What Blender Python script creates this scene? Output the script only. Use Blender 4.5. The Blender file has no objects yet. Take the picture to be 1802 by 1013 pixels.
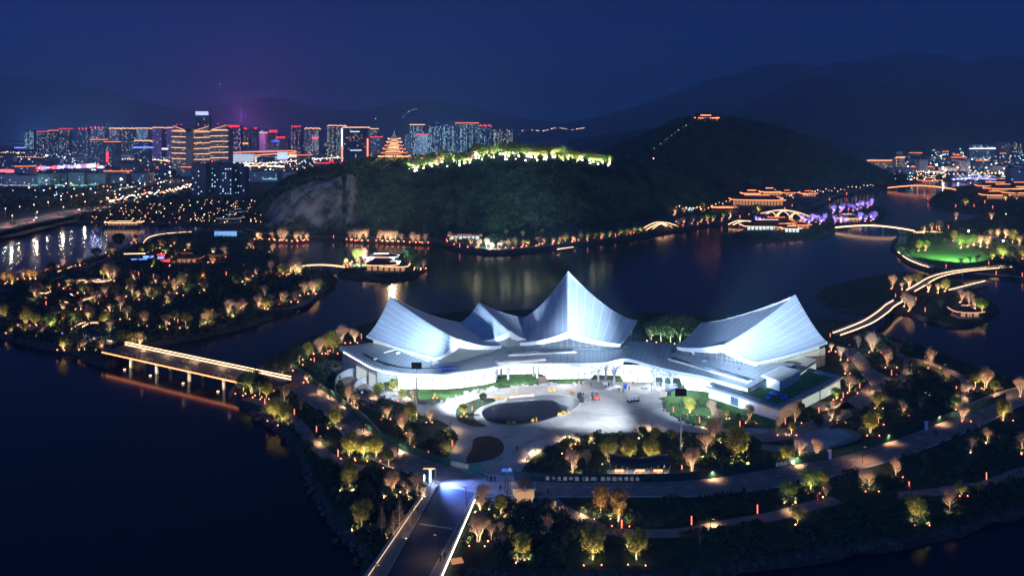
import bpy, math, random
import numpy as np
from mathutils import Vector, Matrix, noise
from mathutils.geometry import tessellate_polygon
R = math.radians
sc = bpy.context.scene
C = sc.collection
# ------------------------------------------------------------------ camera
F, CX, HY, CZ = 1387.0, 901.0, 232.0, 97.0
cam = bpy.data.objects.new('camera', bpy.data.cameras.new('camera')); C.objects.link(cam)
cam.location = (0, 0, CZ); cam.rotation_euler = (R(90), 0, 0)
cam.data.sensor_width = 36; cam.data.lens = 36 * F / 1802
cam.data.shift_y = -(506.5 - HY) / 1802
cam.data.clip_start = 1; cam.data.clip_end = 60000
sc.camera = cam
sc.view_settings.view_transform = 'Standard'; sc.view_settings.look = 'None'
sc.view_settings.exposure = 0.2; sc.view_settings.gamma = 1
sc.cycles.max_bounces = 5; sc.cycles.diffuse_bounces = 2; sc.cycles.glossy_bounces = 3
sc.cycles.transparent_max_bounces = 6; sc.cycles.volume_bounces = 0
sc.cycles.sample_clamp_indirect = 6; sc.cycles.sample_clamp_direct = 0
sc.cycles.use_denoising = True; sc.cycles.use_light_tree = True
sc.cycles.caustics_reflective = False; sc.cycles.caustics_refractive = False
# ------------------------------------------------------------------ night sky
W = bpy.data.worlds.new('World'); sc.world = W; W.use_nodes = True
nt = W.node_tree; nt.nodes.clear()
def wn(t): return nt.nodes.new(t)
L = nt.links.new
tc = wn('ShaderNodeTexCoord'); sep = wn('ShaderNodeSeparateXYZ'); L(tc.outputs['Generated'], sep.inputs[0])
def ramp(tree, stops):
    n = tree.nodes.new('ShaderNodeValToRGB'); e = n.color_ramp.elements
    while len(e) > 1: e.remove(e[-1])
    e[0].position = stops[0][0]; e[0].color = (*stops[0][1], 1)
    for p, c in stops[1:]:
        k = e.new(p); k.color = (*c, 1)
    return n
mz = wn('ShaderNodeMapRange'); mz.inputs['From Min'].default_value = 0; mz.inputs['From Max'].default_value = .5
L(sep.outputs['Z'], mz.inputs['Value'])
rl = ramp(nt, [(0, (.012, .060, .30)), (.08, (.010, .048, .27)), (.2, (.0065, .021, .165)), (.34, (.0035, .0085, .070)), (.5, (.002, .005, .03)), (.7, (.0016, .004, .020)), (1, (.002, .0055, .025))])
rr = ramp(nt, [(0, (.010, .050, .24)), (.1, (.0065, .030, .16)), (.2, (.0045, .0165, .12)), (.34, (.0032, .0085, .066)), (.5, (.002, .005, .03)), (.7, (.0016, .004, .020)), (1, (.002, .0055, .025))])
L(mz.outputs[0], rl.inputs[0]); L(mz.outputs[0], rr.inputs[0])
mx = wn('ShaderNodeMapRange'); mx.inputs['From Min'].default_value = -.25; mx.inputs['From Max'].default_value = .45
L(sep.outputs['X'], mx.inputs['Value'])
mix = wn('ShaderNodeMixRGB'); L(mx.outputs[0], mix.inputs[0]); L(rl.outputs[0], mix.inputs[1]); L(rr.outputs[0], mix.inputs[2])
# purple light dome over the city
gd = Vector((455 - CX, F, 0)).normalized()
vd = wn('ShaderNodeVectorMath'); vd.operation = 'DISTANCE'; L(tc.outputs['Generated'], vd.inputs[0]); vd.inputs[1].default_value = gd
gm = wn('ShaderNodeMapRange'); gm.interpolation_type = 'SMOOTHERSTEP'
gm.inputs['From Min'].default_value = .0; gm.inputs['From Max'].default_value = .165; gm.inputs['To Min'].default_value = 1; gm.inputs['To Max'].default_value = 0
L(vd.outputs['Value'], gm.inputs['Value'])
gc = wn('ShaderNodeMixRGB'); gc.blend_type = 'ADD'; gc.inputs[2].default_value = (.07, .005, .05, 1)
L(gm.outputs[0], gc.inputs[0]); L(mix.outputs[0], gc.inputs[1])
sky = wn('ShaderNodeTexSky'); sky.sky_type = 'NISHITA'; sky.sun_disc = False
sky.sun_elevation = R(-4); sky.sun_rotation = R(200)
sk2 = wn('ShaderNodeMixRGB'); sk2.blend_type = 'ADD'; sk2.inputs[0].default_value = .02
L(gc.outputs[0], sk2.inputs[1]); L(sky.outputs[0], sk2.inputs[2])
bg = wn('ShaderNodeBackground'); bg.inputs[1].default_value = 1.45; L(sk2.outputs[0], bg.inputs[0])
wo = wn('ShaderNodeOutputWorld'); L(bg.outputs[0], wo.inputs[0])
# added blue fill light from behind the camera, no such source visible
sl = bpy.data.lights.new('added_blue_sun', 'SUN'); sl.energy = .95; sl.angle = R(12); sl.color = (.12, .34, 1)
so = bpy.data.objects.new('added_blue_sun', sl); C.objects.link(so); so.rotation_euler = (R(52), 0, R(-28))
# ------------------------------------------------------------------ helpers
def P(px, py, z=2.0):
    Y = F * (CZ - z) / (py - HY); return Vector(((px - CX) / F * Y, Y, z))
def Q(px, py, Y): return Vector(((px - CX) / F * Y, Y, CZ - (py - HY) / F * Y))
def mat(name, col, rough=.8, metal=0, var=.25, scale=.3, bump=0, col2=None, spec=.3):
    m = bpy.data.materials.new(name); m.use_nodes = True; t = m.node_tree; b = t.nodes['Principled BSDF']
    b.inputs['Roughness'].default_value = rough; b.inputs['Metallic'].default_value = metal
    b.inputs['Specular IOR Level'].default_value = spec
    g = t.nodes.new('ShaderNodeNewGeometry'); n = t.nodes.new('ShaderNodeTexNoise'); n.inputs['Scale'].default_value = scale; n.inputs['Detail'].default_value = 5
    t.links.new(g.outputs['Position'], n.inputs['Vector'])
    c2 = col2 or tuple(min(1, x * (1 + var)) for x in col)
    c1 = col if col2 else tuple(x * (1 - var) for x in col)
    r = ramp(t, [(.32, c1), (.68, c2)]); t.links.new(n.outputs['Fac'], r.inputs[0]); t.links.new(r.outputs[0], b.inputs['Base Color'])
    if bump:
        bp = t.nodes.new('ShaderNodeBump'); bp.inputs['Strength'].default_value = bump; bp.inputs['Distance'].default_value = .3
        t.links.new(n.outputs['Fac'], bp.inputs['Height']); t.links.new(bp.outputs[0], b.inputs['Normal'])
    return m
def emat(name, col, s, lit=False):
    m = bpy.data.materials.new(name); m.use_nodes = True; b = m.node_tree.nodes['Principled BSDF']
    b.inputs['Base Color'].default_value = (.02, .02, .02, 1); b.inputs['Specular IOR Level'].default_value = .05; b.inputs['Emission Color'].default_value = (*col, 1); b.inputs['Emission Strength'].default_value = s
    if not lit: m.cycles.emission_sampling = 'NONE'
    return m
def colmat(name, strength):
    m = bpy.data.materials.new(name); m.use_nodes = True; t = m.node_tree; b = t.nodes['Principled BSDF']
    a = t.nodes.new('ShaderNodeAttribute'); a.attribute_name = 'Col'
    t.links.new(a.outputs['Color'], b.inputs['Emission Color']); b.inputs['Emission Strength'].default_value = strength
    b.inputs['Base Color'].default_value = (.02, .02, .02, 1); m.cycles.emission_sampling = 'NONE'; return m
WM = {}
def wmat(o): return WM.get(o.name, Matrix.Identity(4))
def tag(o, label=None, cat=None, group=None, kind=None):
    if label: o['label'] = label
    if cat: o['category'] = cat
    if group: o['group'] = group
    if kind: o['kind'] = kind
    return o
def thing(name, label, cat, loc=(0, 0, 0), rz=0, group=None, scale=1):
    o = bpy.data.objects.new(name, None); C.objects.link(o); o.empty_display_size = 1
    o.location = loc; o.rotation_euler = (0, 0, rz); o.scale = (scale,) * 3
    WM[o.name] = Matrix.Translation(Vector(loc)) @ Matrix.Rotation(rz, 4, 'Z') @ Matrix.Scale(scale, 4)
    return tag(o, label, cat, group)
class MB:
    def __init__(s): s.v = []; s.f = []; s.uv = None; s.c = None
    def q(s, *p):
        n = len(s.v); s.v += [Vector(a) for a in p]; s.f.append(tuple(range(n, n + len(p)))); return s
    def box(s, c, d, rz=0, taper=1):
        n = len(s.v); m = Matrix.Rotation(rz, 3, 'Z'); c = Vector(c)
        for z in (-.5, .5):
            k = 1 if z < 0 else taper
            for x, y in ((-.5, -.5), (.5, -.5), (.5, .5), (-.5, .5)): s.v.append(c + m @ Vector((x * d[0] * k, y * d[1] * k, z * d[2])))
        s.f += [(n, n + 3, n + 2, n + 1), (n + 4, n + 5, n + 6, n + 7)] + [(n + i, n + (i + 1) % 4, n + 4 + (i + 1) % 4, n + 4 + i) for i in range(4)]
        return s
    def bar(s, a, b, w, h=None):
        a, b = Vector(a), Vector(b); return s.tube([a, b], [w / 1.41, w / 1.41], 4)
    def tube(s, pts, r, n=5, cap=True):
        pts = [Vector(p) for p in pts]
        if not isinstance(r, (list, tuple)): r = [r] * len(pts)
        base = len(s.v); up = None
        for i, p in enumerate(pts):
            d = (pts[min(i + 1, len(pts) - 1)] - pts[max(i - 1, 0)])
            if d.length < 1e-6: d = Vector((0, 0, 1))
            d.normalize()
            a = d.cross(Vector((0, 0, 1)) if abs(d.z) < .95 else Vector((1, 0, 0))).normalized(); b = d.cross(a)
            for k in range(n):
                t = 2 * math.pi * (k + .5) / n; s.v.append(p + (a * math.cos(t) + b * math.sin(t)) * r[i])
        for i in range(len(pts) - 1):
            for k in range(n):
                s.f.append((base + i * n + k, base + i * n + (k + 1) % n, base + (i + 1) * n + (k + 1) % n, base + (i + 1) * n + k))
        if cap and n > 2: s.f += [tuple(base + k for k in reversed(range(n))), tuple(base + (len(pts) - 1) * n + k for k in range(n))]
        return s
    def prism(s, poly, z0, z1, sides=True):
        n = len(s.v); m = len(poly); s.v += [Vector((p[0], p[1], z1)) for p in poly]
        for t in tessellate_polygon([[Vector((p[0], p[1], 0)) for p in poly]]): s.f.append(orient([n + i for i in t], s.v))
        if sides:
            a = area(poly); s.v += [Vector((p[0], p[1], z0)) for p in poly]
            for i in range(m):
                j = (i + 1) % m; f = (n + i, n + m + i, n + m + j, n + j); s.f.append(f if a > 0 else f[::-1])
        return s
    def ball(s, c, r, nu=8, nv=5, rz=None):
        c = Vector(c); rz = rz or r; n = len(s.v)
        for j in range(nv + 1):
            t = math.pi * j / nv
            for i in range(nu): a = 2 * math.pi * i / nu; s.v.append(c + Vector((math.sin(t) * math.cos(a) * r, math.sin(t) * math.sin(a) * r, -math.cos(t) * rz)))
        for j in range(nv):
            for i in range(nu): s.f.append((n + j * nu + i, n + j * nu + (i + 1) % nu, n + (j + 1) * nu + (i + 1) % nu, n + (j + 1) * nu + i))
        return s
    def ribbon(s, pts, w, z=None, thick=0, zf=None):
        pts = [Vector(p) for p in pts]; Ls, Rs = [], []
        for i, p in enumerate(pts):
            d = (pts[min(i + 1, len(pts) - 1)] - pts[max(i - 1, 0)]); d.z = 0; d.normalize(); nn = Vector((-d.y, d.x, 0))
            ww = w[i] if isinstance(w, (list, tuple)) else w
            q = p.copy(); q.z = p.z if z is None else z
            Ls.append(q + nn * ww / 2); Rs.append(q - nn * ww / 2)
        for i in range(len(pts) - 1):
            s.q(Rs[i], Rs[i + 1], Ls[i + 1], Ls[i])
            if thick:
                t = Vector((0, 0, -thick))
                s.q(Rs[i] + t, Rs[i + 1] + t, Rs[i + 1], Rs[i]); s.q(Ls[i + 1] + t, Ls[i] + t, Ls[i], Ls[i + 1]); s.q(Ls[i] + t, Ls[i + 1] + t, Rs[i + 1] + t, Rs[i] + t)
        return Ls, Rs
    def build(s, name, m, parent=None, world=True, smooth=False):
        me = bpy.data.meshes.new(name)
        vs = s.v
        if parent is not None and world:
            inv = wmat(parent).inverted(); vs = [inv @ v for v in vs]
        me.from_pydata([tuple(v) for v in vs], [], s.f)
        if smooth: me.polygons.foreach_set('use_smooth', [True] * len(me.polygons))
        if s.uv:
            u = me.uv_layers.new(name='UVMap'); u.data.foreach_set('uv', [k for p in me.polygons for i in p.vertices for k in s.uv[i]])
        if s.c:
            a = me.color_attributes.new('Col', 'FLOAT_COLOR', 'CORNER'); a.data.foreach_set('color', [k for p, c in zip(me.polygons, s.c) for _ in p.vertices for k in (*c, 1)])
        me.materials.append(m); me.update()
        o = bpy.data.objects.new(name, me); C.objects.link(o)
        if parent is not None: o.parent = parent; WM[o.name] = wmat(parent)
        return o
def area(p): return sum(p[i][0] * p[(i + 1) % len(p)][1] - p[(i + 1) % len(p)][0] * p[i][1] for i in range(len(p))) / 2
def orient(t, v):
    a, b, c = (v[i] for i in t); return tuple(t) if (b - a).cross(c - a).z > 0 else tuple(t[::-1])
def smooth(p, k=5, closed=False):
    p = [Vector(a) for a in p]; n = len(p); out = []
    rng = range(n if closed else n - 1)
    g = (lambda i: p[i % n]) if closed else (lambda i: p[max(0, min(n - 1, i))])
    for i in rng:
        a, b, c, d = g(i - 1), g(i), g(i + 1), g(i + 2)
        for j in range(k):
            t = j / k; out.append(.5 * ((2 * b) + (c - a) * t + (2 * a - 5 * b + 4 * c - d) * t * t + (3 * b - a - 3 * c + d) * t ** 3))
    if not closed: out.append(p[-1])
    return out
def G(l, z=2.0): return [P(a, b, z) for a, b in l]
def SG(l, z=2.0, k=5, closed=False): return [Vector((v.x, v.y, z)) for v in smooth([P(a, b, z) for a, b in l], k, closed)]
def inside(p, poly):
    c = False; j = len(poly) - 1
    for i in range(len(poly)):
        a, b = poly[i], poly[j]
        if (a[1] > p[1]) != (b[1] > p[1]) and p[0] < (b[0] - a[0]) * (p[1] - a[1]) / (b[1] - a[1] + 1e-12) + a[0]: c = not c
        j = i
    return c
def structure(name, mb, m, label=None, kind='structure'): return tag(mb.build(name, m), label, None, None, kind)
ORD = 'first second third fourth fifth sixth seventh eighth ninth tenth eleventh twelfth thirteenth fourteenth fifteenth sixteenth seventeenth eighteenth nineteenth twentieth'.split()
def ordn(i):
    if i < 20: return ORD[i]
    t = {20: 'twentieth', 30: 'thirtieth', 40: 'fortieth', 50: 'fiftieth', 60: 'sixtieth'}; n = i + 1
    if n % 10 == 0: return t[n]
    return {2: 'twenty', 3: 'thirty', 4: 'forty', 5: 'fifty', 6: 'sixty'}[n // 10] + '-' + ORD[n % 10 - 1]
rnd = random.Random(7)
# ------------------------------------------------------------------ materials
M = {}
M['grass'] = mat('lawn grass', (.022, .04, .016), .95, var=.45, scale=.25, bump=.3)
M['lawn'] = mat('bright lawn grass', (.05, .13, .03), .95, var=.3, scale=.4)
M['soil'] = mat('brown mulch', (.05, .03, .022), .95, var=.4, scale=.8)
M['bank'] = mat('earth bank', (.05, .04, .03), .95, var=.5, scale=.5, bump=.4)
M['plain'] = mat('city ground', (.05, .055, .06), .95, var=.5, scale=.02)
M['plaza'] = mat('pale granite paving', (.46, .44, .41), .8, var=.13, scale=.09, bump=.05)
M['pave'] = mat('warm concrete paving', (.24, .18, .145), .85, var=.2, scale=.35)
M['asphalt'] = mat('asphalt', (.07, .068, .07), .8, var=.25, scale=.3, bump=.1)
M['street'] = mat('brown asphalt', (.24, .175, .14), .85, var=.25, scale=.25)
M['white'] = mat('white paint', (.62, .64, .68), .5, var=.04, scale=.5)
M['kerb'] = mat('pale stone kerb', (.4, .37, .33), .8, var=.15)
M['stone'] = mat('grey stone', (.28, .27, .25), .85, var=.3, scale=1.2, bump=.4)
M['conc'] = mat('concrete', (.33, .33, .32), .8, var=.15, scale=.2)
M['dark'] = mat('dark metal', (.03, .03, .035), .5, metal=.5, var=.1)
M['tile'] = mat('dark roof tiles', (.035, .035, .042), .6, var=.3, scale=2)
M['wood'] = mat('red brown timber', (.16, .05, .03), .6, var=.25, scale=1)
M['bark'] = mat('pale bark', (.36, .28, .21), .9, var=.3, scale=4)
M['twig'] = mat('brown twigs', (.32, .21, .15), .9, var=.3, scale=2)
M['twigdark'] = mat('grey brown twigs', (.12, .09, .07), .9, var=.3, scale=2)
M['leaf'] = mat('olive leaves', (.20, .20, .035), .8, var=.6, scale=1.1)
M['leafo'] = mat('orange brown leaves', (.20, .11, .03), .8, var=.5, scale=1.1)
M['leafd'] = mat('dark evergreen leaves', (.03, .055, .022), .85, var=.6, scale=.5)
M['leafb'] = mat('fresh green leaves', (.13, .22, .04), .8, var=.5, scale=1.1)
M['blossom'] = mat('pale blossom', (.5, .42, .6), .8, var=.3, scale=1)
M['forest'] = mat('forest leaves', (.04, .075, .032), .9, var=.75, scale=.06)
M['cityw'] = mat('grey facade', (.26, .27, .30), .8, var=.15, scale=.05)
M['cityp'] = mat('pale facade', (.40, .42, .44), .8, var=.15, scale=.05)
M['citypink'] = mat('mauve facade', (.45, .22, .42), .8, var=.1, scale=.05)
M['cityd'] = mat('dark facade', (.11, .12, .15), .6, var=.15, scale=.05)
M['beige'] = mat('beige facade', (.42, .36, .28), .7, var=.15, scale=.1)
M['mast'] = mat('grey galvanised steel', (.3, .31, .33), .5, metal=.3, var=.1)
M['skin'] = mat('skin', (.4, .25, .18), .7, var=.05)
M['cloth'] = mat('dark clothes', (.02, .022, .03), .9, var=.3, scale=5)
M['red'] = mat('red paint', (.55, .05, .03), .5, var=.1)
M['yellow'] = mat('orange plastic', (.75, .36, .05), .5, var=.1)
M['blue'] = mat('blue tarpaulin', (.04, .12, .6), .7, var=.3, scale=2)
M['banner'] = mat('green banner', (.012, .06, .045), .6, var=.12, scale=.5)
M['glassd'] = mat('dark glass', (.05, .08, .12), .12, metal=.0, var=.3, scale=.3, spec=.8)
E = {}
E['warm'] = emat('warm light strip', (1, .50, .27), 2.4)
E['warmlit'] = emat('warm light strip strong', (1, .54, .28), 4, True)
E['orange'] = emat('orange light strip', (1, .22, .07), 2.2)
E['orangelit'] = emat('orange light strip strong', (1, .27, .10), 4, True)
E['red'] = emat('red light', (1, .05, .07), 2.2)
E['redtube'] = emat('red glow tube', (1, .19, .12), 2.6, True)
E['spotring'] = emat('red orange lamp rim', (1, .10, .03), 2.4)
E['spotlens'] = emat('hot lamp lens', (1, .62, .42), 7)
E['white'] = emat('white light', (.9, .96, 1), 4)
def interior(name, st):
    m = emat(name, (.93, .98, 1), st, True); t = m.node_tree; b = t.nodes['Principled BSDF']; g = t.nodes.new('ShaderNodeNewGeometry'); mp_ = t.nodes.new('ShaderNodeMapping'); mp_.inputs['Scale'].default_value = (.22, .22, .6)
    n = t.nodes.new('ShaderNodeTexNoise'); n.inputs['Scale'].default_value = 1; n.inputs['Detail'].default_value = 6; r = t.nodes.new('ShaderNodeMapRange'); r.inputs['From Min'].default_value = .32; r.inputs['From Max'].default_value = .62; r.inputs['To Min'].default_value = st * .5; r.inputs['To Max'].default_value = st
    t.links.new(g.outputs['Position'], mp_.inputs[0]); t.links.new(mp_.outputs[0], n.inputs[0]); t.links.new(n.outputs['Fac'], r.inputs[0]); t.links.new(r.outputs[0], b.inputs['Emission Strength']); return m
E['facade'] = interior('bright hall interior', 2.3)
E['cool'] = emat('cool window light', (.55, .85, 1), 1.4)
E['blue'] = emat('blue light', (.12, .25, 1), 3)
E['bluelit'] = emat('blue violet light strip', (.32, .28, 1), 2.5, True)
E['yellowlamp'] = emat('sodium lamp', (1, .55, .25), 12)
E['purple'] = emat('violet light', (.55, .25, 1), 3)
E['winwarm'] = emat('warm window light', (1, .50, .25), .5)
E['col'] = colmat('lit windows', 2.6)
E['specks'] = colmat('small coloured lamps', 5)
def lamp(name, kind, loc, energy, col, parent=None, target=None, size=.3, angle=100, blend=.5):
    l = bpy.data.lights.new(name, kind); l.energy = energy; l.color = col
    if kind != 'AREA': l.shadow_soft_size = size
    else: l.size = size
    if kind == 'SPOT': l.spot_size = R(angle); l.spot_blend = blend
    o = bpy.data.objects.new(name, l); C.objects.link(o)
    loc = Vector(loc)
    q = (Vector(target) - loc).to_track_quat('-Z', 'Y') if target is not None else Vector((0, 0, -1)).to_track_quat('-Z', 'Y')
    m = Matrix.Translation(loc) @ q.to_matrix().to_4x4()
    if parent is not None: m = wmat(parent).inverted() @ m; o.parent = parent
    o.matrix_basis = m
    return o
# ------------------------------------------------------------------ water and lands
wm = bpy.data.materials.new('night water'); wm.use_nodes = True; t = wm.node_tree; b = t.nodes['Principled BSDF']
b.inputs['Base Color'].default_value = (.005, .011, .018, 1); b.inputs['Roughness'].default_value = .13; b.inputs['IOR'].default_value = 1.33
g_ = t.nodes.new('ShaderNodeNewGeometry'); n_ = t.nodes.new('ShaderNodeTexNoise'); n_.inputs['Scale'].default_value = .45; n_.inputs['Detail'].default_value = 4
bp = t.nodes.new('ShaderNodeBump'); bp.inputs['Strength'].default_value = .25; bp.inputs['Distance'].default_value = .12
t.links.new(g_.outputs['Position'], n_.inputs['Vector']); t.links.new(n_.outputs['Fac'], bp.inputs['Height']); t.links.new(bp.outputs[0], b.inputs['Normal'])
structure('water', MB().q((-1500, 60, 0), (1500, 60, 0), (2200, 1900, 0), (-2200, 1900, 0)), wm)
LANDS = {}
def land(name, pts, z=2.0, m='grass', k=4, bankw=4.0, lin=False):
    pl = [Vector((v.x, v.y, z)) for v in (G(pts, 1.0) if lin else smooth(G(pts, 1.0), k, True))]
    if area(pl) < 0: pl.reverse()
    mb = MB().prism(pl, z, z, False); structure(name, mb, M[m])
    bk = MB(); n = len(pl); out = []
    for i in range(n):
        d = (pl[(i + 1) % n] - pl[i - 1]); nn = Vector((d.y, -d.x, 0)).normalized(); out.append(pl[i] + nn * bankw * (.7 + .6 * noise.noise(pl[i] * .15)) + Vector((0, 0, -z - .6)))
    for i in range(n): j = (i + 1) % n; bk.q(pl[i], out[i], out[j], pl[j])
    structure('shore_bank', bk, M['bank'])
    LANDS[name + str(len(LANDS))] = pl; return pl
MAIN = land('ground', [(640, 1060), (655, 985), (620, 945), (585, 895), (555, 845), (538, 800), (510, 765), (470, 735), (432, 708), (412, 694), (425, 672), (470, 640), (520, 607), (570, 588), (620, 580), (700, 560), (900, 548), (1130, 552), (1250, 558), (1400, 562), (1500, 566), (1520, 585), (1580, 598), (1640, 618), (1700, 642), (1760, 662), (1830, 690), (2000, 760), (2050, 820), (1900, 855), (1795, 894), (1700, 918), (1600, 947), (1400, 976), (1210, 1006), (1000, 1008), (860, 1006), (810, 1012), (800, 1060)])
ISL = land('garden_island', [(-120, 560), (0, 588), (60, 603), (130, 616), (190, 640), (225, 625), (250, 608), (330, 594), (420, 574), (500, 548), (560, 520), (586, 500), (578, 482), (500, 470), (486, 452), (478, 432), (440, 414), (380, 407), (325, 409), (270, 420), (225, 437), (190, 448), (150, 460), (90, 477), (0, 497), (-120, 515)])
land('ground', [(1440, 518), (1470, 502), (1540, 487), (1600, 480), (1640, 488), (1690, 498), (1735, 525), (1750, 548), (1700, 572), (1640, 563), (1610, 553), (1570, 547), (1500, 545), (1460, 535)], 1.6)
TEA = land('islet', [(596, 482), (615, 470), (660, 458), (715, 456), (740, 468), (735, 482), (700, 491), (640, 490)], 1.4)
BLO = land('islet', [(1288, 414), (1330, 400), (1400, 391), (1450, 385), (1500, 376), (1535, 363), (1555, 366), (1552, 384), (1500, 397), (1470, 405), (1440, 415), (1380, 421), (1320, 424)], 1.4)
LAWN = land('ground', [(1572, 430), (1590, 408), (1640, 396), (1700, 388), (1735, 376), (1690, 372), (1650, 366), (1640, 352), (1655, 338), (1690, 328), (1760, 322), (1950, 322), (2200, 350), (2200, 470), (1860, 480), (1740, 482), (1670, 482), (1605, 465), (1578, 445)], 1.8)
# far shore and the whole plain behind it
fs = [(-400, 470), (-150, 440), (0, 420), (60, 405), (110, 394), (180, 390), (300, 393), (400, 398), (440, 404), (500, 414), (600, 418), (770, 424), (800, 437), (870, 446), (950, 440), (1050, 428), (1150, 413), (1240, 398), (1330, 384), (1430, 367), (1480, 344), (1560, 331), (1600, 322), (1660, 317), (1760, 318), (1950, 317), (2300, 317)]
fsw = smooth(G(fs, 1.0), 4)
pl = [Vector((v.x, v.y, 1.9)) for v in fsw] + [Vector((30000, 9000, 1.9)), Vector((30000, 26000, 1.9)), Vector((-30000, 26000, 1.9)), Vector((-30000, 3000, 1.9))]
FAR = pl; structure('ground', MB().prism(pl, 0, 1.9, False), M['plain'])
bk = MB()
for i in range(len(fsw) - 1):
    a, c = pl[i], pl[i + 1]; bk.q(a, c, c + Vector((0, -5, -2.6)), a + Vector((0, -5, -2.6)))
structure('shore_bank', bk, M['bank'])
bk = MB(); bk.ribbon([v + Vector((0, 9, .03)) for v in fsw], 14, 1.93); structure('shore_lawn', bk, M['grass'])
# ------------------------------------------------------------------ paving (each sheet a little above the one below)
def sheet(name, pts, z, m, k=5, lin=False, label=None, zz=2.0):
    pl = G(pts, zz) if lin else smooth(G(pts, zz), k, True)
    return structure(name, MB().prism([Vector((v.x, v.y, z)) for v in pl], z, z, False), M[m], label)
PLZ = [(735, 707), (784, 706), (829, 689), (874, 684), (961, 676), (1017, 675), (1046, 668), (1160, 672), (1183, 683), (1166, 700), (1170, 718), (1198, 739), (1250, 752), (1338, 753), (1345, 762), (1240, 761), (1147, 759), (1050, 763), (994, 775), (959, 790), (934, 808), (920, 824), (912, 838), (900, 846), (849, 840), (800, 822), (786, 808), (798, 790), (805, 765), (784, 745), (755, 733), (737, 729), (722, 716), (690, 704), (655, 690), (645, 668), (690, 680)]
plz = sheet('plaza', PLZ, 2.06, 'plaza', 4)
# forecourt joints and edge
sheet('planting_bed', [(835, 772), (860, 767), (880, 774), (887, 788), (878, 802), (850, 812), (825, 815), (821, 807), (830, 790)], 2.13, 'soil')
sheet('lawn', [(803, 735), (804, 718), (824, 708), (845, 701), (868, 701), (870, 707), (845, 717), (834, 728), (838, 740), (857, 750), (835, 750), (812, 744)], 2.14, 'grass')
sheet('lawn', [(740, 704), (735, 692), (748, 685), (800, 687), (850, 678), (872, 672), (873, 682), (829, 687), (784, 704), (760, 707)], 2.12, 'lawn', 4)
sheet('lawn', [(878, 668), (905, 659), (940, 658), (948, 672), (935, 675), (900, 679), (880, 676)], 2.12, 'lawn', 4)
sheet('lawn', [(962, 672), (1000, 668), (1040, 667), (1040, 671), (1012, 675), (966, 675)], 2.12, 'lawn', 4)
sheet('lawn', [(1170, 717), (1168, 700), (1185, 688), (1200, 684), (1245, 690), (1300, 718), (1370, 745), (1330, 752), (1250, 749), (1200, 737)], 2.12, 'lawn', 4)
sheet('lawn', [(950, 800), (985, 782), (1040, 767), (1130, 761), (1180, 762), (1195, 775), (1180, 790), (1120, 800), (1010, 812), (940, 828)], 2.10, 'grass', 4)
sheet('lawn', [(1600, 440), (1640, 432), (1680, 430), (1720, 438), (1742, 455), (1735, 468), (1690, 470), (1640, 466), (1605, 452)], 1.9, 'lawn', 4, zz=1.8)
def path(name, pts, w, z, m, k=6, base=2.0, edge=None):
    p = smooth(G(pts, base), k); mb = MB(); l, r = mb.ribbon(p, w, z); structure(name, mb, M[m])
    if edge:
        for q in (l, r):
            e = MB(); e.ribbon([v + Vector((0, 0, .14)) for v in q], .35, None, .16); structure('kerb', e, M[edge])
    return l, r, p
ST = [(480, 640), (520, 665), (560, 697), (606, 728), (652, 778), (700, 806), (765, 826), (850, 850), (960, 857), (1100, 857), (1240, 855), (1367, 838), (1465, 818), (1585, 783), (1690, 742), (1760, 708), (1830, 685), (1950, 650)]
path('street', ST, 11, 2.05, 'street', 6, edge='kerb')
bk = MB()
cen = smooth(G(ST, 2), 12)
for i in range(0, len(cen) - 1, 3):
    a, c = cen[i], cen[i + 1]; d = (c - a).normalized(); nn = Vector((-d.y, d.x, 0)) * .09
    a = a.copy(); a.z = c.z = 2.09; e = a + d * min(3.5, (c - a).length); bk.q(a - nn, e - nn, e + nn, a + nn)
structure('lane_marking', bk, M['white'])
for pts, w in (([(432, 700), (480, 716), (520, 740), (548, 775), (575, 800), (610, 818), (640, 823)], 4),
               ([(965, 872), (985, 893), (1030, 915), (1075, 934), (1150, 938), (1210, 935), (1280, 921), (1360, 908), (1440, 886), (1475, 880)], 4),
               ([(1575, 872), (1640, 866), (1700, 857), (1740, 851), (1790, 832), (1850, 820)], 4),
               ([(1330, 770), (1400, 762), (1450, 742), (1500, 715), (1540, 680), (1530, 655), (1510, 632), (1490, 612)], 7),
               ([(1540, 655), (1560, 665), (1585, 668), (1600, 650), (1592, 630), (1560, 612)], 4),
               ([(1592, 628), (1640, 640), (1690, 662), (1702, 680), (1692, 700), (1700, 715)], 4),
               ([(1500, 712), (1450, 714), (1430, 716)], 8),
               ([(1147, 786), (1190, 790), (1210, 778), (1205, 765), (1170, 757), (1100, 757)], 4),
               ([(560, 645), (590, 640), (612, 655), (640, 690), (672, 716), (690, 712)], 9),
               ([(893, 684), (905, 680), (873, 667)], 2), ([(958, 678), (952, 662)], 4),
               ([(0, 584), (50, 588), (100, 603), (130, 607)], 4), ([(150, 600), (110, 596), (60, 578), (0, 565)], 5),
               ([(1300, 762), (1370, 757), (1430, 765), (1480, 757), (1500, 766), (1462, 780), (1390, 790), (1340, 785)], 5)):
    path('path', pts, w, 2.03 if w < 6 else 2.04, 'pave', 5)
sheet('paved_court', [(1400, 795), (1395, 765), (1440, 757), (1455, 752), (1468, 757), (1475, 753), (1503, 766), (1480, 778), (1440, 795)], 2.08, 'plaza', lin=True)
for pts in ([(0, 512), (40, 502), (90, 492), (130, 480), (180, 458), (230, 444), (270, 432)], [(60, 520), (100, 510), (150, 512), (175, 518), (150, 540)], [(228, 486), (262, 489), (280, 492)], [(300, 576), (330, 572), (370, 560), (385, 552), (440, 545), (520, 540), (555, 515)]):
    path('path', pts, 4.5, 2.03, 'pave', 5)
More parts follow.
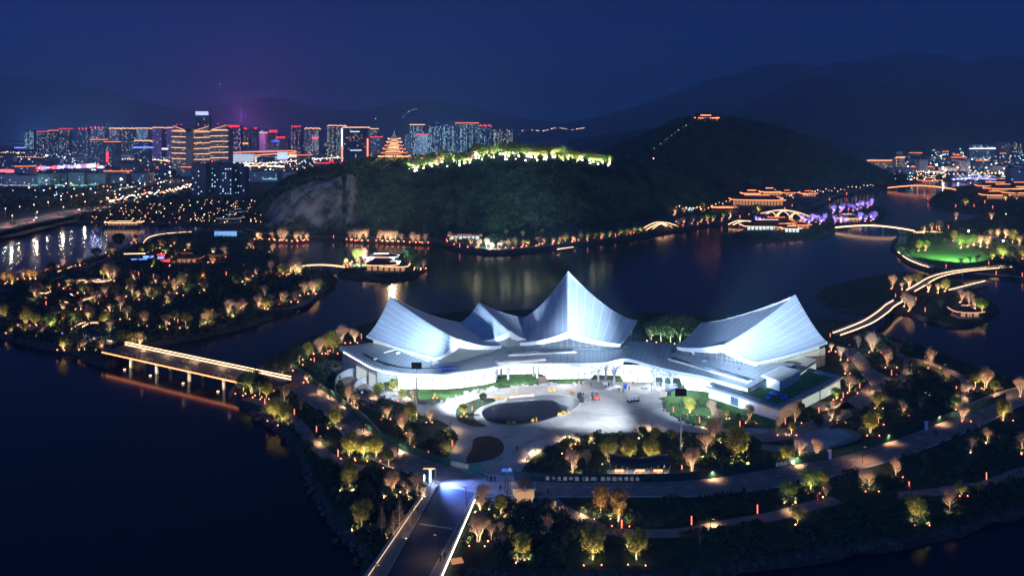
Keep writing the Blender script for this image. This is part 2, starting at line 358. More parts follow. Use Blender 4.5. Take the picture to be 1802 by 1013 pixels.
for pts, w, b in (([(1590, 408), (1588, 425), (1585, 440), (1605, 455), (1650, 470), (1700, 477)], 6, 1.8), ([(1742, 415), (1780, 428), (1830, 450)], 9, 1.8), ([(1700, 480), (1745, 483), (1802, 488)], 4, 1.8)):
    path('path', pts, w, 1.86, 'plaza', 5, base=b)
path('promenade', [(430, 402), (480, 412), (560, 416), (640, 417), (770, 420)], 5, 1.98, 'pave', base=1.9)
path('promenade', [(790, 424), (830, 431), (870, 438), (950, 433), (1050, 421), (1130, 409)], 5, 1.98, 'pave', base=1.9)
path('promenade', [(1190, 400), (1250, 392), (1330, 379), (1430, 362), (1480, 341), (1560, 326)], 6, 1.98, 'pave', base=1.9)
t = M['plaza'].node_tree; b = t.nodes['Principled BSDF']; src = b.inputs['Base Color'].links[0].from_socket
g = t.nodes.new('ShaderNodeNewGeometry'); mp_ = t.nodes.new('ShaderNodeMapping'); mp_.inputs['Rotation'].default_value = (0, 0, .35); bt_ = t.nodes.new('ShaderNodeTexBrick'); bt_.inputs['Scale'].default_value = .28; bt_.inputs['Mortar Size'].default_value = .03
bt_.inputs['Color1'].default_value = (1, 1, 1, 1); bt_.inputs['Color2'].default_value = (.86, .87, .9, 1); bt_.inputs['Mortar'].default_value = (.6, .6, .6, 1)
n2 = t.nodes.new('ShaderNodeTexNoise'); n2.inputs['Scale'].default_value = .05; n2.inputs['Detail'].default_value = 9; n2.inputs['Distortion'].default_value = 1.5; r2_ = ramp(t, [(.38, (.62, .6, .58)), (.5, (1, 1, 1)), (.62, (1, 1, 1)), (.7, (.8, .78, .74))])
m1 = t.nodes.new('ShaderNodeMixRGB'); m1.blend_type = 'MULTIPLY'; m1.inputs[0].default_value = 1; m2 = t.nodes.new('ShaderNodeMixRGB'); m2.blend_type = 'MULTIPLY'; m2.inputs[0].default_value = .8
t.links.new(g.outputs['Position'], mp_.inputs[0]); t.links.new(mp_.outputs[0], bt_.inputs[0]); t.links.new(g.outputs['Position'], n2.inputs[0]); t.links.new(n2.outputs['Fac'], r2_.inputs[0])
t.links.new(src, m1.inputs[1]); t.links.new(bt_.outputs[0], m1.inputs[2]); t.links.new(m1.outputs[0], m2.inputs[1]); t.links.new(r2_.outputs[0], m2.inputs[2]); t.links.new(m2.outputs[0], b.inputs['Base Color'])
# pond set in the plaza
pondm = mat('dark pond water', (.012, .014, .02), .08, var=.1, spec=.5)
sheet('pond_rim', [(846, 731), (848, 716), (870, 708), (885, 705), (892, 697), (930, 695), (975, 693), (1008, 697), (1023, 707), (1015, 720), (990, 733), (945, 746), (900, 750), (862, 747)], 2.09, 'kerb')
o = structure('pond_basin', MB().prism([Vector((v.x, v.y, 2.12)) for v in smooth(G([(848, 730), (851, 717), (872, 709), (890, 706), (896, 699), (930, 697), (975, 695), (1005, 699), (1019, 708), (1012, 718), (988, 731), (945, 744), (900, 748), (863, 745)]), 4, True)], 2.12, 2.12, False), mat('grey basin floor', (.10, .12, .14), .5, var=.1))
o = structure('pond', MB().prism([Vector((v.x, v.y, 2.15)) for v in smooth(G([(849, 730), (853, 720), (872, 712), (890, 709), (930, 705), (968, 704), (985, 711), (1003, 719), (985, 730), (945, 742), (900, 746), (864, 743)]), 4, True)], 2.15, 2.15, False), pondm)
# ------------------------------------------------------------------ main exhibition hall with four sail roofs
def seam(name, col, line, ku, kv, wu=.06, wv=.05, rough=.45, metal=.25):
    m = bpy.data.materials.new(name); m.use_nodes = True; t = m.node_tree; b = t.nodes['Principled BSDF']; l = t.links.new
    b.inputs['Roughness'].default_value = rough; b.inputs['Metallic'].default_value = metal
    u = t.nodes.new('ShaderNodeUVMap'); s = t.nodes.new('ShaderNodeSeparateXYZ'); l(u.outputs[0], s.inputs[0])
    def line_mask(o, k, w):
        a = t.nodes.new('ShaderNodeMath'); a.operation = 'MULTIPLY'; a.inputs[1].default_value = k; l(o, a.inputs[0])
        f = t.nodes.new('ShaderNodeMath'); f.operation = 'FRACT'; l(a.outputs[0], f.inputs[0])
        c = t.nodes.new('ShaderNodeMath'); c.operation = 'LESS_THAN'; c.inputs[1].default_value = w; l(f.outputs[0], c.inputs[0]); return c.outputs[0]
    g = t.nodes.new('ShaderNodeNewGeometry'); n = t.nodes.new('ShaderNodeTexNoise'); n.inputs['Scale'].default_value = .12; n.inputs['Detail'].default_value = 6; l(g.outputs['Position'], n.inputs['Vector'])
    r = ramp(t, [(.3, tuple(c * .82 for c in col)), (.7, col)]); l(n.outputs['Fac'], r.inputs[0]); out = r.outputs[0]
    for o, k, w in ((s.outputs[0], ku, wu), (s.outputs[1], kv, wv)):
        if not k: continue
        x = t.nodes.new('ShaderNodeMixRGB'); x.inputs[2].default_value = (*line, 1); l(line_mask(o, k, w), x.inputs[0]); l(out, x.inputs[1]); out = x.outputs[0]
    l(out, b.inputs['Base Color']); return m
M['sail'] = seam('sail roof panels', (.42, .48, .56), (.72, .77, .83), 16, 30, .07, .10, .45, .15)
M['podium'] = seam('standing seam roof', (.30, .34, .38), (.14, .17, .2), 90, 0, .12)
M['greenroof'] = mat('roof lawn', (.03, .14, .05), .95, var=.3, scale=.3)
hall = thing('exhibition_hall', 'long white hall with low curving roof and glowing glass front on the plaza', 'exhibition hall', P(1000, 660, 2))
FE = [(598, 611, 9), (629, 629, 9), (659, 645, 9), (698, 655, 9), (738, 658, 9), (777, 657, 9), (820, 653, 9), (860, 647, 9), (900, 640, 9), (968, 639, 9), (1027, 639, 9), (1063, 638, 9.2), (1103, 631, 11.3), (1152, 644, 9.2), (1196, 654, 9), (1240, 662, 9), (1267, 670, 9), (1317, 684, 9)]
BE = [(602, 610, 9), (676, 599, 9), (720, 597, 9), (760, 596, 9), (800, 595, 9), (840, 594, 9), (870, 592, 9), (900, 590, 9), (940, 590, 9), (980, 590, 9), (1030, 592, 9), (1070, 595, 9), (1120, 600, 9.1), (1160, 603, 9), (1230, 608, 9), (1300, 618, 9), (1350, 630, 9), (1400, 641, 9)]
fe = smooth([P(*a) for a in FE], 6); be = smooth([P(*a) for a in BE], 6)
for i, a in enumerate(FE):
    pass
mb = MB(); NV = 10; n = len(fe); mb.uv = []
for i in range(n):
    for j in range(NV + 1):
        v = j / NV; p = fe[i].lerp(be[i], v); p.z = 9 + (fe[i].z - 9) * (1 - v) ** 1.5 + .5 * math.sin(v * math.pi); mb.v.append(p); mb.uv.append((i / (n - 1), v))
for i in range(n - 1):
    for j in range(NV): k = i * (NV + 1) + j; mb.f.append((k, k + NV + 1, k + NV + 2, k + 1))
mb.build('roof', M['podium'], hall, smooth=True)
f1 = MB(); f2 = MB(); f3 = MB(); inn = []
for i in range(n):
    d = fe[min(i + 1, n - 1)] - fe[max(i - 1, 0)]; d.z = 0; d.normalize(); nn = Vector((-d.y, d.x, 0)); inn.append(fe[i] + nn * 5)
dz = Vector((0, 0, -1)); ou = []
for i in range(n): nn = (inn[i] - fe[i]); nn.z = 0; nn.normalize(); ou.append(fe[i] - nn * .25)
for i in range(n - 1):
    f1.q(ou[i] + dz * 1.1, ou[i + 1] + dz * 1.1, ou[i + 1] - dz * .12, ou[i] - dz * .12)
    f1.q(ou[i] - dz * .12, ou[i + 1] - dz * .12, fe[i + 1] - dz * .15 + (fe[i + 1] - ou[i + 1]), fe[i] - dz * .15 + (fe[i] - ou[i]))
    f2.q(ou[i] + dz * 1.1, inn[i] + dz * .9, inn[i + 1] + dz * .9, ou[i + 1] + dz * 1.1)
f1.build('fascia', mat('pale grey fascia', (.36, .40, .45), .5, var=.1), hall); f2.build('soffit', M['white'], hall)
f3.tube([ou[i] + dz * .75 + (ou[i] - fe[i]) * .6 for i in range(2, 58)], .16, 4); f3.build('light_strip', E['white'], hall)
# facade line at ground
FL = [(604, 648), (628, 664), (650, 676), (664, 683), (700, 688), (728, 685), (777, 686), (817, 683), (852, 678), (872, 673), (876, 660), (948, 658), (960, 662), (963, 668), (1040, 667), (1046, 660), (1092, 662), (1097, 672), (1147, 674), (1152, 664), (1196, 666), (1204, 686), (1262, 692)]
kinds = 'ccccgggggfggfgggfgfgfgg'
def mull_wall(parent, a, b, z0, z1a, z1b, m, step=2.2, transom=(.72,), nm='glass_wall', off=.06, mm='white', wd=.12):
    a = Vector(a); b = Vector(b); a.z = b.z = z0; d = b - a; ln = d.length; dn = d.normalized(); nn = Vector((dn.y, -dn.x, 0))
    w = MB().q(a, b, b + Vector((0, 0, z1b - z0)), a + Vector((0, 0, z1a - z0))); w.build(nm, m, parent)
    if step > 100: return
    k = max(1, round(ln / step)); g = MB()
    for i in range(k + 1):
        p = a + d * (i / k) + nn * off; zt = z1a + (z1b - z1a) * i / k
        g.box((p.x, p.y, (z0 + zt) / 2), (wd, wd, zt - z0), math.atan2(dn.y, dn.x))
    for tr in transom: g.bar(a + nn * off + Vector((0, 0, (z1a - z0) * tr)), b + nn * off + Vector((0, 0, (z1b - z0) * tr)), wd * .8)
    g.build('mullions', M[mm], parent)
M['mullion'] = mat('grey mullions', (.16, .18, .20), .6, var=.05)
fl = [P(*a) for a in FL]
for i in range(len(fl) - 1):
    kd = kinds[i]; a, b_ = fl[i], fl[i + 1]; top = 8.0 if not 14 <= i <= 19 else 8.6
    if kd == 'c':
        m_ = MB().q(a, b_, b_ + Vector((0, 0, 6.1)), a + Vector((0, 0, 6.1))); m_.build('wall', M['conc'], hall)
    elif kd == 'f': mull_wall(hall, a, b_, 2, top, top, M['glassd'] if i % 2 else E['facade'], 1.6)
    else:
        e = MB(); mull_wall(hall, a, b_, 2.25, top, top, E['facade'], 2.4 if i > 8 else 3.0, (.8, .3) if i in (13, 14) else (.62,), mm='mullion', wd=.22)
dr = MB()
for (x0, y0, x1, y1) in ((629, 664.6, 647, 674.5), (651, 676.5, 663, 682.5)):
    a, b_ = P(x0, y0), P(x1, y1); o_ = Vector((-.35, -.35, 0)); q_ = MB().q(a + o_, b_ + o_, b_ + o_ + Vector((0, 0, 4.9)), a + o_ + Vector((0, 0, 4.9))); q_.build('door', emat('lit white door', (.85, .95, 1), .55), hall)
back = MB()
for a, b_ in (((602, 610), (676, 599)), ((676, 599), (900, 590)), ((900, 590), (1160, 603)), ((1160, 603), (1400, 641)), ((1400, 641), (1317, 684))):
    a, b_ = P(*a, 9), P(*b_, 9); back.q((a.x, a.y, 2), (b_.x, b_.y, 2), (b_.x, b_.y, 8.9), (a.x, a.y, 8.9))
back.build('rear_wall', M['conc'], hall)
# branching columns
for x, y, z in ((1053, 672, 8.3), (1066, 669, 8.6), (1081, 677, 9.2), (1152, 683, 9.0), (1168, 685, 8.4), (1182, 686, 8.1)):
    p = P(x, y); c = MB(); c.tube([p, p + Vector((0, 0, 3.4)), p + Vector((0, 0, 4.4))], [.45, .4, .5], 8)
    for k in range(8):
        a = 2 * math.pi * k / 8; d = Vector((math.cos(a), math.sin(a), 0)); c.tube([p + Vector((0, 0, 3.2)), p + d * .5 + Vector((0, 0, 4.6)), p + d * 1.3 + Vector((0, 0, z - 2.6)), p + d * 2.7 + Vector((0, 0, z - 2.15))], [.3, .36, .34, .2], 5)
    c.build('branching_column', M['white'], hall)
for x, y in ((894, 668), (945, 665), (939, 662), (882, 662)):
    p = P(x, y); MB().tube([p, p + Vector((0, 0, 6.2))], .45, 8).build('column', M['white'], hall)
# long skylight boxes, hatches and clutter on the low roof
for (x0, y0, x1, y1, w, h) in ((893, 624, 1012, 618, 3.6, 1.0), (874, 638, 958, 631, 3.8, .9), (1180, 631, 1320, 671, 3, .8)):
    a, b_ = P(x0, y0, 9.4), P(x1, y1, 9.4); d = b_ - a; s_ = MB().box((a + b_) / 2, (d.length, w, h), math.atan2(d.y, d.x)); k = s_.build('skylight', M['conc'], hall)
    MB().box((a + b_) / 2 + Vector((0, 0, h / 2 + .06)), (d.length - 1, w - .9, .08), math.atan2(d.y, d.x)).build('pane', M['plaza'] if w > 3.7 else M['glassd'], k)
for x, y in ((820, 626), (700, 622), (735, 616), (660, 633), (1100, 612), (1185, 620), (1052, 612), (1240, 636)):
    p = P(x, y, 9.5); MB().box(p + Vector((0, 0, .3)), (1.6, 1.0, .8), .4).build('roof_hatch', M['dark'] if x % 2 else M['mast'], hall)
c_ = MB(); c_.ribbon(smooth([P(x, y, 9.62) for x, y in ((640, 622), (665, 634), (700, 644), (740, 647), (790, 646))], 5), .8, None, .2); c_.build('gutter', M['dark'], hall)
c_ = MB()
for a, b_ in (((690, 612), (756, 636)), ((700, 606), (750, 626)), ((676, 620), (730, 606)), ((760, 640), (800, 628))): c_.bar(P(*a, 9.7), P(*b_, 9.7), .22)
c_.build('roof_rail', M['white'], hall)
tag(MB().box(P(788, 646, 9.9), (7.5, 2.2, .35), .05).box(P(782, 648, 10.2), (3, 1.5, .3), .3).build('tarpaulin', M['blue']), 'crumpled blue tarpaulin lying on the low hall roof', 'tarpaulin')
M['mullion'] = mat('grey mullions', (.16, .18, .20), .6, var=.05); M['trim'] = mat('pale eave trim', (.46, .50, .56), .5, var=.06)
def sail(label, Pk, Fr, LB, LF, RB, RF, side_l, side_r, frontm, pf=1.6, pb=1.5, z0l=9, z0r=9, pr=1.4, bulge=0, back=True):
    root = thing('sail_roof', label, 'roof pavilion', (Fr.x, Fr.y, 9), group=None)
    NU, NVv = 22, 26; mb = MB(); mb.uv = []; grid = []
    def S(u, v):
        e0, e1 = (LF, LB) if u < 0 else (RF, RB); s = abs(u)
        e = e0.lerp(e1, v); r = Fr.lerp(Pk, v); zr = Fr.z + (Pk.z - Fr.z) * v ** pr; ze = e.z - .5 * math.sin(math.pi * v)
        p = pf + (pb - pf) * v; q = r.lerp(e, s)
        q.z = ze + (zr - ze) * (1 - s) ** p; return q
    for j in range(NVv + 1):
        for i in range(-NU, NU + 1): mb.v.append(S(i / NU, j / NVv)); mb.uv.append((i / NU * .5 + .5, j / NVv))
    wdt = 2 * NU + 1
    for j in range(NVv):
        for i in range(wdt - 1): k = j * wdt + i; mb.f.append((k, k + 1, k + wdt + 1, k + wdt))
    mb.build('roof_skin', M['sail'], root, smooth=True)
    cen = (LB + LF + RB + RF) / 4
    under = MB(); under.v = [v + Vector((0, 0, -.7)) for v in mb.v]; under.f = [f[::-1] for f in mb.f]; under.build('soffit', M['white'], root, smooth=True)
    front = [S(i / NU, 0) for i in range(-NU, NU + 1)]; bk_ = [S(i / NU, 1) for i in range(-NU, NU + 1)]
    left = [S(-1, j / NVv) for j in range(NVv + 1)]; right = [S(1, j / NVv) for j in range(NVv + 1)]
    nrm = (Fr - Pk); nrm.z = 0; nrm.normalize()
    tr = MB()
    def band(pts, d, hgt, ins):
        for i in range(len(pts) - 1):
            a, b_ = pts[i], pts[i + 1]; up = Vector((0, 0, .14)); h0 = hgt(i / (len(pts) - 1)); h1 = hgt((i + 1) / (len(pts) - 1))
            tr.q(a + d * .12 + up, a + d * .12 - Vector((0, 0, h0)) - d * ins, b_ + d * .12 - Vector((0, 0, h1)) - d * ins, b_ + d * .12 + up)
            tr.q(a + up + d * .12, b_ + up + d * .12, b_ + up - d * .3, a + up - d * .3)
    band(front, nrm, lambda t: 1.0 + 1.3 * math.exp(-((t - .5) / .22) ** 2) + .35, .6)
    dl = (LF - RF); dl.z = 0; dl.normalize()
    band(left, dl, lambda t: .8, .3); band(right, -dl, lambda t: .8, .3); band(bk_, -nrm, lambda t: .8, .3)
    tr.build('eave_trim', M['trim'], root)
    def wall(pts, m, z0, step, d, nm, drop=1.0, every=2):
        ip = [p.lerp(Vector((cen.x, cen.y, p.z)), .085) - d * .4 for p in pts]
        w = MB(); g = MB()
        for i in range(len(ip) - 1):
            a, b_ = ip[i], ip[i + 1]; w.q((a.x, a.y, z0), (b_.x, b_.y, z0), (b_.x, b_.y, b_.z - drop * .5), (a.x, a.y, a.z - drop * .5))
        wo_ = w.build(nm, m, root)
        if every:
            for i in range(0, len(ip), every):
                a = ip[i] + d * .15; h = a.z - drop * .5 - z0
                g.box((a.x, a.y, z0 + h / 2), (.13, .13, h), math.atan2(d.y, d.x))
            g.tube([Vector((p.x, p.y, z0 + .15)) + d * .2 for p in ip], .18, 4)
            g.tube([Vector((p.x, p.y, z0 + 1.5)) + d * .12 for p in ip if p.z - 2.4 > z0 + 1.5] or [Vector((0, 0, 9)), Vector((0, 0, 9.1))], .07, 4) if sum(p.z - 2.4 > z0 + 1.5 for p in ip) > 1 else None
            g.build('mullions', M['mullion'], root)
    wall(front, frontm, 9.3, 2, nrm, 'front_glazing', 1.4, 3)
    wall(left, side_l, z0l, 2, dl, 'side_wall', .6, 2 if side_l != M['conc'] else 0)
    wall(right, side_r, z0r, 2, -dl, 'side_wall', .6, 2 if side_r != M['conc'] else 0)
    wall(bk_, M['conc'], 2, 2, -nrm, 'rear_wall', .8, 0)
    return root
M['glassblue'] = mat('blue lit glass', (.10, .17, .28), .15, var=.5, scale=.5, spec=.9)
gl1 = emat('dim blue hall glass', (.30, .50, .85), .16); gl2 = emat('pale warm hall glass', (.85, 1, .85), .55); gl3 = emat('soft blue white glass', (.55, .8, 1), .2)
sail('tallest central sail roof with pointed ridge rising over the hall', Q(1000, 477, 350), Q(1001, 583, 316), P(913, 561, 12), P(915, 603, 12), P(1121, 564, 12), P(1092, 605, 12), M['conc'], M['conc'], gl1, 1.7, 1.5, 9, 2, 1.15)
sail('large sail roof at the west end of the hall', Q(687, 521, 345), Q(809, 598, 299), P(645, 591, 12), P(765, 630, 12), P(815, 567, 12), P(883, 607, 12), gl2, M['conc'], gl3, 1.7, 1.5, 9, 9, 1.5)
sail('smallest sail roof squeezed between the tall one and the western one', Q(843, 532, 352), Q(897, 582, 319), P(808, 568, 12), P(852, 599, 12), P(930, 558, 12), P(930, 597, 12), M['conc'], M['conc'], gl3, 1.6, 1.6, 9, 9, 1.4)
sail('large sail roof at the east end beside the green roofed block', Q(1400, 519, 334), Q(1271, 607, 298), P(1234, 568, 12), P(1191, 610, 12), P(1456, 602, 12), P(1331, 638, 12), M['conc'], gl2, gl1, 1.7, 1.35, 9, 9, 1.35)
# beige terrace body below the east sail
tb = thing('terrace_block', 'beige lit terrace block below the east sail roof', 'building', P(1400, 665, 2))
pg = [P(x, y, 8) for x, y in ((1348, 655), (1395, 624), (1439, 632), (1404, 656))]
MB().prism(pg, 7.2, 8, True).build('roof_slab', M['beige'], tb)
for i in range(4):
    a, b_ = pg[i].copy(), pg[(i + 1) % 4].copy(); c0 = sum(pg, Vector()) / 4; a = a.lerp(c0, .08); b_ = b_.lerp(c0, .08); mull_wall(tb, b_, a, 2, 7.2, 7.2, gl2, 2.2, ())
pg = [P(x, y, 9) for x, y in ((1335, 648), (1452, 612), (1446, 605), (1330, 640))]
MB().prism(pg, 2, 9.2).build('wall', M['beige'], tb)
# low block with lawn roof
blk = thing('annex_block', 'low white annex with green lawn roof and dark blue parapet', 'building', P(1371, 741, 2))
A_, B_, C_ = P(1247, 700), P(1371, 741), P(1479, 685); D_ = A_ + C_ - B_
mull_wall(blk, B_, C_, 2, 6, 6, M['beige'], 500, (), 'wall'); mull_wall(blk, D_, A_, 2, 6, 6, M['white'], 500, (), 'wall'); mull_wall(blk, C_, D_, 2, 6, 6, M['white'], 500, (), 'wall')
MB().q(A_, B_, B_ + Vector((0, 0, 4)), A_ + Vector((0, 0, 4))).build('wall', M['white'], blk)
dAB = (B_ - A_); nAB = Vector((dAB.y, -dAB.x, 0)).normalized() * .12; nBC = Vector(((C_ - B_).y, -(C_ - B_).x, 0)).normalized() * .15
for t0, t1, mm in ((.14, .33, E['facade']), (.335, .45, M['glassblue']), (.455, .6, E['facade'])): mull_wall(blk, A_ + dAB * t0 + nAB, A_ + dAB * t1 + nAB, 2.5, 5.3, 5.3, mm, 2.6, (), 'window')
mull_wall(blk, B_.lerp(C_, .34) + nBC, B_.lerp(C_, .62) + nBC, 2.2, 5.4, 5.4, gl2, 1.6, (), 'window'); mull_wall(blk, B_.lerp(C_, .64) + nBC, B_.lerp(C_, .97) + nBC, 2.2, 5.4, 5.4, gl2, 1.6, (), 'window')
cc = (A_ + B_ + C_ + D_) / 4; outp = [p + (p - cc).normalized() * 1.2 for p in (A_, B_, C_, D_)]; inp = [p.lerp(cc, .09) for p in (A_, B_, C_, D_)]
pr_ = MB(); V_ = lambda p, z: Vector((p.x, p.y, z))
for i in range(4):
    a, b_, c, d = outp[i], outp[(i + 1) % 4], inp[(i + 1) % 4], inp[i]; pr_.q(V_(a, 6.7), V_(b_, 6.7), V_(c, 6.7), V_(d, 6.7)); pr_.q(V_(a, 5.95), V_(b_, 5.95), V_(b_, 6.7), V_(a, 6.7)); pr_.q(V_(d, 6.7), V_(c, 6.7), V_(c, 6.2), V_(d, 6.2)); pr_.q(V_(a, 5.95), V_(A_ if i == 0 else (B_, C_, D_)[i - 1], 5.95), V_((B_, C_, D_, A_)[i], 5.95), V_(b_, 5.95))
pr_.build('parapet', mat('blue grey parapet', (.16, .2, .27), .6, var=.1), blk)
MB().prism(inp, 6.2, 6.25, False).build('roof_lawn', M['greenroof'], blk)
sh = MB().prism([V_(A_.lerp(cc, .12), 6.4), V_(A_.lerp(B_, .42).lerp(cc, .12), 6.4), V_(D_.lerp(C_, .36).lerp(cc, .3), 6.4), V_(D_.lerp(cc, .12), 6.4)], 6.2, 6.55)
sh.uv = [((v - A_).dot(dAB.normalized()) / 40, 0) for v in sh.v]; sh.build('metal_roof', M['podium'], blk)
pp = [P(x, y, 9.6) for x, y in ((1339, 661), (1372, 671), (1409, 651), (1376, 643))]; MB().prism(pp, 6.2, 9.6).build('penthouse', M['white'], blk)
ppc = sum(pp, Vector()) / 4; MB().prism([p.lerp(ppc, .1) for p in pp], 9.5, 9.68).build('penthouse_roof', M['conc'], blk)
for dx in (0, 7): MB().box(P(1355 + dx, 651, 8.5), (1.1, 1.1, 1.8)).build('vent', M['mast'], blk)
for x, y in ((1352, 697), (1366, 692), (1380, 698)): tag(MB().box(P(x, y, 6.5), (4.2, 1.0, .5), x).box(P(x + 2, y + 1, 6.9), (1.6, .8, .4), x * 2).build('tarpaulin', M['blue']), {1352: 'small blue tarpaulin nearest the plaza on the roof lawn', 1366: 'crumpled blue tarpaulin in the middle of the roof lawn', 1380: 'long blue tarpaulin farthest from the plaza on the roof lawn'}[x], 'tarpaulin', 'tarpaulins on the lawn roof')
# curved ramp walls at the west end
rw = 0
for pts, h, lb in (([(640, 661), (612, 662), (594, 671), (590, 690), (600, 705), (615, 714)], 3.4, 'curved pale retaining wall around the outer ramp'), ([(650, 673), (636, 676), (624, 684), (628, 697), (650, 708), (690, 730)], 3.0, 'curved pale retaining wall between the two ramps'), ([(664, 684), (668, 696), (690, 705)], 1.4, 'short curved wall beside the inner ramp')):
    p = smooth(G(pts), 6); a = MB(); a.ribbon([Vector((v.x, v.y, 2 + h * max(.25, 1 - i / len(p)))) for i, v in enumerate(p)], .5, None, h); tag(a.build('retaining_wall', M['conc']), lb, 'wall')
# added roof floodlights that shape the gradients on the sails
FL_ = [((952, 618), (975, 545), 342, 'west', 12), ((1060, 618), (1030, 545), 342, 'east', 9), ((1003, 612), (1000, 505), 348, 'middle', 6),
       ((760, 645), (720, 560), 330, 'a', 3), ((835, 624), (800, 590), 310, 'b', 3), ((888, 613), (850, 560), 340, 'c', 4), ((1215, 623), (1300, 590), 312, 'd', 5), ((1300, 650), (1390, 555), 325, 'e', 3)]
names = {'west': 'small white floodlight at the west foot of the tall sail', 'east': 'small white floodlight at the east foot of the tall sail', 'middle': 'small white floodlight at the apex of the tall sail', 'a': 'small white floodlight below the corner of the western sail', 'b': 'small white floodlight below the apex of the western sail', 'c': 'small white floodlight below the smallest sail', 'd': 'small white floodlight at the west foot of the eastern sail', 'e': 'small white floodlight at the front corner of the eastern sail'}
for (bx, by), (tx, ty), tY, k, pw in FL_:
    p = P(bx, by, 9.6); f = thing('floodlight', names[k], 'floodlight', p, group='roof floodlights')
    MB().box(p + Vector((0, 0, .25)), (.5, .4, .5)).build('housing', M['dark'], f); MB().box(p + Vector((0, .22, .3)), (.4, .06, .35)).build('lens', E['white'], f)
    lamp('lamp', 'SPOT', p + Vector((0, -.6, .8)), pw * 1000, (.48, .70, 1), f, Q(tx, ty, tY), 1.0, 62, .9)
exec_later = []
# downlights under the long eave
for i in range(22, len(fe) - 4, 7):
    o2 = (ou[i] - fe[i]).normalized(); q = fe[i] + o2 * .8 + Vector((0, 0, -1.35)); dl_ = MB().box(q + Vector((0, 0, .12)), (.5, .5, .2)).build('downlight', E['white'], hall)
    lamp('lamp', 'SPOT', q + Vector((0, 0, -.15)), 5200, (.93, .96, 1), hall, q + o2 * 9 + Vector((0, 0, -7)), .4, 150, 1)
# ------------------------------------------------------------------ floodlight masts
def mast(px, py, top, label, targets, pw):
    p = P(px, py); h = (py - top) * p.y / F; m = thing('floodlight_mast', label, 'light mast', p)
    MB().tube([p, p + Vector((0, 0, h))], [.28, .14], 8).build('pole', M['mast'], m)
    hd = MB().box(p + Vector((0, 0, h)), (3.4, .3, 2.2)); hh = hd.build('head_frame', M['dark'], m)
    for i in range(4):
        for j in range(2): MB().box(p + Vector((-1.25 + i * .83, .2, h - .5 + j)), (.6, .25, .6)).build('lamp_head', M['mast'], m)
    for i, (tg, col, ang, k) in enumerate(targets): lamp('lamp', 'SPOT', p + Vector((-1 + i * .7, .8, h + .3)), pw * k, col, m, tg, .8, ang, .8)
cw = (.56, .76, 1)
mast(733, 737, 643, 'tall grey floodlight mast on the lawn before the western glass front', [(Q(728, 560, 326), cw, 44, .5), (Q(885, 555, 340), cw, 20, 1.0), (P(890, 700), (.74, .85, 1), 76, .2), (Q(700, 640, 295), cw, 60, .22)], 1000000)
mast(1198, 803, 690, 'tall grey floodlight mast in the garden near the eastern end of the plaza', [(Q(1000, 530, 342), cw, 27, 3.8), (Q(1365, 560, 322), cw, 32, 3.6), (Q(1230, 640, 290), cw, 60, .35), (P(955, 700), (.74, .85, 1), 50, .45)], 900000)
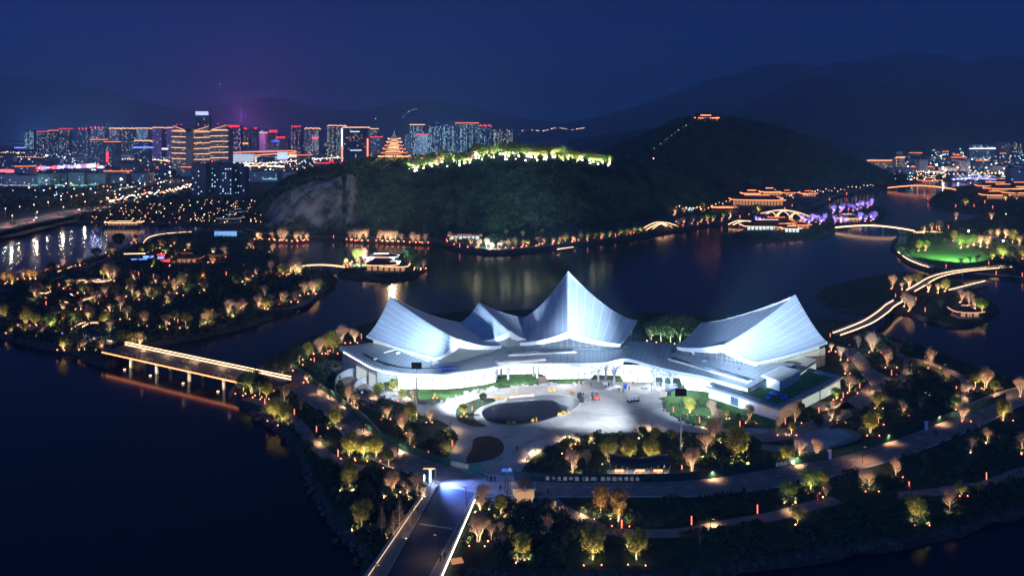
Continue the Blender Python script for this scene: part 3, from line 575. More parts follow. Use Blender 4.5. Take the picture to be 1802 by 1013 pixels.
# ------------------------------------------------------------------ trees
def unit_tree(kind, seed):
    r = random.Random(seed); tr = MB(); br = MB(); tips = []; H = 10.0
    sp = {'bare': .62, 'leafy': .6, 'round': .55, 'tall': .3, 'larch': .2, 'wide': .8, 'dark': .6, 'blossom': .6}[kind]
    def grow(p, d, ln, rad, dep):
        d = d.normalized(); q = p + d * ln; mid = p.lerp(q, .5) + Vector((r.uniform(-1, 1), r.uniform(-1, 1), r.uniform(-.3, .5))) * ln * .09
        (tr if dep < 3 else br).tube([p, mid, q], [rad, rad * .85, rad * .68], 6 if dep < 2 else 3, False)
        if dep >= 5: tips.append(q); return
        if dep >= 2: tips.append(mid); tips.append(q)
        k = 3 if dep < 3 else r.choice((2, 3))
        for i in range(k):
            a = 2 * math.pi * (i + r.random() * .7) / k; w = r.uniform(.35, .62) * sp / .55
            s = Vector((math.cos(a), math.sin(a), 0)); grow(q, d + s * w + Vector((0, 0, .10)), ln * r.uniform(.70, .92), rad * .60, dep + 1)
    if kind == 'larch':
        tr.tube([(0, 0, 0), (0, 0, H)], [.16, .03], 5)
        for i in range(60):
            z = 2 + 7.6 * i / 60; a = i * 2.4; ln = (10 - z) * .26 + .3; e = Vector((math.cos(a) * ln, math.sin(a) * ln, z + ln * .35)); br.tube([(0, 0, z), e], [.05, .02], 3, False)
            for k in range(3): f = .4 + .25 * k; m_ = Vector((0, 0, z)).lerp(e, f); br.tube([m_, m_ + Vector((r.uniform(-.4, .4), r.uniform(-.4, .4), .35))], .02, 3, False)
    else:
        nt_ = 1 if kind in ('round', 'tall', 'dark') else r.choice((1, 1, 2, 3))
        for i in range(nt_):
            a = r.uniform(0, 6.3); o = Vector((math.cos(a), math.sin(a), 0)) * (.25 if nt_ > 1 else 0)
            grow(o, Vector((o.x * 1.2 + r.uniform(-.1, .1), o.y * 1.2 + r.uniform(-.1, .1), 1)), r.uniform(1.3, 1.7) if kind != 'larch' else 2, .27 if nt_ == 1 else .2, 0)
        zz = max(v.z for v in br.v); k = H * .97 / zz; rr_ = sorted(math.hypot(v.x, v.y) for v in br.v)[int(len(br.v) * .97)]
        kx = {'bare': 3.3, 'leafy': 3.3, 'round': 3.0, 'tall': 2.0, 'wide': 4.2, 'dark': 3.6, 'blossom': 3.4}[kind] / rr_
        for v in tr.v + br.v: f = min(1, v.z / 3.5); v.x *= 1 + (kx - 1) * f; v.y *= 1 + (kx - 1) * f; v.z *= k
        tips[:] = [Vector((v.x * kx, v.y * kx, v.z * k)) for v in tips]
    if kind in ('bare', 'wide', 'leafy', 'blossom'):
        for i in range(16):
            z = r.uniform(1.6, 5.2); a = r.uniform(0, 6.28); d = Vector((math.cos(a), math.sin(a), r.uniform(.5, 1.1))); p0 = Vector((0, 0, z)); p1 = p0 + d * r.uniform(1.3, 2.6); (tr if i < 6 else br).tube([p0, p0.lerp(p1, .5) + Vector((0, 0, -.15)), p1], [.09, .07, .04], 3, False)
            for _ in range(5):
                d2 = (d.normalized() + Vector((r.gauss(0, .5), r.gauss(0, .5), r.gauss(.3, .4)))) * r.uniform(.5, 1.2); q = p0.lerp(p1, r.uniform(.4, 1)); br.tube([q, q + d2], [.035, .012], 3, False); tips.append(q + d2)
    # support poles
    if kind in ('bare', 'leafy', 'wide') and seed % 2:
        for i in range(3): a = 2.1 * i; tr.tube([(math.cos(a) * 1.0, math.sin(a) * 1.0, 0), (0, 0, 2.3)], .05, 3)
    if kind in ('bare', 'larch') or kind == 'blossom':
        for t in tips[:]:
            for _ in range(2):
                d = Vector((r.gauss(0, 1), r.gauss(0, 1), r.gauss(.5, .8))).normalized() * r.uniform(.4, .9); br.tube([t, t + d], [.026, .01], 3, False)
    if kind in ('leafy', 'round', 'tall', 'wide', 'dark', 'blossom'):
        nl = {'leafy': 3600, 'round': 4200, 'tall': 2600, 'wide': 3600, 'dark': 3200, 'blossom': 700}[kind]; lf = MB(); sz = .21 if kind != 'dark' else .3
        if kind == 'blossom': lf = br
        cl = [r.choice(tips) for _ in range(26)]
        rx = {'leafy': 3.1, 'tall': 1.9, 'wide': 3.6, 'dark': 3.4, 'blossom': 3}.get(kind, 3)
        for _ in range(44):
            d = Vector((r.gauss(0, 1), r.gauss(0, 1), r.gauss(0, 1))).normalized() * r.uniform(.55, 1) ** .5; cl.append(Vector((d.x * rx, d.y * rx, 6.1 + d.z * 3.4)))
        for i in range(nl):
            if kind == 'round':
                th = math.acos(r.uniform(-.6, 1)); ph = r.uniform(0, 6.283); q = 3.1 * (r.uniform(.55, 1) ** .4) * (1 + .06 * math.sin(ph * 5 + th * 7)); c = Vector((math.sin(th) * math.cos(ph) * q, math.sin(th) * math.sin(ph) * q, 6.4 + math.cos(th) * q * 1.1))
            else:
                c = (r.choice(cl) if r.random() < .8 else r.choice(tips)) + Vector((r.gauss(0, .5), r.gauss(0, .5), r.gauss(-.1, .5)))
            a = Vector((r.gauss(0, 1), r.gauss(0, 1), r.gauss(0, 1))).normalized(); b_ = a.orthogonal().normalized() * sz * r.uniform(.6, 1.3); c2 = a.cross(b_) * r.uniform(.5, .9)
            lf.q(c - b_, c - c2, c + b_, c + c2)
        return tr, br, (None if kind == 'blossom' else lf)
    return tr, br, None
PROTO = {}
MATS = {'bare': ('bark', 'twig', None), 'grey': ('bark', 'twigdark', None), 'leafy': ('bark', 'twig', 'leaf'), 'round': ('bark', 'twig', 'leaf'), 'tall': ('bark', 'twig', 'leafo'), 'larch': ('bark', 'twig', None), 'wide': ('bark', 'twig', 'leafb'), 'dark': ('bark', 'twigdark', 'leafd'), 'blossom': ('bark', 'blossom', None)}
def proto(kind, var):
    k = (kind, var)
    if k not in PROTO:
        tr, br, lf = unit_tree('bare' if kind == 'grey' else kind, var * 7 + len(kind)); mm = MATS[kind]
        if lf is not None: n0 = len(lf.v); lf.v += br.v; lf.f += [tuple(i + n0 for i in f) for f in br.f]; crown = lf; cm = mm[2]
        else: crown = br; cm = mm[1]
        a = tr.build('trunk', M[mm[0]]); b_ = crown.build('crown', M[cm]); PROTO[k] = (a.data, b_.data)
        bpy.data.objects.remove(a); bpy.data.objects.remove(b_)
    return PROTO[k]
TW = {'bare': ('bare tree', 'tree'), 'grey': ('dim bare tree', 'tree'), 'leafy': ('olive leafy tree', 'tree'), 'round': ('clipped dome tree', 'tree'), 'tall': ('amber leaved tree', 'tree'), 'larch': ('slender bare conifer', 'tree'), 'wide': ('fresh green tree', 'tree'), 'dark': ('dark evergreen tree', 'tree'), 'blossom': ('violet lit blossom tree', 'tree')}
NM = {'bare': 'bare_tree', 'grey': 'bare_tree', 'leafy': 'leafy_tree', 'round': 'dome_tree', 'tall': 'leafy_tree', 'larch': 'conifer', 'wide': 'leafy_tree', 'dark': 'evergreen_tree', 'blossom': 'blossom_tree'}
spotd = None
EXTRA = {}
def spot_fixture(p, label, aim, pw, col, group, light=True, size=1.0):
    global spotd
    if NS > 288:
        EXTRA.setdefault('rim', MB()).ball(p + Vector((0, 0, .32)), .38 * size, 7, 4, .2 * size); EXTRA.setdefault('lens', MB()).ball(p + Vector((0, -.1, .45)), .21 * size, 6, 4)
        lamp('lamp', 'SPOT', p + Vector((0, -.1, .7 * size)), pw, col, None, aim, .25, 150, 1); return
    if spotd is None:
        h = MB().tube([(0, 0, 0), (0, 0, .25)], [.10, .16], 6); o1 = h.build('housing', M['dark'])
        g = MB().ball((0, 0, .32), .30, 8, 5, .2); o2 = g.build('glowing_rim', E['spotring']); l_ = MB().ball((0, -.1, .43), .15, 6, 4); o3 = l_.build('lens', E['spotlens'])
        spotd = [o.data for o in (o1, o2, o3)]
        for o in (o1, o2, o3): bpy.data.objects.remove(o)
    s = thing('ground_spotlight', label, 'spotlight', p, 0, group, size)
    for nme, d in zip(('housing', 'glowing_rim', 'lens'), spotd):
        o = bpy.data.objects.new(nme, d); C.objects.link(o); o.parent = s
    if light: lamp('lamp', 'SPOT', p + Vector((0, -.1, .7 * size)), pw, col, s, aim, .25, 150, 1)
NS = 0
def lab16(t):
    w = t.split()
    for k in ('clipped', 'slender', 'small', 'dim', 'the', 'the', 'the'):
        if len(w) > 16 and k in w: w.remove(k)
    return ' '.join(w[:16])
def tree_zone(zone, start, lst, rev=False, z=2.0, litcol=(1, .74, .44), pwk=1.05, spots=2):
    """lst of (px, py, height px, kind, lit) -> named trees, with spotlights under the lit ones"""
    global NS
    lst = sorted(lst, key=lambda a: -a[0] if rev else a[0]); cnt = {}
    for (px, py, h, kind, lit) in lst:
        i = cnt.get(kind, 0); cnt[kind] = i + 1
        p = P(px, py, z); H = h * p.y / F; v = rnd.randrange(4)
        d = TW[kind][0]; lb = f"{'lit ' if lit and 'lit' not in d else ''}{d} {zone}, {ordn(i)} from {start}"
        t = thing(NM[kind], lb, 'tree', p - Vector((0, 0, .05)), rnd.uniform(0, 6.28), 'trees ' + zone, H / 10)
        for nme, dd in zip(('trunk', 'crown'), proto(kind, v)):
            o = bpy.data.objects.new(nme, dd); C.objects.link(o); o.parent = t
        if lit:
            pw = (85 * H ** 2 + 500) * pwk * lit; aim = p + Vector((0, .6, H * .62)); sc_ = max(.7, min(2.2, p.y / 300)) ; rr_ = H * .26
            ss = (-1, 1) if spots == 2 else ((-1,) if spots == 1 else ())
            for s in ss:
                q = p + Vector((s * rr_ + rnd.uniform(-.4, .4), -H * .34 + rnd.uniform(-.3, .3), 0)); NS += 1
                spot_fixture(q, lab16(f"spotlight {'east' if s > 0 else 'west'} of {ordn(i)} {d.replace('lit ', '')} from {start}, {zone}"), aim, pw / len(ss), litcol, 'spotlights under trees ' + zone, True, sc_)
def rib(pts, w):
    p = [Vector((a, b_, 0)) for a, b_ in pts]; m_ = MB(); l_, r_ = m_.ribbon(p, w, 0); return [(v.x, v.y) for v in l_ + r_[::-1]]
EX = [rib(ST, 46), [(x, y) for x, y in PLZ], [(590, 590), (1130, 540), (1480, 560), (1500, 700), (1371, 760), (1245, 710), (700, 705), (600, 680)], [(640, 1013), (757, 845), (845, 860), (840, 900), (790, 1013)], rib([(965, 872), (1030, 915), (1150, 938), (1280, 921), (1475, 880)], 20), rib([(1575, 872), (1700, 857), (1790, 832)], 16), rib([(1330, 770), (1450, 742), (1540, 680), (1510, 632), (1490, 612)], 26), rib([(1592, 628), (1690, 662), (1700, 715)], 16), [(1290, 760), (1400, 750), (1510, 752), (1510, 785), (1350, 800), (1290, 790)], rib([(432, 700), (520, 740), (575, 800), (640, 823)], 16), [(1060, 795), (1190, 795), (1190, 850), (1060, 850)]]
Z = tree_zone
Z('beside the street bridge', 'the street', [(615, 802, 42, 'leafy', 1), (640, 806, 42, 'leafy', 1.3), (660, 806, 44, 'leafy', 1), (684, 820, 30, 'round', .7), (615, 859, 48, 'leafy', 1), (690, 869, 46, 'bare', 1), (734, 872, 42, 'bare', .8), (717, 872, 20, 'bare', .8), (742, 871, 20, 'bare', .8), (636, 926, 50, 'leafy', 1), (672, 940, 50, 'larch', 0), (703, 937, 62, 'larch', .4), (692, 945, 48, 'larch', 0), (722, 930, 34, 'larch', 0)], True)
Z('south of the street', 'the bridge', [(842, 952, 56, 'bare', .8), (850, 893, 46, 'bare', .7), (881, 907, 38, 'round', .9), (918, 982, 48, 'leafy', 1), (1043, 984, 60, 'leafy', 1), (1120, 984, 58, 'leafy', .8), (1057, 905, 55, 'tall', .8), (1088, 917, 60, 'tall', 1), (924, 878, 46, 'grey', .5), (1388, 880, 38, 'wide', .8), (1427, 862, 42, 'wide', .8), (1529, 860, 36, 'bare', .9), (1576, 836, 34, 'bare', .9), (1613, 916, 48, 'leafy', .9), (1671, 899, 46, 'bare', .6), (1692, 870, 24, 'leafy', .3), (1694, 738, 34, 'bare', .6), (1765, 736, 36, 'leafy', .8), (1798, 796, 38, 'bare', .8), (1600, 868, 16, 'grey', 0), (1439, 886, 26, 'grey', 0)])
Z('behind the lettered fence', 'the gate', [(1007, 834, 46, 'bare', .8), (1002, 789, 16, 'bare', 1), (1016, 780, 20, 'bare', 1.2), (1040, 779, 20, 'bare', 1.2), (1071, 811, 43, 'leafy', .6), (1107, 811, 44, 'leafy', .7), (1146, 810, 42, 'leafy', .6), (1217, 828, 46, 'bare', .9), (1243, 802, 46, 'bare', .8), (1256, 774, 40, 'bare', .5), (1297, 810, 62, 'leafy', .8), (1385, 814, 32, 'leafy', 1.6), (1407, 806, 37, 'bare', 1), (1437, 802, 33, 'bare', .8), (1393, 764, 22, 'round', .8), (1371, 763, 14, 'dark', 0), (1440, 753, 24, 'dark', 0), (1531, 762, 38, 'leafy', .7), (1546, 745, 26, 'round', .8), (1589, 729, 28, 'bare', .4), (1685, 719, 24, 'wide', 1.1), (1160, 800, 20, 'dark', 0), (1225, 790, 26, 'dark', 0), (1190, 815, 26, 'dark', 0)])
Z('in the garden east of the annex', 'the annex', [(1495, 689, 33, 'bare', .9), (1488, 656, 21, 'bare', .9), (1480, 632, 24, 'bare', .7), (1535, 618, 36, 'bare', .8), (1562, 644, 37, 'bare', .4), (1637, 645, 36, 'bare', .6), (1471, 702, 23, 'wide', 1), (1543, 716, 27, 'leafy', .7), (1716, 682, 26, 'round', 1), (1734, 682, 40, 'bare', .9), (1751, 695, 27, 'round', 1), (1796, 694, 34, 'bare', 1), (1510, 612, 24, 'grey', 0), (1580, 625, 24, 'grey', 0), (1462, 618, 18, 'bare', .7), (1600, 690, 30, 'grey', 0), (1620, 720, 28, 'grey', 0)])
Z('between annex and fence', 'the plaza', [(1214, 727, 30, 'leafy', 1), (1200, 690, 14, 'dark', 0), (1254, 731, 30, 'bare', .6), (1279, 736, 17, 'round', .8), (1318, 741, 34, 'grey', .4), (1371, 762, 32, 'bare', .5), (1399, 742, 30, 'bare', .5), (1424, 738, 22, 'dark', 0), (1463, 738, 24, 'bare', .5), (1476, 742, 26, 'grey', .3), (1300, 740, 14, 'dark', 0), (1410, 724, 16, 'dark', 0)])
Z('on the lawn beside the western ramps', 'the lake', [(591, 750, 36, 'leafy', .9), (612, 707, 32, 'bare', .6), (623, 716, 24, 'bare', .9), (681, 735, 26, 'bare', .8), (707, 758, 35, 'bare', .9), (722, 740, 33, 'leafy', .8), (721, 783, 30, 'bare', .5), (757, 742, 23, 'bare', .9), (692, 690, 26, 'leafy', .6), (708, 704, 22, 'leafy', .6), (719, 684, 22, 'leafy', 0), (727, 702, 17, 'bare', .7), (816, 731, 23, 'leafy', .8), (850, 707, 17, 'dark', 0), (680, 690, 18, 'dark', 0), (765, 700, 12, 'bare', .6), (700, 772, 22, 'dark', 0)])
Z('on the northwest bank by the hall', 'the bridge', [(443, 692, 44, 'wide', .35), (428, 690, 34, 'dark', .3), (457, 696, 36, 'dark', .3), (470, 700, 30, 'leafy', .5), (479, 686, 19, 'wide', .6), (484, 737, 40, 'leafy', .9), (502, 745, 37, 'leafy', 1), (500, 706, 34, 'grey', .5), (540, 672, 18, 'bare', .6), (497, 662, 30, 'dark', .3), (512, 650, 30, 'dark', .3), (527, 640, 30, 'dark', .3), (542, 631, 30, 'leafy', .3), (562, 621, 30, 'bare', .5), (586, 620, 38, 'leafy', .5), (601, 602, 33, 'bare', .4), (625, 602, 27, 'bare', .7), (455, 668, 18, 'dark', 0), (472, 660, 22, 'dark', 0), (574, 616, 30, 'tall', .5), (530, 720, 26, 'grey', 0), (560, 745, 26, 'dark', 0)])
Z('along the island road', 'the far corner', [(7, 499, 24, 'tall', .7), (21, 499, 24, 'tall', .8), (41, 491, 20, 'bare', .6), (52, 491, 17, 'tall', 1), (62, 491, 18, 'tall', 1), (110, 470, 16, 'bare', .6), (140, 468, 15, 'bare', .5), (65, 532, 38, 'bare', .7), (87, 511, 14, 'leafy', .5), (121, 508, 21, 'bare', .9), (170, 455, 20, 'dark', 0), (90, 480, 20, 'dark', 0), (195, 445, 20, 'leafy', .4), (210, 435, 26, 'dark', 0), (238, 428, 16, 'tall', .7)], z=2)
Z('in the western garden', 'the lake edge', [(4, 561, 30, 'leafy', .5), (46, 571, 29, 'leafy', .6), (62, 572, 22, 'leafy', .4), (89, 577, 28, 'wide', .9), (44, 585, 18, 'leafy', .8), (112, 615, 25, 'leafy', .8), (147, 615, 20, 'bare', .9), (179, 616, 22, 'bare', .7), (111, 550, 19, 'bare', .8), (142, 544, 18, 'bare', .6), (155, 561, 26, 'bare', .8), (184, 570, 25, 'leafy', .9), (192, 547, 14, 'bare', .9), (212, 547, 32, 'bare', .4), (224, 561, 27, 'grey', .3), (255, 573, 29, 'bare', .5), (292, 578, 27, 'bare', .8), (327, 576, 28, 'round', .2), (364, 573, 32, 'bare', .6), (403, 556, 31, 'bare', .6), (426, 550, 26, 'bare', .5), (217, 607, 28, 'leafy', 1), (232, 609, 26, 'leafy', 1), (246, 611, 30, 'bare', 1), (20, 586, 16, 'leafy', .7), (108, 585, 18, 'bare', .5), (130, 590, 16, 'tall', .6), (75, 590, 24, 'bare', .3), (95, 560, 24, 'grey', 0)], True)
Z('in the island centre', 'the west', [(192, 492, 34, 'bare', .8), (200, 494, 26, 'bare', .6), (235, 491, 17, 'bare', .7), (243, 527, 18, 'bare', .6), (260, 521, 21, 'bare', .5), (289, 505, 13, 'bare', .7), (308, 515, 28, 'bare', .6), (321, 500, 21, 'wide', .6), (358, 489, 18, 'tall', .6), (372, 462, 14, 'round', .6), (395, 452, 22, 'bare', .3), (335, 460, 12, 'round', .5), (290, 446, 14, 'wide', .5), (250, 446, 14, 'leafy', .4), (310, 452, 16, 'grey', .3), (185, 520, 26, 'grey', .3), (205, 525, 28, 'grey', 0), (280, 480, 22, 'dark', 0), (340, 530, 24, 'dark', 0), (400, 510, 24, 'dark', 0), (370, 525, 22, 'dark', 0), (300, 540, 24, 'grey', 0), (440, 500, 26, 'grey', .1), (500, 485, 22, 'leafy', .2)])
r2 = random.Random(77); xt = []
while len(xt) < 40:
    x, y = r2.uniform(20, 560), r2.uniform(430, 600); p = P(x, y)
    if inside(p, ISL): xt.append((x, y, r2.uniform(14, 22) * (y - 232) / 300 + 4, r2.choice(('bare', 'leafy', 'bare', 'tall', 'wide', 'round')), r2.choice((.3, .5, .7))))
Z('deeper in the western garden', 'the west', xt, spots=1)
xt = []
while len(xt) < 26:
    x, y = r2.uniform(560, 1780), r2.uniform(640, 960); p = P(x, y)
    if inside(p, MAIN) and not any(inside((x, y), e) for e in EX): xt.append((x, y, r2.uniform(20, 34), r2.choice(('grey', 'dark', 'bare', 'leafy', 'round')), r2.choice((0, .3, .5))))
Z('scattered through the park', 'the west', xt, spots=1)
Z('on the eastern island shore', 'the tip', [(456, 543, 27, 'bare', .6), (469, 543, 21, 'leafy', .6), (499, 534, 24, 'bare', .5), (520, 531, 21, 'grey', .2), (536, 519, 26, 'bare', .6), (551, 516, 26, 'bare', .7), (520, 481, 34, 'bare', .8), (512, 483, 24, 'bare', .6), (494, 481, 18, 'leafy', .3), (527, 483, 20, 'bare', .5), (548, 497, 14, 'grey', 0), (445, 520, 26, 'dark', 0), (475, 510, 24, 'dark', 0)], True)
Z('on the tea house islet', 'the footbridge', [(609, 466, 12, 'round', .8), (628, 460, 24, 'wide', .6), (640, 456, 22, 'bare', .5), (616, 470, 10, 'bare', .5), (722, 470, 36, 'dark', .2), (735, 474, 22, 'dark', .2), (708, 465, 20, 'dark', 0), (745, 472, 18, 'grey', .3)], z=1.4)
Z('on the promenade below the cliff', 'the white screens', [(x, y, h, k, l) for x, y, h, k, l in ((453, 421, 14, 'bare', 1), (459, 421, 13, 'bare', 1), (479, 421, 13, 'bare', 1), (493, 422, 24, 'bare', .8), (500, 423, 22, 'bare', .8), (521, 424, 20, 'bare', .9), (530, 423, 18, 'bare', .7), (540, 422, 13, 'bare', .8), (616, 421, 18, 'bare', .6), (625, 422, 20, 'bare', .7), (633, 423, 22, 'bare', .8), (644, 423, 22, 'bare', .8), (669, 423, 20, 'bare', .8), (678, 424, 20, 'bare', .8), (687, 424, 21, 'bare', .8), (696, 424, 21, 'bare', .7), (707, 425, 16, 'bare', .6), (727, 426, 20, 'bare', .6), (736, 426, 16, 'bare', .7), (749, 427, 17, 'bare', .5))], z=1.9, pwk=1.0)
pr = []
r2 = random.Random(11)
for i, x in enumerate(range(790, 1340, 13)):
    xs = [770, 800, 870, 950, 1050, 1150, 1240, 1340]; ys = [418, 431, 440, 433, 421, 406, 391, 377]
    y = float(np.interp(x, xs, ys)); k = 'wide' if 1027 < x < 1098 or 1104 < x < 1136 or 1228 < x < 1280 else r2.choice(('bare', 'bare', 'leafy', 'bare', 'grey'))
    if 1136 < x < 1184: continue
    pr.append((x + r2.uniform(-3, 3), y - r2.uniform(0, 3), 12 if k == 'wide' else r2.uniform(12, 20), k, .6 if k != 'grey' else 0))
Z('on the long promenade', 'the cliff', pr, z=1.9, spots=1)
pr = []
for i in range(26):
    x = r2.uniform(880, 1420); y = float(np.interp(x, [880, 1000, 1150, 1300, 1420], [425, 408, 388, 366, 352])) - r2.uniform(0, 14)
    pr.append((x, y, r2.uniform(9, 15), r2.choice(('bare', 'grey', 'leafy', 'dark')), r2.choice((0, .5, 0, .7))))
Z('inland of the promenade', 'the cliff', pr, z=1.9, spots=1)
Z('on the blossom islet', 'the dark roofs', [(1468 + r2.uniform(-3, 3) + i * 4.3, (392 - i * .3 if i % 2 else 376 - i * .9) + r2.uniform(-2, 2), r2.uniform(11, 16), 'blossom', 1.0) for i in range(18)] + [(1330 + i * 7, 388 + (i % 3), 9, 'blossom', .8) for i in range(5)] + [(1410 + i * 7, 388 + (i % 3) * 3, 13, 'blossom', 1) for i in range(7)] + [(1500, 388, 10, 'dark', 0), (1520, 385, 10, 'dark', 0), (1345, 418, 10, 'dark', 0), (1385, 418, 9, 'dark', 0)], z=1.4, litcol=(.36, .26, 1), pwk=1.6, spots=1)
Z('around the bright lawn', 'the boardwalk', [(1618, 441, 20, 'leafy', .4), (1630, 440, 18, 'leafy', .4), (1679, 424, 19, 'leafy', .5), (1692, 436, 26, 'wide', 1.2), (1704, 434, 22, 'wide', 1.6), (1714, 431, 20, 'wide', 1), (1726, 434, 22, 'bare', .8), (1738, 435, 22, 'bare', .8), (1744, 418, 16, 'bare', 1), (1756, 418, 17, 'bare', 1), (1771, 418, 17, 'bare', 1), (1784, 427, 24, 'leafy', .8), (1765, 453, 26, 'wide', 1.1), (1748, 455, 16, 'wide', .8), (1691, 468, 17, 'grey', 0), (1707, 465, 16, 'grey', 0), (1720, 462, 16, 'grey', 0), (1640, 408, 18, 'bare', .6), (1655, 404, 18, 'bare', .5), (1626, 410, 15, 'bare', .6), (1683, 385, 14, 'bare', .5), (1700, 360, 12, 'leafy', .8), (1745, 385, 14, 'bare', .8), (1790, 350, 14, 'bare', .8), (1770, 352, 12, 'leafy', .6), (1795, 430, 18, 'bare', .8), (1800, 455, 20, 'leafy', .3), (1660, 350, 12, 'dark', 0), (1672, 345, 12, 'dark', 0), (1687, 352, 12, 'dark', 0)], z=1.8, spots=1)
Z('on the two eastern islets', 'the hall', [(1571, 507, 25, 'bare', .7), (1600, 507, 27, 'bare', .5), (1615, 501, 24, 'leafy', .2), (1588, 509, 16, 'bare', .4), (1634, 513, 18, 'bare', .7), (1651, 515, 18, 'bare', .7), (1664, 512, 22, 'leafy', .7), (1692, 531, 24, 'bare', .6), (1705, 537, 27, 'bare', .6), (1716, 542, 20, 'bare', .4), (1728, 548, 26, 'wide', .5), (1602, 546, 28, 'bare', .5), (1592, 538, 26, 'bare', .4), (1560, 512, 18, 'dark', 0), (1625, 532, 14, 'dark', 0), (1655, 540, 14, 'dark', 0), (1480, 510, 12, 'dark', 0), (1680, 545, 10, 'dark', 0)], z=1.6, spots=1)
Z('behind the hall on the lake shore', 'the tall sail', [(1146, 598, 32, 'dark', .5), (1163, 600, 42, 'dark', .5), (1180, 602, 46, 'dark', .5), (1197, 602, 48, 'dark', .5), (1213, 600, 44, 'dark', .5), (1226, 598, 36, 'dark', .4), (1155, 588, 30, 'dark', .3), (1205, 586, 34, 'dark', .3), (1180, 585, 34, 'dark', .3), (1282, 562, 9, 'grey', 0)], litcol=(.7, 1, .85), spots=1)
# ------------------------------------------------------------------ hills and mountains
def clumps(name, centers, sizes, nl, leaf, m, seed=1, label=None, flat=.6):
    g = np.random.default_rng(seed); n = len(centers); c = np.repeat(np.array(centers, float), nl, 0); s = np.repeat(np.array(sizes, float), nl)[:, None]
    d = g.normal(size=(n * nl, 3)); d /= np.linalg.norm(d, axis=1)[:, None]; rad = g.uniform(.55, 1.05, (n * nl, 1)); d[:, 2] = np.abs(d[:, 2]) * 1.2 - .2
    p = c + d * rad * s * np.array([1, 1, flat + .35])
    nr = d + g.normal(size=d.shape) * .7; a = np.cross(nr, g.normal(size=d.shape)); a /= np.linalg.norm(a, axis=1)[:, None]; b_ = np.cross(nr, a); b_ /= np.linalg.norm(b_, axis=1)[:, None]
    a *= s * leaf * g.uniform(.6, 1.3, (n * nl, 1)); b_ *= s * leaf * g.uniform(.4, 1, (n * nl, 1))
    v = np.stack([p - a, p - b_, p + a, p + b_], 1).reshape(-1, 3); N = n * nl
    me = bpy.data.meshes.new(name); me.vertices.add(N * 4); me.vertices.foreach_set('co', v.ravel().astype(np.float32)); me.loops.add(N * 4); me.loops.foreach_set('vertex_index', np.arange(N * 4, dtype=np.int32))
    me.polygons.add(N); me.polygons.foreach_set('loop_start', np.arange(0, N * 4, 4, dtype=np.int32)); me.update(calc_edges=True); me.validate()
    me.materials.append(m); o = bpy.data.objects.new(name, me); C.objects.link(o); return tag(o, label, None, None, 'stuff')
rockm = bpy.data.materials.new('cliff rock and scrub'); rockm.use_nodes = True; t = rockm.node_tree; b = t.nodes['Principled BSDF']; b.inputs['Roughness'].default_value = .95; l = t.links.new
g_ = t.nodes.new('ShaderNodeNewGeometry'); mp = t.nodes.new('ShaderNodeMapping'); mp.inputs['Scale'].default_value = (.09, .09, .012); n1 = t.nodes.new('ShaderNodeTexNoise'); n1.inputs['Scale'].default_value = 1; n1.inputs['Detail'].default_value = 8
l(g_.outputs['Position'], mp.inputs['Vector']); l(mp.outputs[0], n1.inputs['Vector'])
r1 = ramp(t, [(.32, (.04, .045, .035)), (.48, (.19, .15, .12)), (.6, (.30, .25, .21)), (.72, (.40, .35, .31))]); l(n1.outputs['Fac'], r1.inputs[0])
at = t.nodes.new('ShaderNodeAttribute'); at.attribute_name = 'rock'; mxx = t.nodes.new('ShaderNodeMixRGB'); mxx.inputs[1].default_value = (.015, .032, .018, 1); l(at.outputs['Fac'], mxx.inputs[0]); l(r1.outputs[0], mxx.inputs[2]); l(mxx.outputs[0], b.inputs['Base Color'])
HILLZ = {}
def hill(name, ridge, base, Yr, zb=1.9, nx=150, ny=40, backd=300, m=None, rough=5, rock=None, prof=1.6, nscale=.02):
    xs = [a for a, _ in ridge]; ys = [a for _, a in ridge]; bx = [a for a, _ in base]; by = [a for _, a in base]
    mb = MB(); rk = []; g2 = {}
    for i in range(nx + 1):
        px = xs[0] + (xs[-1] - xs[0]) * i / nx; ry = float(np.interp(px, xs, ys)); b0 = float(np.interp(px, bx, by)); yr = Yr(px) if callable(Yr) else Yr
        zr = max(zb + 1, CZ - (ry - HY) / F * yr); yf = min(F * (CZ - zb) / (b0 - HY) if b0 < 9000 else b0 - 10000, yr - 20)
        for j in range(ny + 1):
            tt = j / ny * 1.6
            if tt <= 1: Y = yf + (yr - yf) * tt; w = rock(px) if rock else 0; pf = prof * (1 - .62 * w); k = 1 - (1 - tt) ** (pf + 1e-3) if w < .05 else (1 - (1 - tt) ** prof) * (1 - w) + w * min(1, (tt / .38)) ** .8 * (.82 + .18 * tt)
            else: s = (tt - 1) / .6; Y = yr + backd * s; k = (1 - s * s * s) * (1 - s) ** .3 if s < 1 else 0; w = 0
            x = (px - CX) / F * Y; z = zb + (zr - zb) * k; nz = noise.fractal(Vector((x, Y, 0)) * nscale, 1, 2, 5) * rough * min(1, k * 1.6) * (1 if tt < .95 or tt > 1.1 else .4)
            z = max(zb - 1, z + nz); mb.v.append(Vector((x, Y, z))); rk.append(w if .02 < tt < .45 else 0); g2[(i, j)] = mb.v[-1]
    for i in range(nx):
        for j in range(ny): k = i * (ny + 1) + j; mb.f.append((k, k + ny + 1, k + ny + 2, k + 1))
    o = structure(name, mb, m or rockm); o.data.polygons.foreach_set('use_smooth', [True] * len(o.data.polygons))
    at_ = o.data.attributes.new('rock', 'FLOAT', 'POINT'); at_.data.foreach_set('value', rk)
    HILLZ[name + str(len(HILLZ))] = (g2, nx, ny, rk); return g2, rk
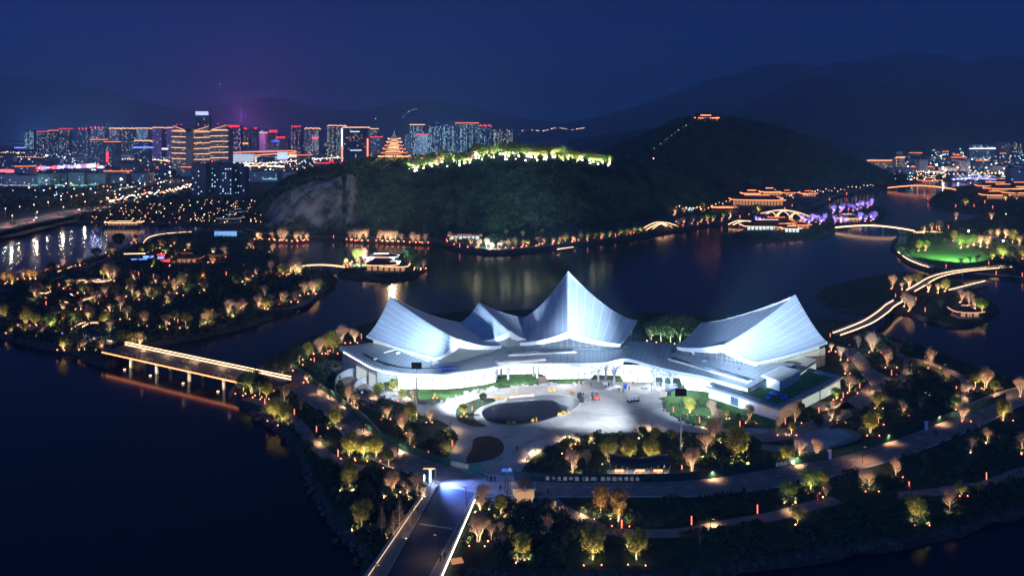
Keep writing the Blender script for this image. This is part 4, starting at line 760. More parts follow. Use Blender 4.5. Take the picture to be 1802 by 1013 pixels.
ridge1 = [(430, 392), (450, 372), (475, 345), (500, 324), (540, 306), (580, 298), (620, 290), (650, 284), (665, 279), (735, 279), (770, 284), (800, 276), (870, 263), (900, 260), (950, 262), (1000, 268), (1060, 278), (1110, 292), (1160, 305), (1230, 330), (1280, 352)]
base1 = [(430, 396), (500, 405), (600, 409), (700, 410), (800, 411), (900, 410), (1000, 402), (1100, 392), (1200, 374), (1280, 360)]
rk_ = lambda px: max(0, min(1, (px - 445) / 40)) * max(0, min(1, (640 - px) / 25)) * (.25 if 600 < px < 608 else 1)
g1, rk1 = hill('hill', ridge1, base1, lambda p: 900 if p < 1000 else 900 + (p - 1000) * .55, rock=rk_, rough=5)
ridge2 = [(1040, 285), (1075, 268), (1100, 258), (1130, 246), (1160, 233), (1190, 219), (1215, 211), (1240, 208), (1270, 210), (1310, 218), (1360, 227), (1400, 240), (1440, 255), (1475, 272), (1510, 291), (1540, 305), (1570, 318), (1600, 326)]
base2 = [(1040, 360), (1150, 355), (1300, 343), (1400, 338), (1480, 333), (1560, 328), (1600, 327)]
g2_, _ = hill('hill', ridge2, base2, 1500, rough=9, nscale=.01, prof=1.3, backd=700)
def forest(name, g, nx, ny, rk, n, size, seed, label, jmax=1.12, nl=26):
    r = random.Random(seed); cs, ss = [], []
    while len(cs) < n:
        i = r.random() * (nx - 1); j = r.random() * (ny / 1.6 * jmax); i0, j0 = int(i), int(j); p = g[(i0, j0)].lerp(g[(i0 + 1, j0)], i - i0).lerp(g[(i0, j0 + 1)].lerp(g[(i0 + 1, j0 + 1)], i - i0), j - j0)
        sx = CX + p.x / p.y * F; sy = HY + (CZ - p.z) / p.y * F
        if name == 'forest' and seed == 3 and 716 < sx < 1078 and sy < float(np.interp(sx, [720, 800, 850, 900, 1000, 1070], [306, 297, 288, 286, 288, 296])) and r.random() < .9: continue
        if p.z < 3 or (rk and rk[i0 * (ny + 1) + j0] > .5 and r.random() < .93): continue
        s = size * r.uniform(.6, 1.35); cs.append(p + Vector((0, 0, s * .45))); ss.append(s)
    return clumps(name, cs, ss, nl, .22, M['forest'], seed, label)
forest('forest', g1, 150, 40, rk1, 5200, 4.2, 3, 'dark broadleaf forest covering the cliff hill')
forest('forest', g2_, 150, 40, None, 5200, 7.0, 4, 'dark forest covering the big hill behind the cliff hill', nl=22)
mtm = mat('mountain woods', (.012, .02, .022), .95, var=.4, scale=.004)
MT = lambda n, r, y, b, m=None: hill(n, r, b and [(r[0][0], b + 10000), (r[-1][0], b + 10000)], y, m=m or mtm, nx=160, ny=14, rough=60, nscale=.0012, backd=1500)
MT('mountains', [(880, 250), (960, 226), (1040, 208), (1120, 186), (1200, 158), (1250, 140), (1300, 130), (1350, 116), (1400, 112), (1440, 118), (1500, 108), (1550, 103), (1610, 97), (1660, 100), (1700, 110), (1750, 98), (1810, 102), (1900, 96), (2100, 140)], 11000, 7000)
MT('mountains', [(1180, 250), (1240, 222), (1300, 190), (1350, 172), (1400, 150), (1440, 135), (1470, 138), (1520, 152), (1560, 146), (1600, 158), (1640, 136), (1690, 160), (1740, 185), (1810, 196), (1900, 205), (2100, 240)], 6200, 4200)
MT('mountains', [(-300, 150), (-100, 130), (60, 138), (160, 150), (250, 178), (330, 196), (420, 176), (500, 172), (560, 190), (640, 196), (700, 178), (760, 172), (830, 186), (900, 206), (980, 216), (1080, 232), (1200, 250)], 14500, 11000)
MT('mountains', [(1000, 262), (1080, 240), (1150, 228), (1300, 225), (1450, 240), (1520, 262), (1600, 268)], 3600, 2900)
# ------------------------------------------------------------------ lit trees on the ridge
def ground1(px, j): i = (px - 430) / 850 * 150; i0 = max(0, min(149, int(i))); return g1[(i0, j)].lerp(g1[(i0 + 1, j)], i - i0)
def hill_at(g, px0, px1, px, py, nx=150, ny=40):
    """world point of a hill surface seen at a pixel: march along its column from the front"""
    i = (px - px0) / (px1 - px0) * nx; i0 = max(0, min(nx - 1, int(i))); best = None
    for j in range(0, 26):
        p = g[(i0, j)].lerp(g[(i0 + 1, j)], i - i0); q = HY + (CZ - p.z) / p.y * F
        if q <= py: return p
        best = p
    return best
r3 = random.Random(5); lst = []
for i in range(64):
    x = 722 + i * 5.5 + r3.uniform(-4, 4); lo = float(np.interp(x, [720, 800, 850, 900, 1000, 1070], [302, 294, 284, 282, 284, 292])); hi = float(np.interp(x, [720, 870, 1070], [296, 276, 290])); lst.append((x, r3.uniform(float(np.interp(x, [720, 760, 870, 950, 1070], [292, 288, 272, 271, 288])), lo + 1)))
lst.sort()
for i, (x, y) in enumerate(lst):
    p = hill_at(g1, 430, 1280, x, y); H = r3.uniform(11, 15); k = r3.choice(('wide', 'leafy', 'wide', 'round', 'bare'))
    lb = f"floodlit {TW[k][0]} on the ridge beside the pagoda, {ordn(i) } from the pagoda" if i < 64 else ''
    t = thing(NM[k], lb, 'tree', p - Vector((0, 0, .4)), r3.uniform(0, 6), 'floodlit trees on the ridge', H / 10)
    for nme, dd in zip(('trunk', 'crown'), proto(k, i % 4)): o = bpy.data.objects.new(nme, dd); C.objects.link(o); o.parent = t
    q = p + Vector((r3.uniform(-2.5, 2.5), r3.uniform(-6.5, -4), 0)); q.z = hill_at(g1, 430, 1280, CX + q.x / q.y * F, y + 2).z + .9
    EXTRA.setdefault('ridge', MB()).ball(q + Vector((0, 0, .5)), .9, 6, 4)
    lamp('lamp', 'SPOT', q + Vector((0, .8, 1.2)), 20000 * r3.choice((.3, .7, 1, 1.4)), r3.choice(((.95, 1, .72), (1, .92, .68), (1, .98, .82))), None, p + Vector((0, 0, H * .65)), .4, 110, .6)
tag(EXTRA['ridge'].build('ridge_spotlights', emat('ridge lamp lens', (1, .95, .66), 11)), 'uncounted warm white spotlights between the floodlit ridge trees', None, None, 'stuff')
er = EXTRA['rim'].build('far_spotlights', E['spotring']); tag(er, 'small far glowing spotlights under the promenade and islet trees', None, None, 'stuff'); EXTRA['lens'].build('lens', E['spotlens'], er)
for px, py, tx, ty, tY, pw, col, lb in ((640, 476, 560, 345, 830, 620000, (1, .84, .72), 'floodlight on the tea house islet facing the cliff'), (860, 444, 920, 350, 860, 330000, (.72, 1, .85), 'floodlight on the promenade facing the wooded slope'), (700, 478, 760, 350, 850, 260000, (.8, 1, .9), 'floodlight on the islet facing the middle of the wooded slope')):
    p = P(px, py, 1.5); f = thing('floodlight', lb, 'floodlight', p); MB().box((0, 0, .4), (.8, .5, .8)).build('housing', M['dark'], f, False); MB().box((0, .28, .5), (.6, .06, .5)).build('lens', E['warm'], f, False); lamp('lamp', 'SPOT', p + Vector((0, 1, 6)), pw, col, f, Q(tx, ty, tY), 1, 75, 1)
# ------------------------------------------------------------------ halls, pagoda, pavilions
def hall_roof(w, d, z, rise, over=1.2, cup=.5, n=8):
    """hipped roof with lifted corners; returns roof mesh builder and eave points (local)"""
    mb = MB(); W2, D2 = w / 2 + over, d / 2 + over; rings = 6; ridge = max(0, w / 2 - d / 2) * .9; rr = []
    for k in range(rings + 1):
        f = k / rings; hw = W2 + (ridge - W2) * f; hd = D2 * (1 - f) + .05; zz = z + rise * f ** 1.5; ring = []
        for sx, sy, ex, ey in ((-1, -1, 1, -1), (1, -1, 1, 1), (1, 1, -1, 1), (-1, 1, -1, -1)):
            for i in range(n):
                t = i / n; x = (sx + (ex - sx) * t) * hw; y = (sy + (ey - sy) * t) * hd; c = abs(2 * t - 1) ** 4
                ring.append(Vector((x * (1 + .05 * c * (1 - f)), y * (1 + .05 * c * (1 - f)), zz + cup * c * (1 - f) ** 2)))
        rr.append(ring); mb.v += ring
    N = 4 * n
    for k in range(rings):
        for i in range(N): mb.f.append((k * N + i, k * N + (i + 1) % N, (k + 1) * N + (i + 1) % N, (k + 1) * N + i))
    mb.f.append(tuple(rings * N + i for i in range(N)))
    return mb, rr[0]
def chinese_hall(px, py, w, d, h, label, z=2.0, rz=0, light='orange', wall='winwarm', rise=None, name='tiled_pavilion', cat='pavilion', tiers=1, p=None, ridge=True, t=.28, group=None):
    p = p or P(px, py, z); rt = thing(name, label, cat, p, rz, group)
    rise = rise or d * .35; zb = 0; ww, dd = w, d
    MB().box((0, 0, .25), (w + 1.6, d + 1.6, .5)).build('base', M['stone'], rt, False)
    for k in range(tiers):
        MB().box((0, 0, zb + .5 + (h - .5) / 2), (ww - .6, dd - .6, h - .5)).build('wall', M['wood'], rt, False)
        if wall:
            nb = max(2, round(ww / 3.8))
            for i in range(nb): MB().box((-ww / 2 + ww * (i + .5) / nb, -(dd / 2 - .28), zb + .55 + (h - 1) / 2), (ww / nb * .7, .08, (h - 1) * .8)).build('window', E[wall], rt, False)
        c = MB(); nb = max(2, round(ww / 4))
        for i in range(nb + 1):
            for s in (-1, 1): c.tube([(-ww / 2 + ww * i / nb, s * dd / 2, zb + .4), (-ww / 2 + ww * i / nb, s * dd / 2, zb + h)], .16, 5)
        c.build('columns', M['wood'], rt, False)
        rf, ev = hall_roof(ww, dd, zb + h, rise if k == tiers - 1 else rise * .6, 1.3, .6); rfo = rf.build('roof', M['tile'], rt, False, True)
        e = MB(); e.tube([v + Vector((0, 0, -.05)) + Vector((v.x, v.y, 0)).normalized() * .12 for v in ev + ev[:1]], t, 4)
        if ridge and k == tiers - 1 and ww > dd: e.tube([(-ww / 2 * .5, 0, zb + h + rise + .2), (ww / 2 * .5, 0, zb + h + rise + .2)], t * .8, 4)
        e.build('eave_light', E[light], rt, False)
        zb += h + rise * .45; ww *= .78; dd *= .78
    return rt
# pagoda on the ridge
pp_ = hill_at(g1, 430, 1280, 694, 282); pp_.z -= 1
pg_ = thing('pagoda', 'glowing tiered pagoda with upturned eaves and a spire on the hilltop', 'pagoda', pp_)
MB().box((0, 0, 1.6), (32, 22, 4)).build('terrace', M['stone'], pg_, False); MB().tube([(-16.5, -11.6, 4), (16.5, -11.6, 4), (16.5, 11.6, 4), (-16.5, 11.6, 4), (-16.5, -11.6, 4)], .5, 4).build('terrace_light', E['orangelit'], pg_, False)
zb = 3.6
for k, (w, h, rs) in enumerate(((22, 3.6, 2.2), (18, 3.2, 1.8), (14.5, 3.0, 1.6), (11.5, 3.2, 1.5), (9, 3.0, 5.5))):
    st = MB().box((0, 0, zb + h / 2), (w - 2, w * .8 - 2, h)).build('storey', M['wood'], pg_, False)
    g = MB()
    for i in range(6):
        for s in (-1, 1): g.box((-w * .42 + w * .84 * (i + .5) / 6, s * (w * .4 - .95), zb + h * .5), (w * .09, .12, h * .6))
    g.build('window', E['winwarm'], pg_, False)
    rf, ev = hall_roof(w, w * .8, zb + h, rs, 1.6, 1.3); rf.build('roof', M['beige'] if k == 4 else M['tile'], pg_, False, True); e = MB(); e.tube([v + Vector((v.x, v.y, 0)).normalized() * .2 for v in ev + ev[:1]], .30, 4); e.build('eave_light', E['warm'] if k > 2 else E['orange'], pg_, False)
    e = MB(); e.tube([Vector((x * w / 2, y * w * .4, zb + .8)) for x, y in ((-1, -1), (1, -1), (1, 1), (-1, 1), (-1, -1))], .22, 4); e.build('railing_light', E['warm'], pg_, False)
    zb += h + rs * .5
MB().tube([(0, 0, zb + 1.5), (0, 0, zb + 4), (0, 0, zb + 8)], [.6, .3, .08], 6).build('spire', M['beige'], pg_, False)
lamp('lamp', 'POINT', pp_ + Vector((0, -16, 14)), 60000, (1, .7, .4), pg_, None, 1.5)
chinese_hall(0, 0, 24, 9, 4, 'low white walled gate hall on the ridge east of the pagoda', p=hill_at(g1, 430, 1280, 752, 283) - Vector((0, 0, 1)), light='orange', wall='cool', name='gate_hall', cat='hall')
chinese_hall(0, 0, 40, 14, 7, 'orange lit hall crowning the big dark hill', p=hill_at(g2_, 1040, 1600, 1242, 214) - Vector((0, 0, 1)), light='orangelit', name='hilltop_hall', cat='hall', t=1.0)
# lake side halls
chinese_hall(672, 476, 20, 9, 4.5, 'pale gabled tea house outlined in white light on its own islet', z=1.4, light='warm', name='tea_house', cat='tea house', rise=4.4)
chinese_hall(696, 477, 15, 8, 3.8, 'smaller wing of the tea house with outlined eaves', z=1.4, light='warm', name='tea_house', cat='tea house', wall='winwarm')
chinese_hall(671, 459, 22, 6, 3.2, 'bright white outlined gallery behind the tea house', z=1.4, light='white', name='gallery', cat='gallery', wall='cool')
chinese_hall(1332, 362, 62, 16, 8, 'two storey red hall with glowing orange eaves above the promenade', light='orangelit', tiers=1, name='red_hall', cat='hall', t=.42, rz=-.15, wall='winwarm')
chinese_hall(1354, 356, 26, 14, 6, 'taller upper wing of the glowing red hall', light='orangelit', tiers=2, name='red_hall', cat='hall', t=.6)
chinese_hall(1323, 346, 26, 12, 5, 'small orange outlined pavilion above the west end of the red hall', light='orangelit', t=.6)
chinese_hall(1355, 345, 34, 12, 5, 'wide orange outlined pavilion above the east end of the red hall', light='orangelit', t=.6)
for x, y, w, lb in ((1400, 323, 32, 'red lit pavilion on the hillside, west one of a pair'), (1422, 328, 20, 'red lit pavilion on the hillside, east one of a pair'), (1422, 346, 20, 'dim pale pavilion low on the wooded slope'), (1385, 345, 16, 'small pale pavilion between the red hall and the slope')): chinese_hall(x, y, w, 10, 5, lb, light='orange', t=.6, wall='winwarm')
for x, y, w, d, lb, li in ((1350, 404, 44, 16, 'long dark roofed hall with white outlined eaves on the blossom islet', 'warm'), (1366, 398, 34, 14, 'dark roofed hall behind the long one on the blossom islet', 'orange'), (1378, 406, 16, 8, 'small outlined pavilion at the east end of the dark roofed halls', 'orange'), (1392, 409, 14, 6, 'white lit kiosk pavilion at the water on the blossom islet', 'warm'), (1411, 402, 12, 8, 'little orange roofed pavilion among violet trees', 'orange'), (1491, 390, 20, 11, 'pale glowing pavilion amid the violet blossom trees', 'warm')): chinese_hall(x, y, w, d, 4, lb, z=1.4, light=li, wall='cool' if 'white' in lb else 'winwarm', t=.4)
for x, y, w, d, lb in ((1765, 338, 46, 18, 'lowest front hall of the glowing orange village'), (1745, 333, 40, 16, 'western hall of the glowing orange village'), (1795, 334, 40, 18, 'eastern hall of the glowing orange village'), (1770, 326, 44, 16, 'middle hall of the glowing orange village'), (1796, 322, 36, 16, 'rear hall of the glowing orange village'), (1750, 350, 30, 14, 'small hall with bright walls below the orange village'), (1790, 346, 34, 14, 'broad hall with bright walls below the orange village')): chinese_hall(x, y, w, d, 6, lb, light='orangelit', t=.45, wall='winwarm')
chinese_hall(1634, 322, 30, 12, 5, 'orange outlined hall behind the long red bridge', light='orange', t=.7)
chinese_hall(1700, 557, 10, 7, 3.2, 'small open pavilion with lit rafters on the far eastern islet', z=1.6, light='warm', t=.12, wall='winwarm')
chinese_hall(982, 386, 17, 11, 4.5, 'small two storey red temple at the foot of the wooded hill', z=2, light='red', t=.12, tiers=2, wall=None, name='temple', cat='temple')
chinese_hall(328, 462, 18, 9, 3.5, 'dark roofed cottage with reddish lit edge in the island garden', light='orange', t=.06)
chinese_hall(383, 461, 8, 6, 5.5, 'plain pale white walled hut in the island garden', light='warm', t=.02, wall=None, ridge=False)
chinese_hall(405, 392, 20, 10, 5, 'white gabled hall standing behind the blue lit screens', light='cool', t=.1, wall=None)
chinese_hall(420, 378, 14, 8, 4, 'smaller white gabled hall farther behind the blue screens', light='cool', t=.1, wall=None)
chinese_hall(219, 396, 31, 8, 3, 'waterside stage outlined by bright warm strips across the western lake', light='warmlit', t=.25, wall='winwarm', rise=.8)
chinese_hall(818, 421, 26, 6, 3.4, 'flat roofed waiting pavilion on the promenade under the hill', light='warm', t=.1, wall='cool', rise=.6)
chinese_hall(1275, 372, 26, 8, 5, 'open shelter with a bright orange roof edge near the promenade', light='orangelit', t=.4, rise=.5, wall=None)
chinese_hall(1190, 371, 40, 9, 3.4, 'low cool white lit gallery inland of the promenade', light='cool', t=.25, rise=.8, wall='cool')
for i, (x, y) in enumerate(((388, 416), (406, 416))):
    p = P(x, y); s = thing('light_screen', ('western' if i == 0 else 'eastern') + ' one of two blue lit screens on the promenade', 'screen', p, 0, 'blue screens')
    MB().box((0, 0, 2.5), (11, .3, 4.4)).build('panel', emat('pale blue screen', (.22, .5, 1), .9), s, False); MB().box((0, 0, .15), (11.6, .8, .3)).build('base', M['conc'], s, False)
# colourful stage in the island garden
for x, y, w, m, lb in ((238, 452, 17, 'warmlit', 'long warm lit beam shelter in the island garden'), (246, 462, 12, 'blue', 'glowing blue low terrace in the island garden'), (262, 455, 8, 'blue', 'upright blue lit booth in the island garden'), (284, 452, 6, 'red', 'upright red lit booth in the island garden'), (292, 462, 7, 'red', 'low red lit bench in the island garden'), (284, 457, 5, 'blue', 'thin blue lit post booth next to the red booth')):
    p = P(x, y); bt = thing('light_booth', lb, 'booth', p); MB().box((0, 0, 1.5), (w, 1.6, 2.2), .1).build('body', M['dark'], bt, False); MB().box((0, -.9, 1.5 if w < 9 else 2.6), (w * .92, .15, 1.6 if w < 9 else .5), .1).build('light_panel', E[m], bt, False)
# ------------------------------------------------------------------ bridges
def bridge(label, a, b_, w, rise, li, z=2.2, name='footbridge', piers=0, t=.18, both=True, pier_m='stone', arch=0, lights=1.0, n=24, railh=1.1, road='pave', bend=None):
    a = P(*a, z); b_ = P(*b_, z); rt = thing(name, label, 'bridge', a.lerp(b_, .5) * Vector((1, 1, 0)) if False else (a + b_) / 2)
    pts = []
    for i in range(n + 1):
        f = i / n; q = a.lerp(b_, f); q.z = z + .3 + rise * math.sin(math.pi * f)
        if bend: d = (b_ - a).normalized(); q += Vector((-d.y, d.x, 0)) * bend * math.sin(math.pi * f)
        pts.append(q)
    m_ = MB(); Lp, Rp = m_.ribbon(pts, w, None, .55); m_.build('deck', M[road], rt)
    for sgn, S_ in ((1, Lp), (-1, Rp)):
        r_ = MB()
        for q in S_[::2]: r_.tube([q, q + Vector((0, 0, railh))], .09, 4)
        r_.tube([q + Vector((0, 0, railh)) for q in S_], .08, 4); r_.tube([q + Vector((0, 0, railh * .5)) for q in S_], .05, 4); r_.build('railing', M['stone'], rt)
        if both or sgn > 0:
            e = MB(); e.tube([q + Vector((0, 0, .15)) for q in S_], t, 4); e.build('light_strip', E[li], rt)
    for k in range(piers):
        f = (k + 1) / (piers + 1); q = pts[round(f * n)]; MB().box((q.x, q.y, q.z / 2 - .5), (1.0, w * .8, q.z - .2), math.atan2((b_ - a).y, (b_ - a).x)).build('pier', M[pier_m], rt)
    if arch:
        for k in range(arch):
            f0, f1 = .12 + .76 * k / arch, .12 + .76 * (k + 1) / arch
            for S_ in (Lp, Rp):
                i0, i1 = int(f0 * n), int(f1 * n); q0, q1 = S_[i0], S_[i1]; ar = MB(); ap = []
                for j in range(13): u = j / 12; q = q0.lerp(q1, u); hh = (S_[min(n, max(0, round((f0 + (f1 - f0) * u) * n)))].z - .9) * math.sin(math.pi * u) ** .7; q = Vector((q.x, q.y, .1 + hh)); ap.append(q)
                for j in range(12): ar.q(ap[j], ap[j + 1], S_[round((f0 + (f1 - f0) * (j + 1) / 12) * n)] + Vector((0, 0, -.3)), S_[round((f0 + (f1 - f0) * j / 12) * n)] + Vector((0, 0, -.3)))
                ar.build('arch_wall', M['stone'], rt); e = MB(); e.tube(ap, t, 4); e.build('arch_light', E[li], rt)
    return rt, Lp, Rp
# street bridge at the west
rt = thing('road_bridge', 'long beam bridge with doubled glowing strips over the western channel', 'bridge', P(350, 640, 6)); za = 5.2
a0, a1 = P(207, 606, za), P(500, 668, za); c0, c1 = P(193, 618, za), P(487, 683, za)
pts = [(a0.lerp(a1, i / 30) + c0.lerp(c1, i / 30)) / 2 for i in range(31)]; wd = (a0 - c0).length * .9
mb = MB(); Lp, Rp = mb.ribbon(pts, 10.5, None, .9); mb.build('deck', M['asphalt'], rt)
far_, near_ = (Lp, Rp) if Lp[15].y > Rp[15].y else (Rp, Lp)
e = MB(); e.tube([q + Vector((0, 0, .25)) for q in far_], .19, 4); e.tube([q + Vector((0, 0, 1.25)) for q in far_], .16, 4); e.build('light_strip', E['warmlit'], rt)
e = MB(); e.tube([q + Vector((0, -.2, -.5)) for q in near_[:-3]], .22, 4); e.build('light_strip', E['orangelit'], rt)
for S_ in (far_, near_):
    r_ = MB()
    for q in S_: r_.tube([q, q + Vector((0, 0, 1.2))], .08, 4)
    r_.tube([q + Vector((0, 0, 1.2)) for q in S_], .07, 4); r_.build('railing', M['stone'], rt)
for f in (.17, .34, .52, .72):
    q = pts[round(f * 30)]; n_v = near_[round(f * 30)]
    for s in (.25, -.25): c = q.lerp(n_v, s * 2.4); MB().tube([(c.x, c.y, -.8), (c.x, c.y, za - .9)], .75, 8).build('pier', M['conc'], rt)
    c = n_v; MB().tube([(c.x, c.y - 1.6, .2), (c.x, c.y - 1.6, .5)], .5, 8).build('pier_lamp', E['warm'], rt)
    lamp('lamp', 'SPOT', (c.x, c.y - 2.2, .6), 2600, (1, .72, .45), rt, (q.x, q.y, 4.5), .2, 110)
for i in range(5):
    q = far_[4 + i * 5] + Vector((0, 0, .5)); lamp('lamp', 'POINT', q + Vector((0, -1.2, .9)), 900, (1, .62, .35), rt, None, .3)
bridge('flat white lit footbridge leading to the tea house islet', (524, 470), (608, 471), 3, 1.4, 'warmlit', 2.0, piers=3)
bridge('humped stone arch bridge on the long promenade', (1133, 405), (1190, 399), 6, 5.5, 'warmlit', 2, 'arch_bridge', 0, .3, True, arch=1)
bridge('large white lit arch bridge reaching the blossom islet', (1340, 376), (1424, 382), 6, 5.5, 'warmlit', 2, 'arch_bridge', 0, .26, True, arch=3)
bridge('thin glowing footbridge from the blossom islet to the lawn shore', (1470, 401), (1610, 407), 4, 3.4, 'warmlit', 2.2, piers=4, t=.4, n=36)
bridge('long red lit bridge across the top of the lake', (1562, 331), (1682, 334), 8, 5, 'orangelit', 3, 'road_bridge', 6, .55, n=36)
bridge('small arched jetty bridge with white strip on the promenade', (1286, 396), (1318, 390), 5, 2, 'warmlit', 2, piers=2, t=.4)
bridge('low jetty with a single white strip on the promenade', (984, 440), (1012, 436), 4, .1, 'warmlit', 1.8, t=.35, both=False)
bridge('curving lit walkway bridging the island and the screens', (258, 428), (340, 409), 5, 1.6, 'warmlit', 2.2, t=.26, both=False, bend=12)
bridge('short lit footbridge behind the west shore pavilion', (132, 581), (166, 569), 4, 1.2, 'warmlit', 2.2, t=.18)
bridge('straight glowing boardwalk at the eastern channel', (1674, 512), (1738, 496), 3, .1, 'warmlit', 1.6, t=.2, both=False)
bridge('slanting lit path rail beside the island road', (105, 479), (133, 469), 2.5, .2, 'warmlit', 2.1, t=.2, both=False)
bridge('short lit rail path by the lakeside road', (82, 477), (104, 468), 2.5, .3, 'orange', 2.1, t=.12, both=False)
bridge('small jetty bridge beside the bright lawn', (1610, 410), (1656, 409), 4, .6, 'warm', 2, t=.4)
bridge('short lit ramp joining the road bridge and north bank', (452, 658), (498, 671), 3, .1, 'warmlit', 3.0, t=.16, both=False)
# curved boardwalk east
def boardwalk(label, pts, z, w, li='warmlit', t=.2, name='boardwalk', piers=True, both=True, railm='stone'):
    p = smooth([P(x, y, zz) for (x, y), zz in zip(pts, z)], 6); rt = thing(name, label, 'boardwalk', p[len(p) // 2]); m_ = MB(); Lp, Rp = m_.ribbon(p, w, None, .4); m_.build('deck', M['pave'], rt)
    for q_, S_ in enumerate((Lp, Rp)):
        r_ = MB()
        for q in S_: r_.tube([q, q + Vector((0, 0, 1.2))], .09, 4)
        r_.tube([q + Vector((0, 0, 1.2)) for q in S_], .08, 4); r_.build('railing', M['white'], rt)
        if both or q_: e = MB(); e.tube([q + Vector((0, 0, .2)) for q in S_], t, 4); e.build('light_strip', E[li], rt)
    if piers:
        for q in p[3::5]: MB().tube([(q.x, q.y, -.5), (q.x, q.y, q.z - .35)], .3, 6).build('pier', M['conc'], rt)
boardwalk('lower sweep of the curving lit boardwalk starting behind the eastern sail', [(1472, 588), (1500, 578), (1530, 565), (1555, 548), (1566, 538), (1580, 530)], [2.6, 4, 4.5, 4.5, 4.2, 4], 4.5)
boardwalk('upper sweep of the curving lit boardwalk passing the bright lawn', [(1602, 512), (1620, 502), (1640, 490), (1665, 482), (1700, 476), (1740, 472), (1775, 469)], [4, 4.5, 4.5, 4.2, 4, 3.5, 2.8], 4.5)
boardwalk('glowing strip along the round shore of the bright lawn', [(1582, 443), (1598, 455), (1618, 464), (1640, 471)], [2.2] * 4, 2, piers=False, both=False, t=.3)
boardwalk('zigzag lit boardwalk over the island pond', [(130, 500), (142, 494), (150, 497), (165, 494), (176, 496), (192, 493)], [2.3] * 6, 3.2, t=.14, piers=False)
for pts, lb in (([(68, 515), (80, 516), (89, 513)], 'curved glowing edge strip at the west end of the sunken court'), ([(70, 522), (82, 524), (93, 519)], 'bent glowing edge strip below the curved one in the sunken court'), ([(100, 528), (124, 533)], 'straight front strip of the sunken court'), ([(124, 517), (131, 521)], 'short bright strip in the middle of the sunken court'), ([(141, 526), (168, 519)], 'east strip of the sunken court'), ([(146, 528), (168, 522)], 'lower east strip of the sunken court')):
    e = MB(); e.tube([P(x, y, 2.5) for x, y in pts], .2, 4); k = thing('light_bench', lb, 'lit bench', P(*pts[0], 2.1), 0, 'glowing benches'); e.build('light_strip', E['warmlit'], k); b2 = MB(); b2.ribbon([P(x, y, 2.42) for x, y in pts], .8, None, .4); b2.build('seat', M['stone'], k)
# blue truss bridge
rt, Lp, Rp = bridge('blue violet lit truss bridge at the end of the lake', (1676, 316), (1756, 317), 8, 2, 'bluelit', 4, 'truss_bridge', 3, .8, n=24)
for S_ in (Lp, Rp):
    tr = MB(); tp = [q + Vector((0, 0, 1 + 7 * abs(math.sin(math.pi * i / 24 * 3)) ** .5)) for i, q in enumerate(S_)]; tr.tube(tp, .35, 4)
    for i in range(24): tr.tube([S_[i], tp[i + 1]] if i % 2 else [tp[i], S_[i + 1]], .2, 4)
    tr.build('truss', M['white'], rt)
lamp('lamp', 'AREA', (Lp[12] + Rp[12]) / 2 + Vector((0, -30, 20)), 60000, (.5, .5, 1), rt, Lp[12], 20)
# ------------------------------------------------------------------ glowing bollard columns
def bollards(zone, start, lst, z=2.0, rev=False, scale=1):
    lst = sorted(lst, key=lambda a: -a[0] if rev else a[0])
    for i, (x, y, h) in enumerate(lst):
        p = P(x, y, z); H = h * p.y / F; o = thing('light_column', f"slim red glowing light column {zone}, {ordn(i)} from {start}", 'light column', p, 0, 'light columns ' + zone, 1)
        r_ = max(.13, .00035 * p.y)
        MB().box((0, 0, .1 * H), (r_ * 1.5, r_ * 1.5, .2 * H)).build('post', M['dark'], o, False); MB().tube([(0, 0, .2 * H), (0, 0, .93 * H)], r_, 6).build('glow_tube', E['redtube'], o, False)
        MB().box((0, 0, .965 * H), (r_ * 2.2, r_ * 2.2, .07 * H)).build('cap', M['dark'], o, False)
bollards('in the park south of the street', 'the bridge', [(1094, 932, 20), (1217, 927, 22), (1333, 907, 22), (1439, 882, 15), (1600, 863, 18), (1736, 847, 18)])
bollards('west of the plaza', 'the lake', [(595, 806, 17), (796, 787, 14), (831, 724, 12), (466, 713, 13), (518, 731, 13), (557, 762, 14), (553, 638, 10), (577, 626, 11), (636, 598, 12), (754, 800, 8)])
bollards('around the annex and east garden', 'the plaza', [(1185, 727, 13), (1231, 746, 14), (1302, 752, 13), (1382, 748, 14), (1441, 728, 13), (1484, 702, 13), (1513, 685, 12), (1569, 662, 12), (1683, 690, 12), (1008, 832, 9), (1200, 827, 10), (1461, 594, 9)])
bollards('on the eastern islets', 'the hall', [(1576, 524, 8), (1600, 509, 8), (1628, 550, 10), (1676, 553, 12), (1612, 529, 7), (1665, 472, 8), (1740, 467, 8), (1753, 485, 9), (1799, 488, 9)], 1.7)
bollards('in the western island garden', 'the lake corner', [(104, 505, 7), (81, 538, 9), (173, 539, 8), (244, 486, 9), (270, 490, 9), (297, 492, 7), (329, 490, 9), (398, 486, 9), (449, 482, 8), (247, 564, 10), (313, 570, 10), (374, 553, 10), (429, 541, 11), (446, 439, 7), (494, 530, 9), (519, 521, 8), (534, 511, 8)])
bollards('on the long promenade', 'the cliff', [(587, 420, 7), (664, 420, 6), (786, 426, 7), (809, 437, 10), (832, 429, 8), (841, 438, 9), (876, 438, 10), (920, 436, 8), (973, 430, 8), (1012, 427, 8), (1034, 426, 8), (1058, 422, 8), (1083, 418, 8), (1110, 414, 8), (1137, 409, 7), (1151, 397, 6), (1181, 401, 7), (1202, 401, 7), (1228, 397, 7), (1246, 395, 7), (1270, 391, 7), (1302, 385, 7), (1318, 382, 7), (1381, 371, 7), (1394, 366, 7), (1136, 371, 6), (1123, 361, 5), (1460, 354, 6), (1490, 344, 6)], 1.95)
bollards('on the northeastern shore', 'the lake', [(1682, 366, 7), (1714, 366, 7), (1733, 359, 7), (1747, 368, 7), (1669, 403, 7), (1648, 405, 9), (1633, 352, 6)], 1.85)
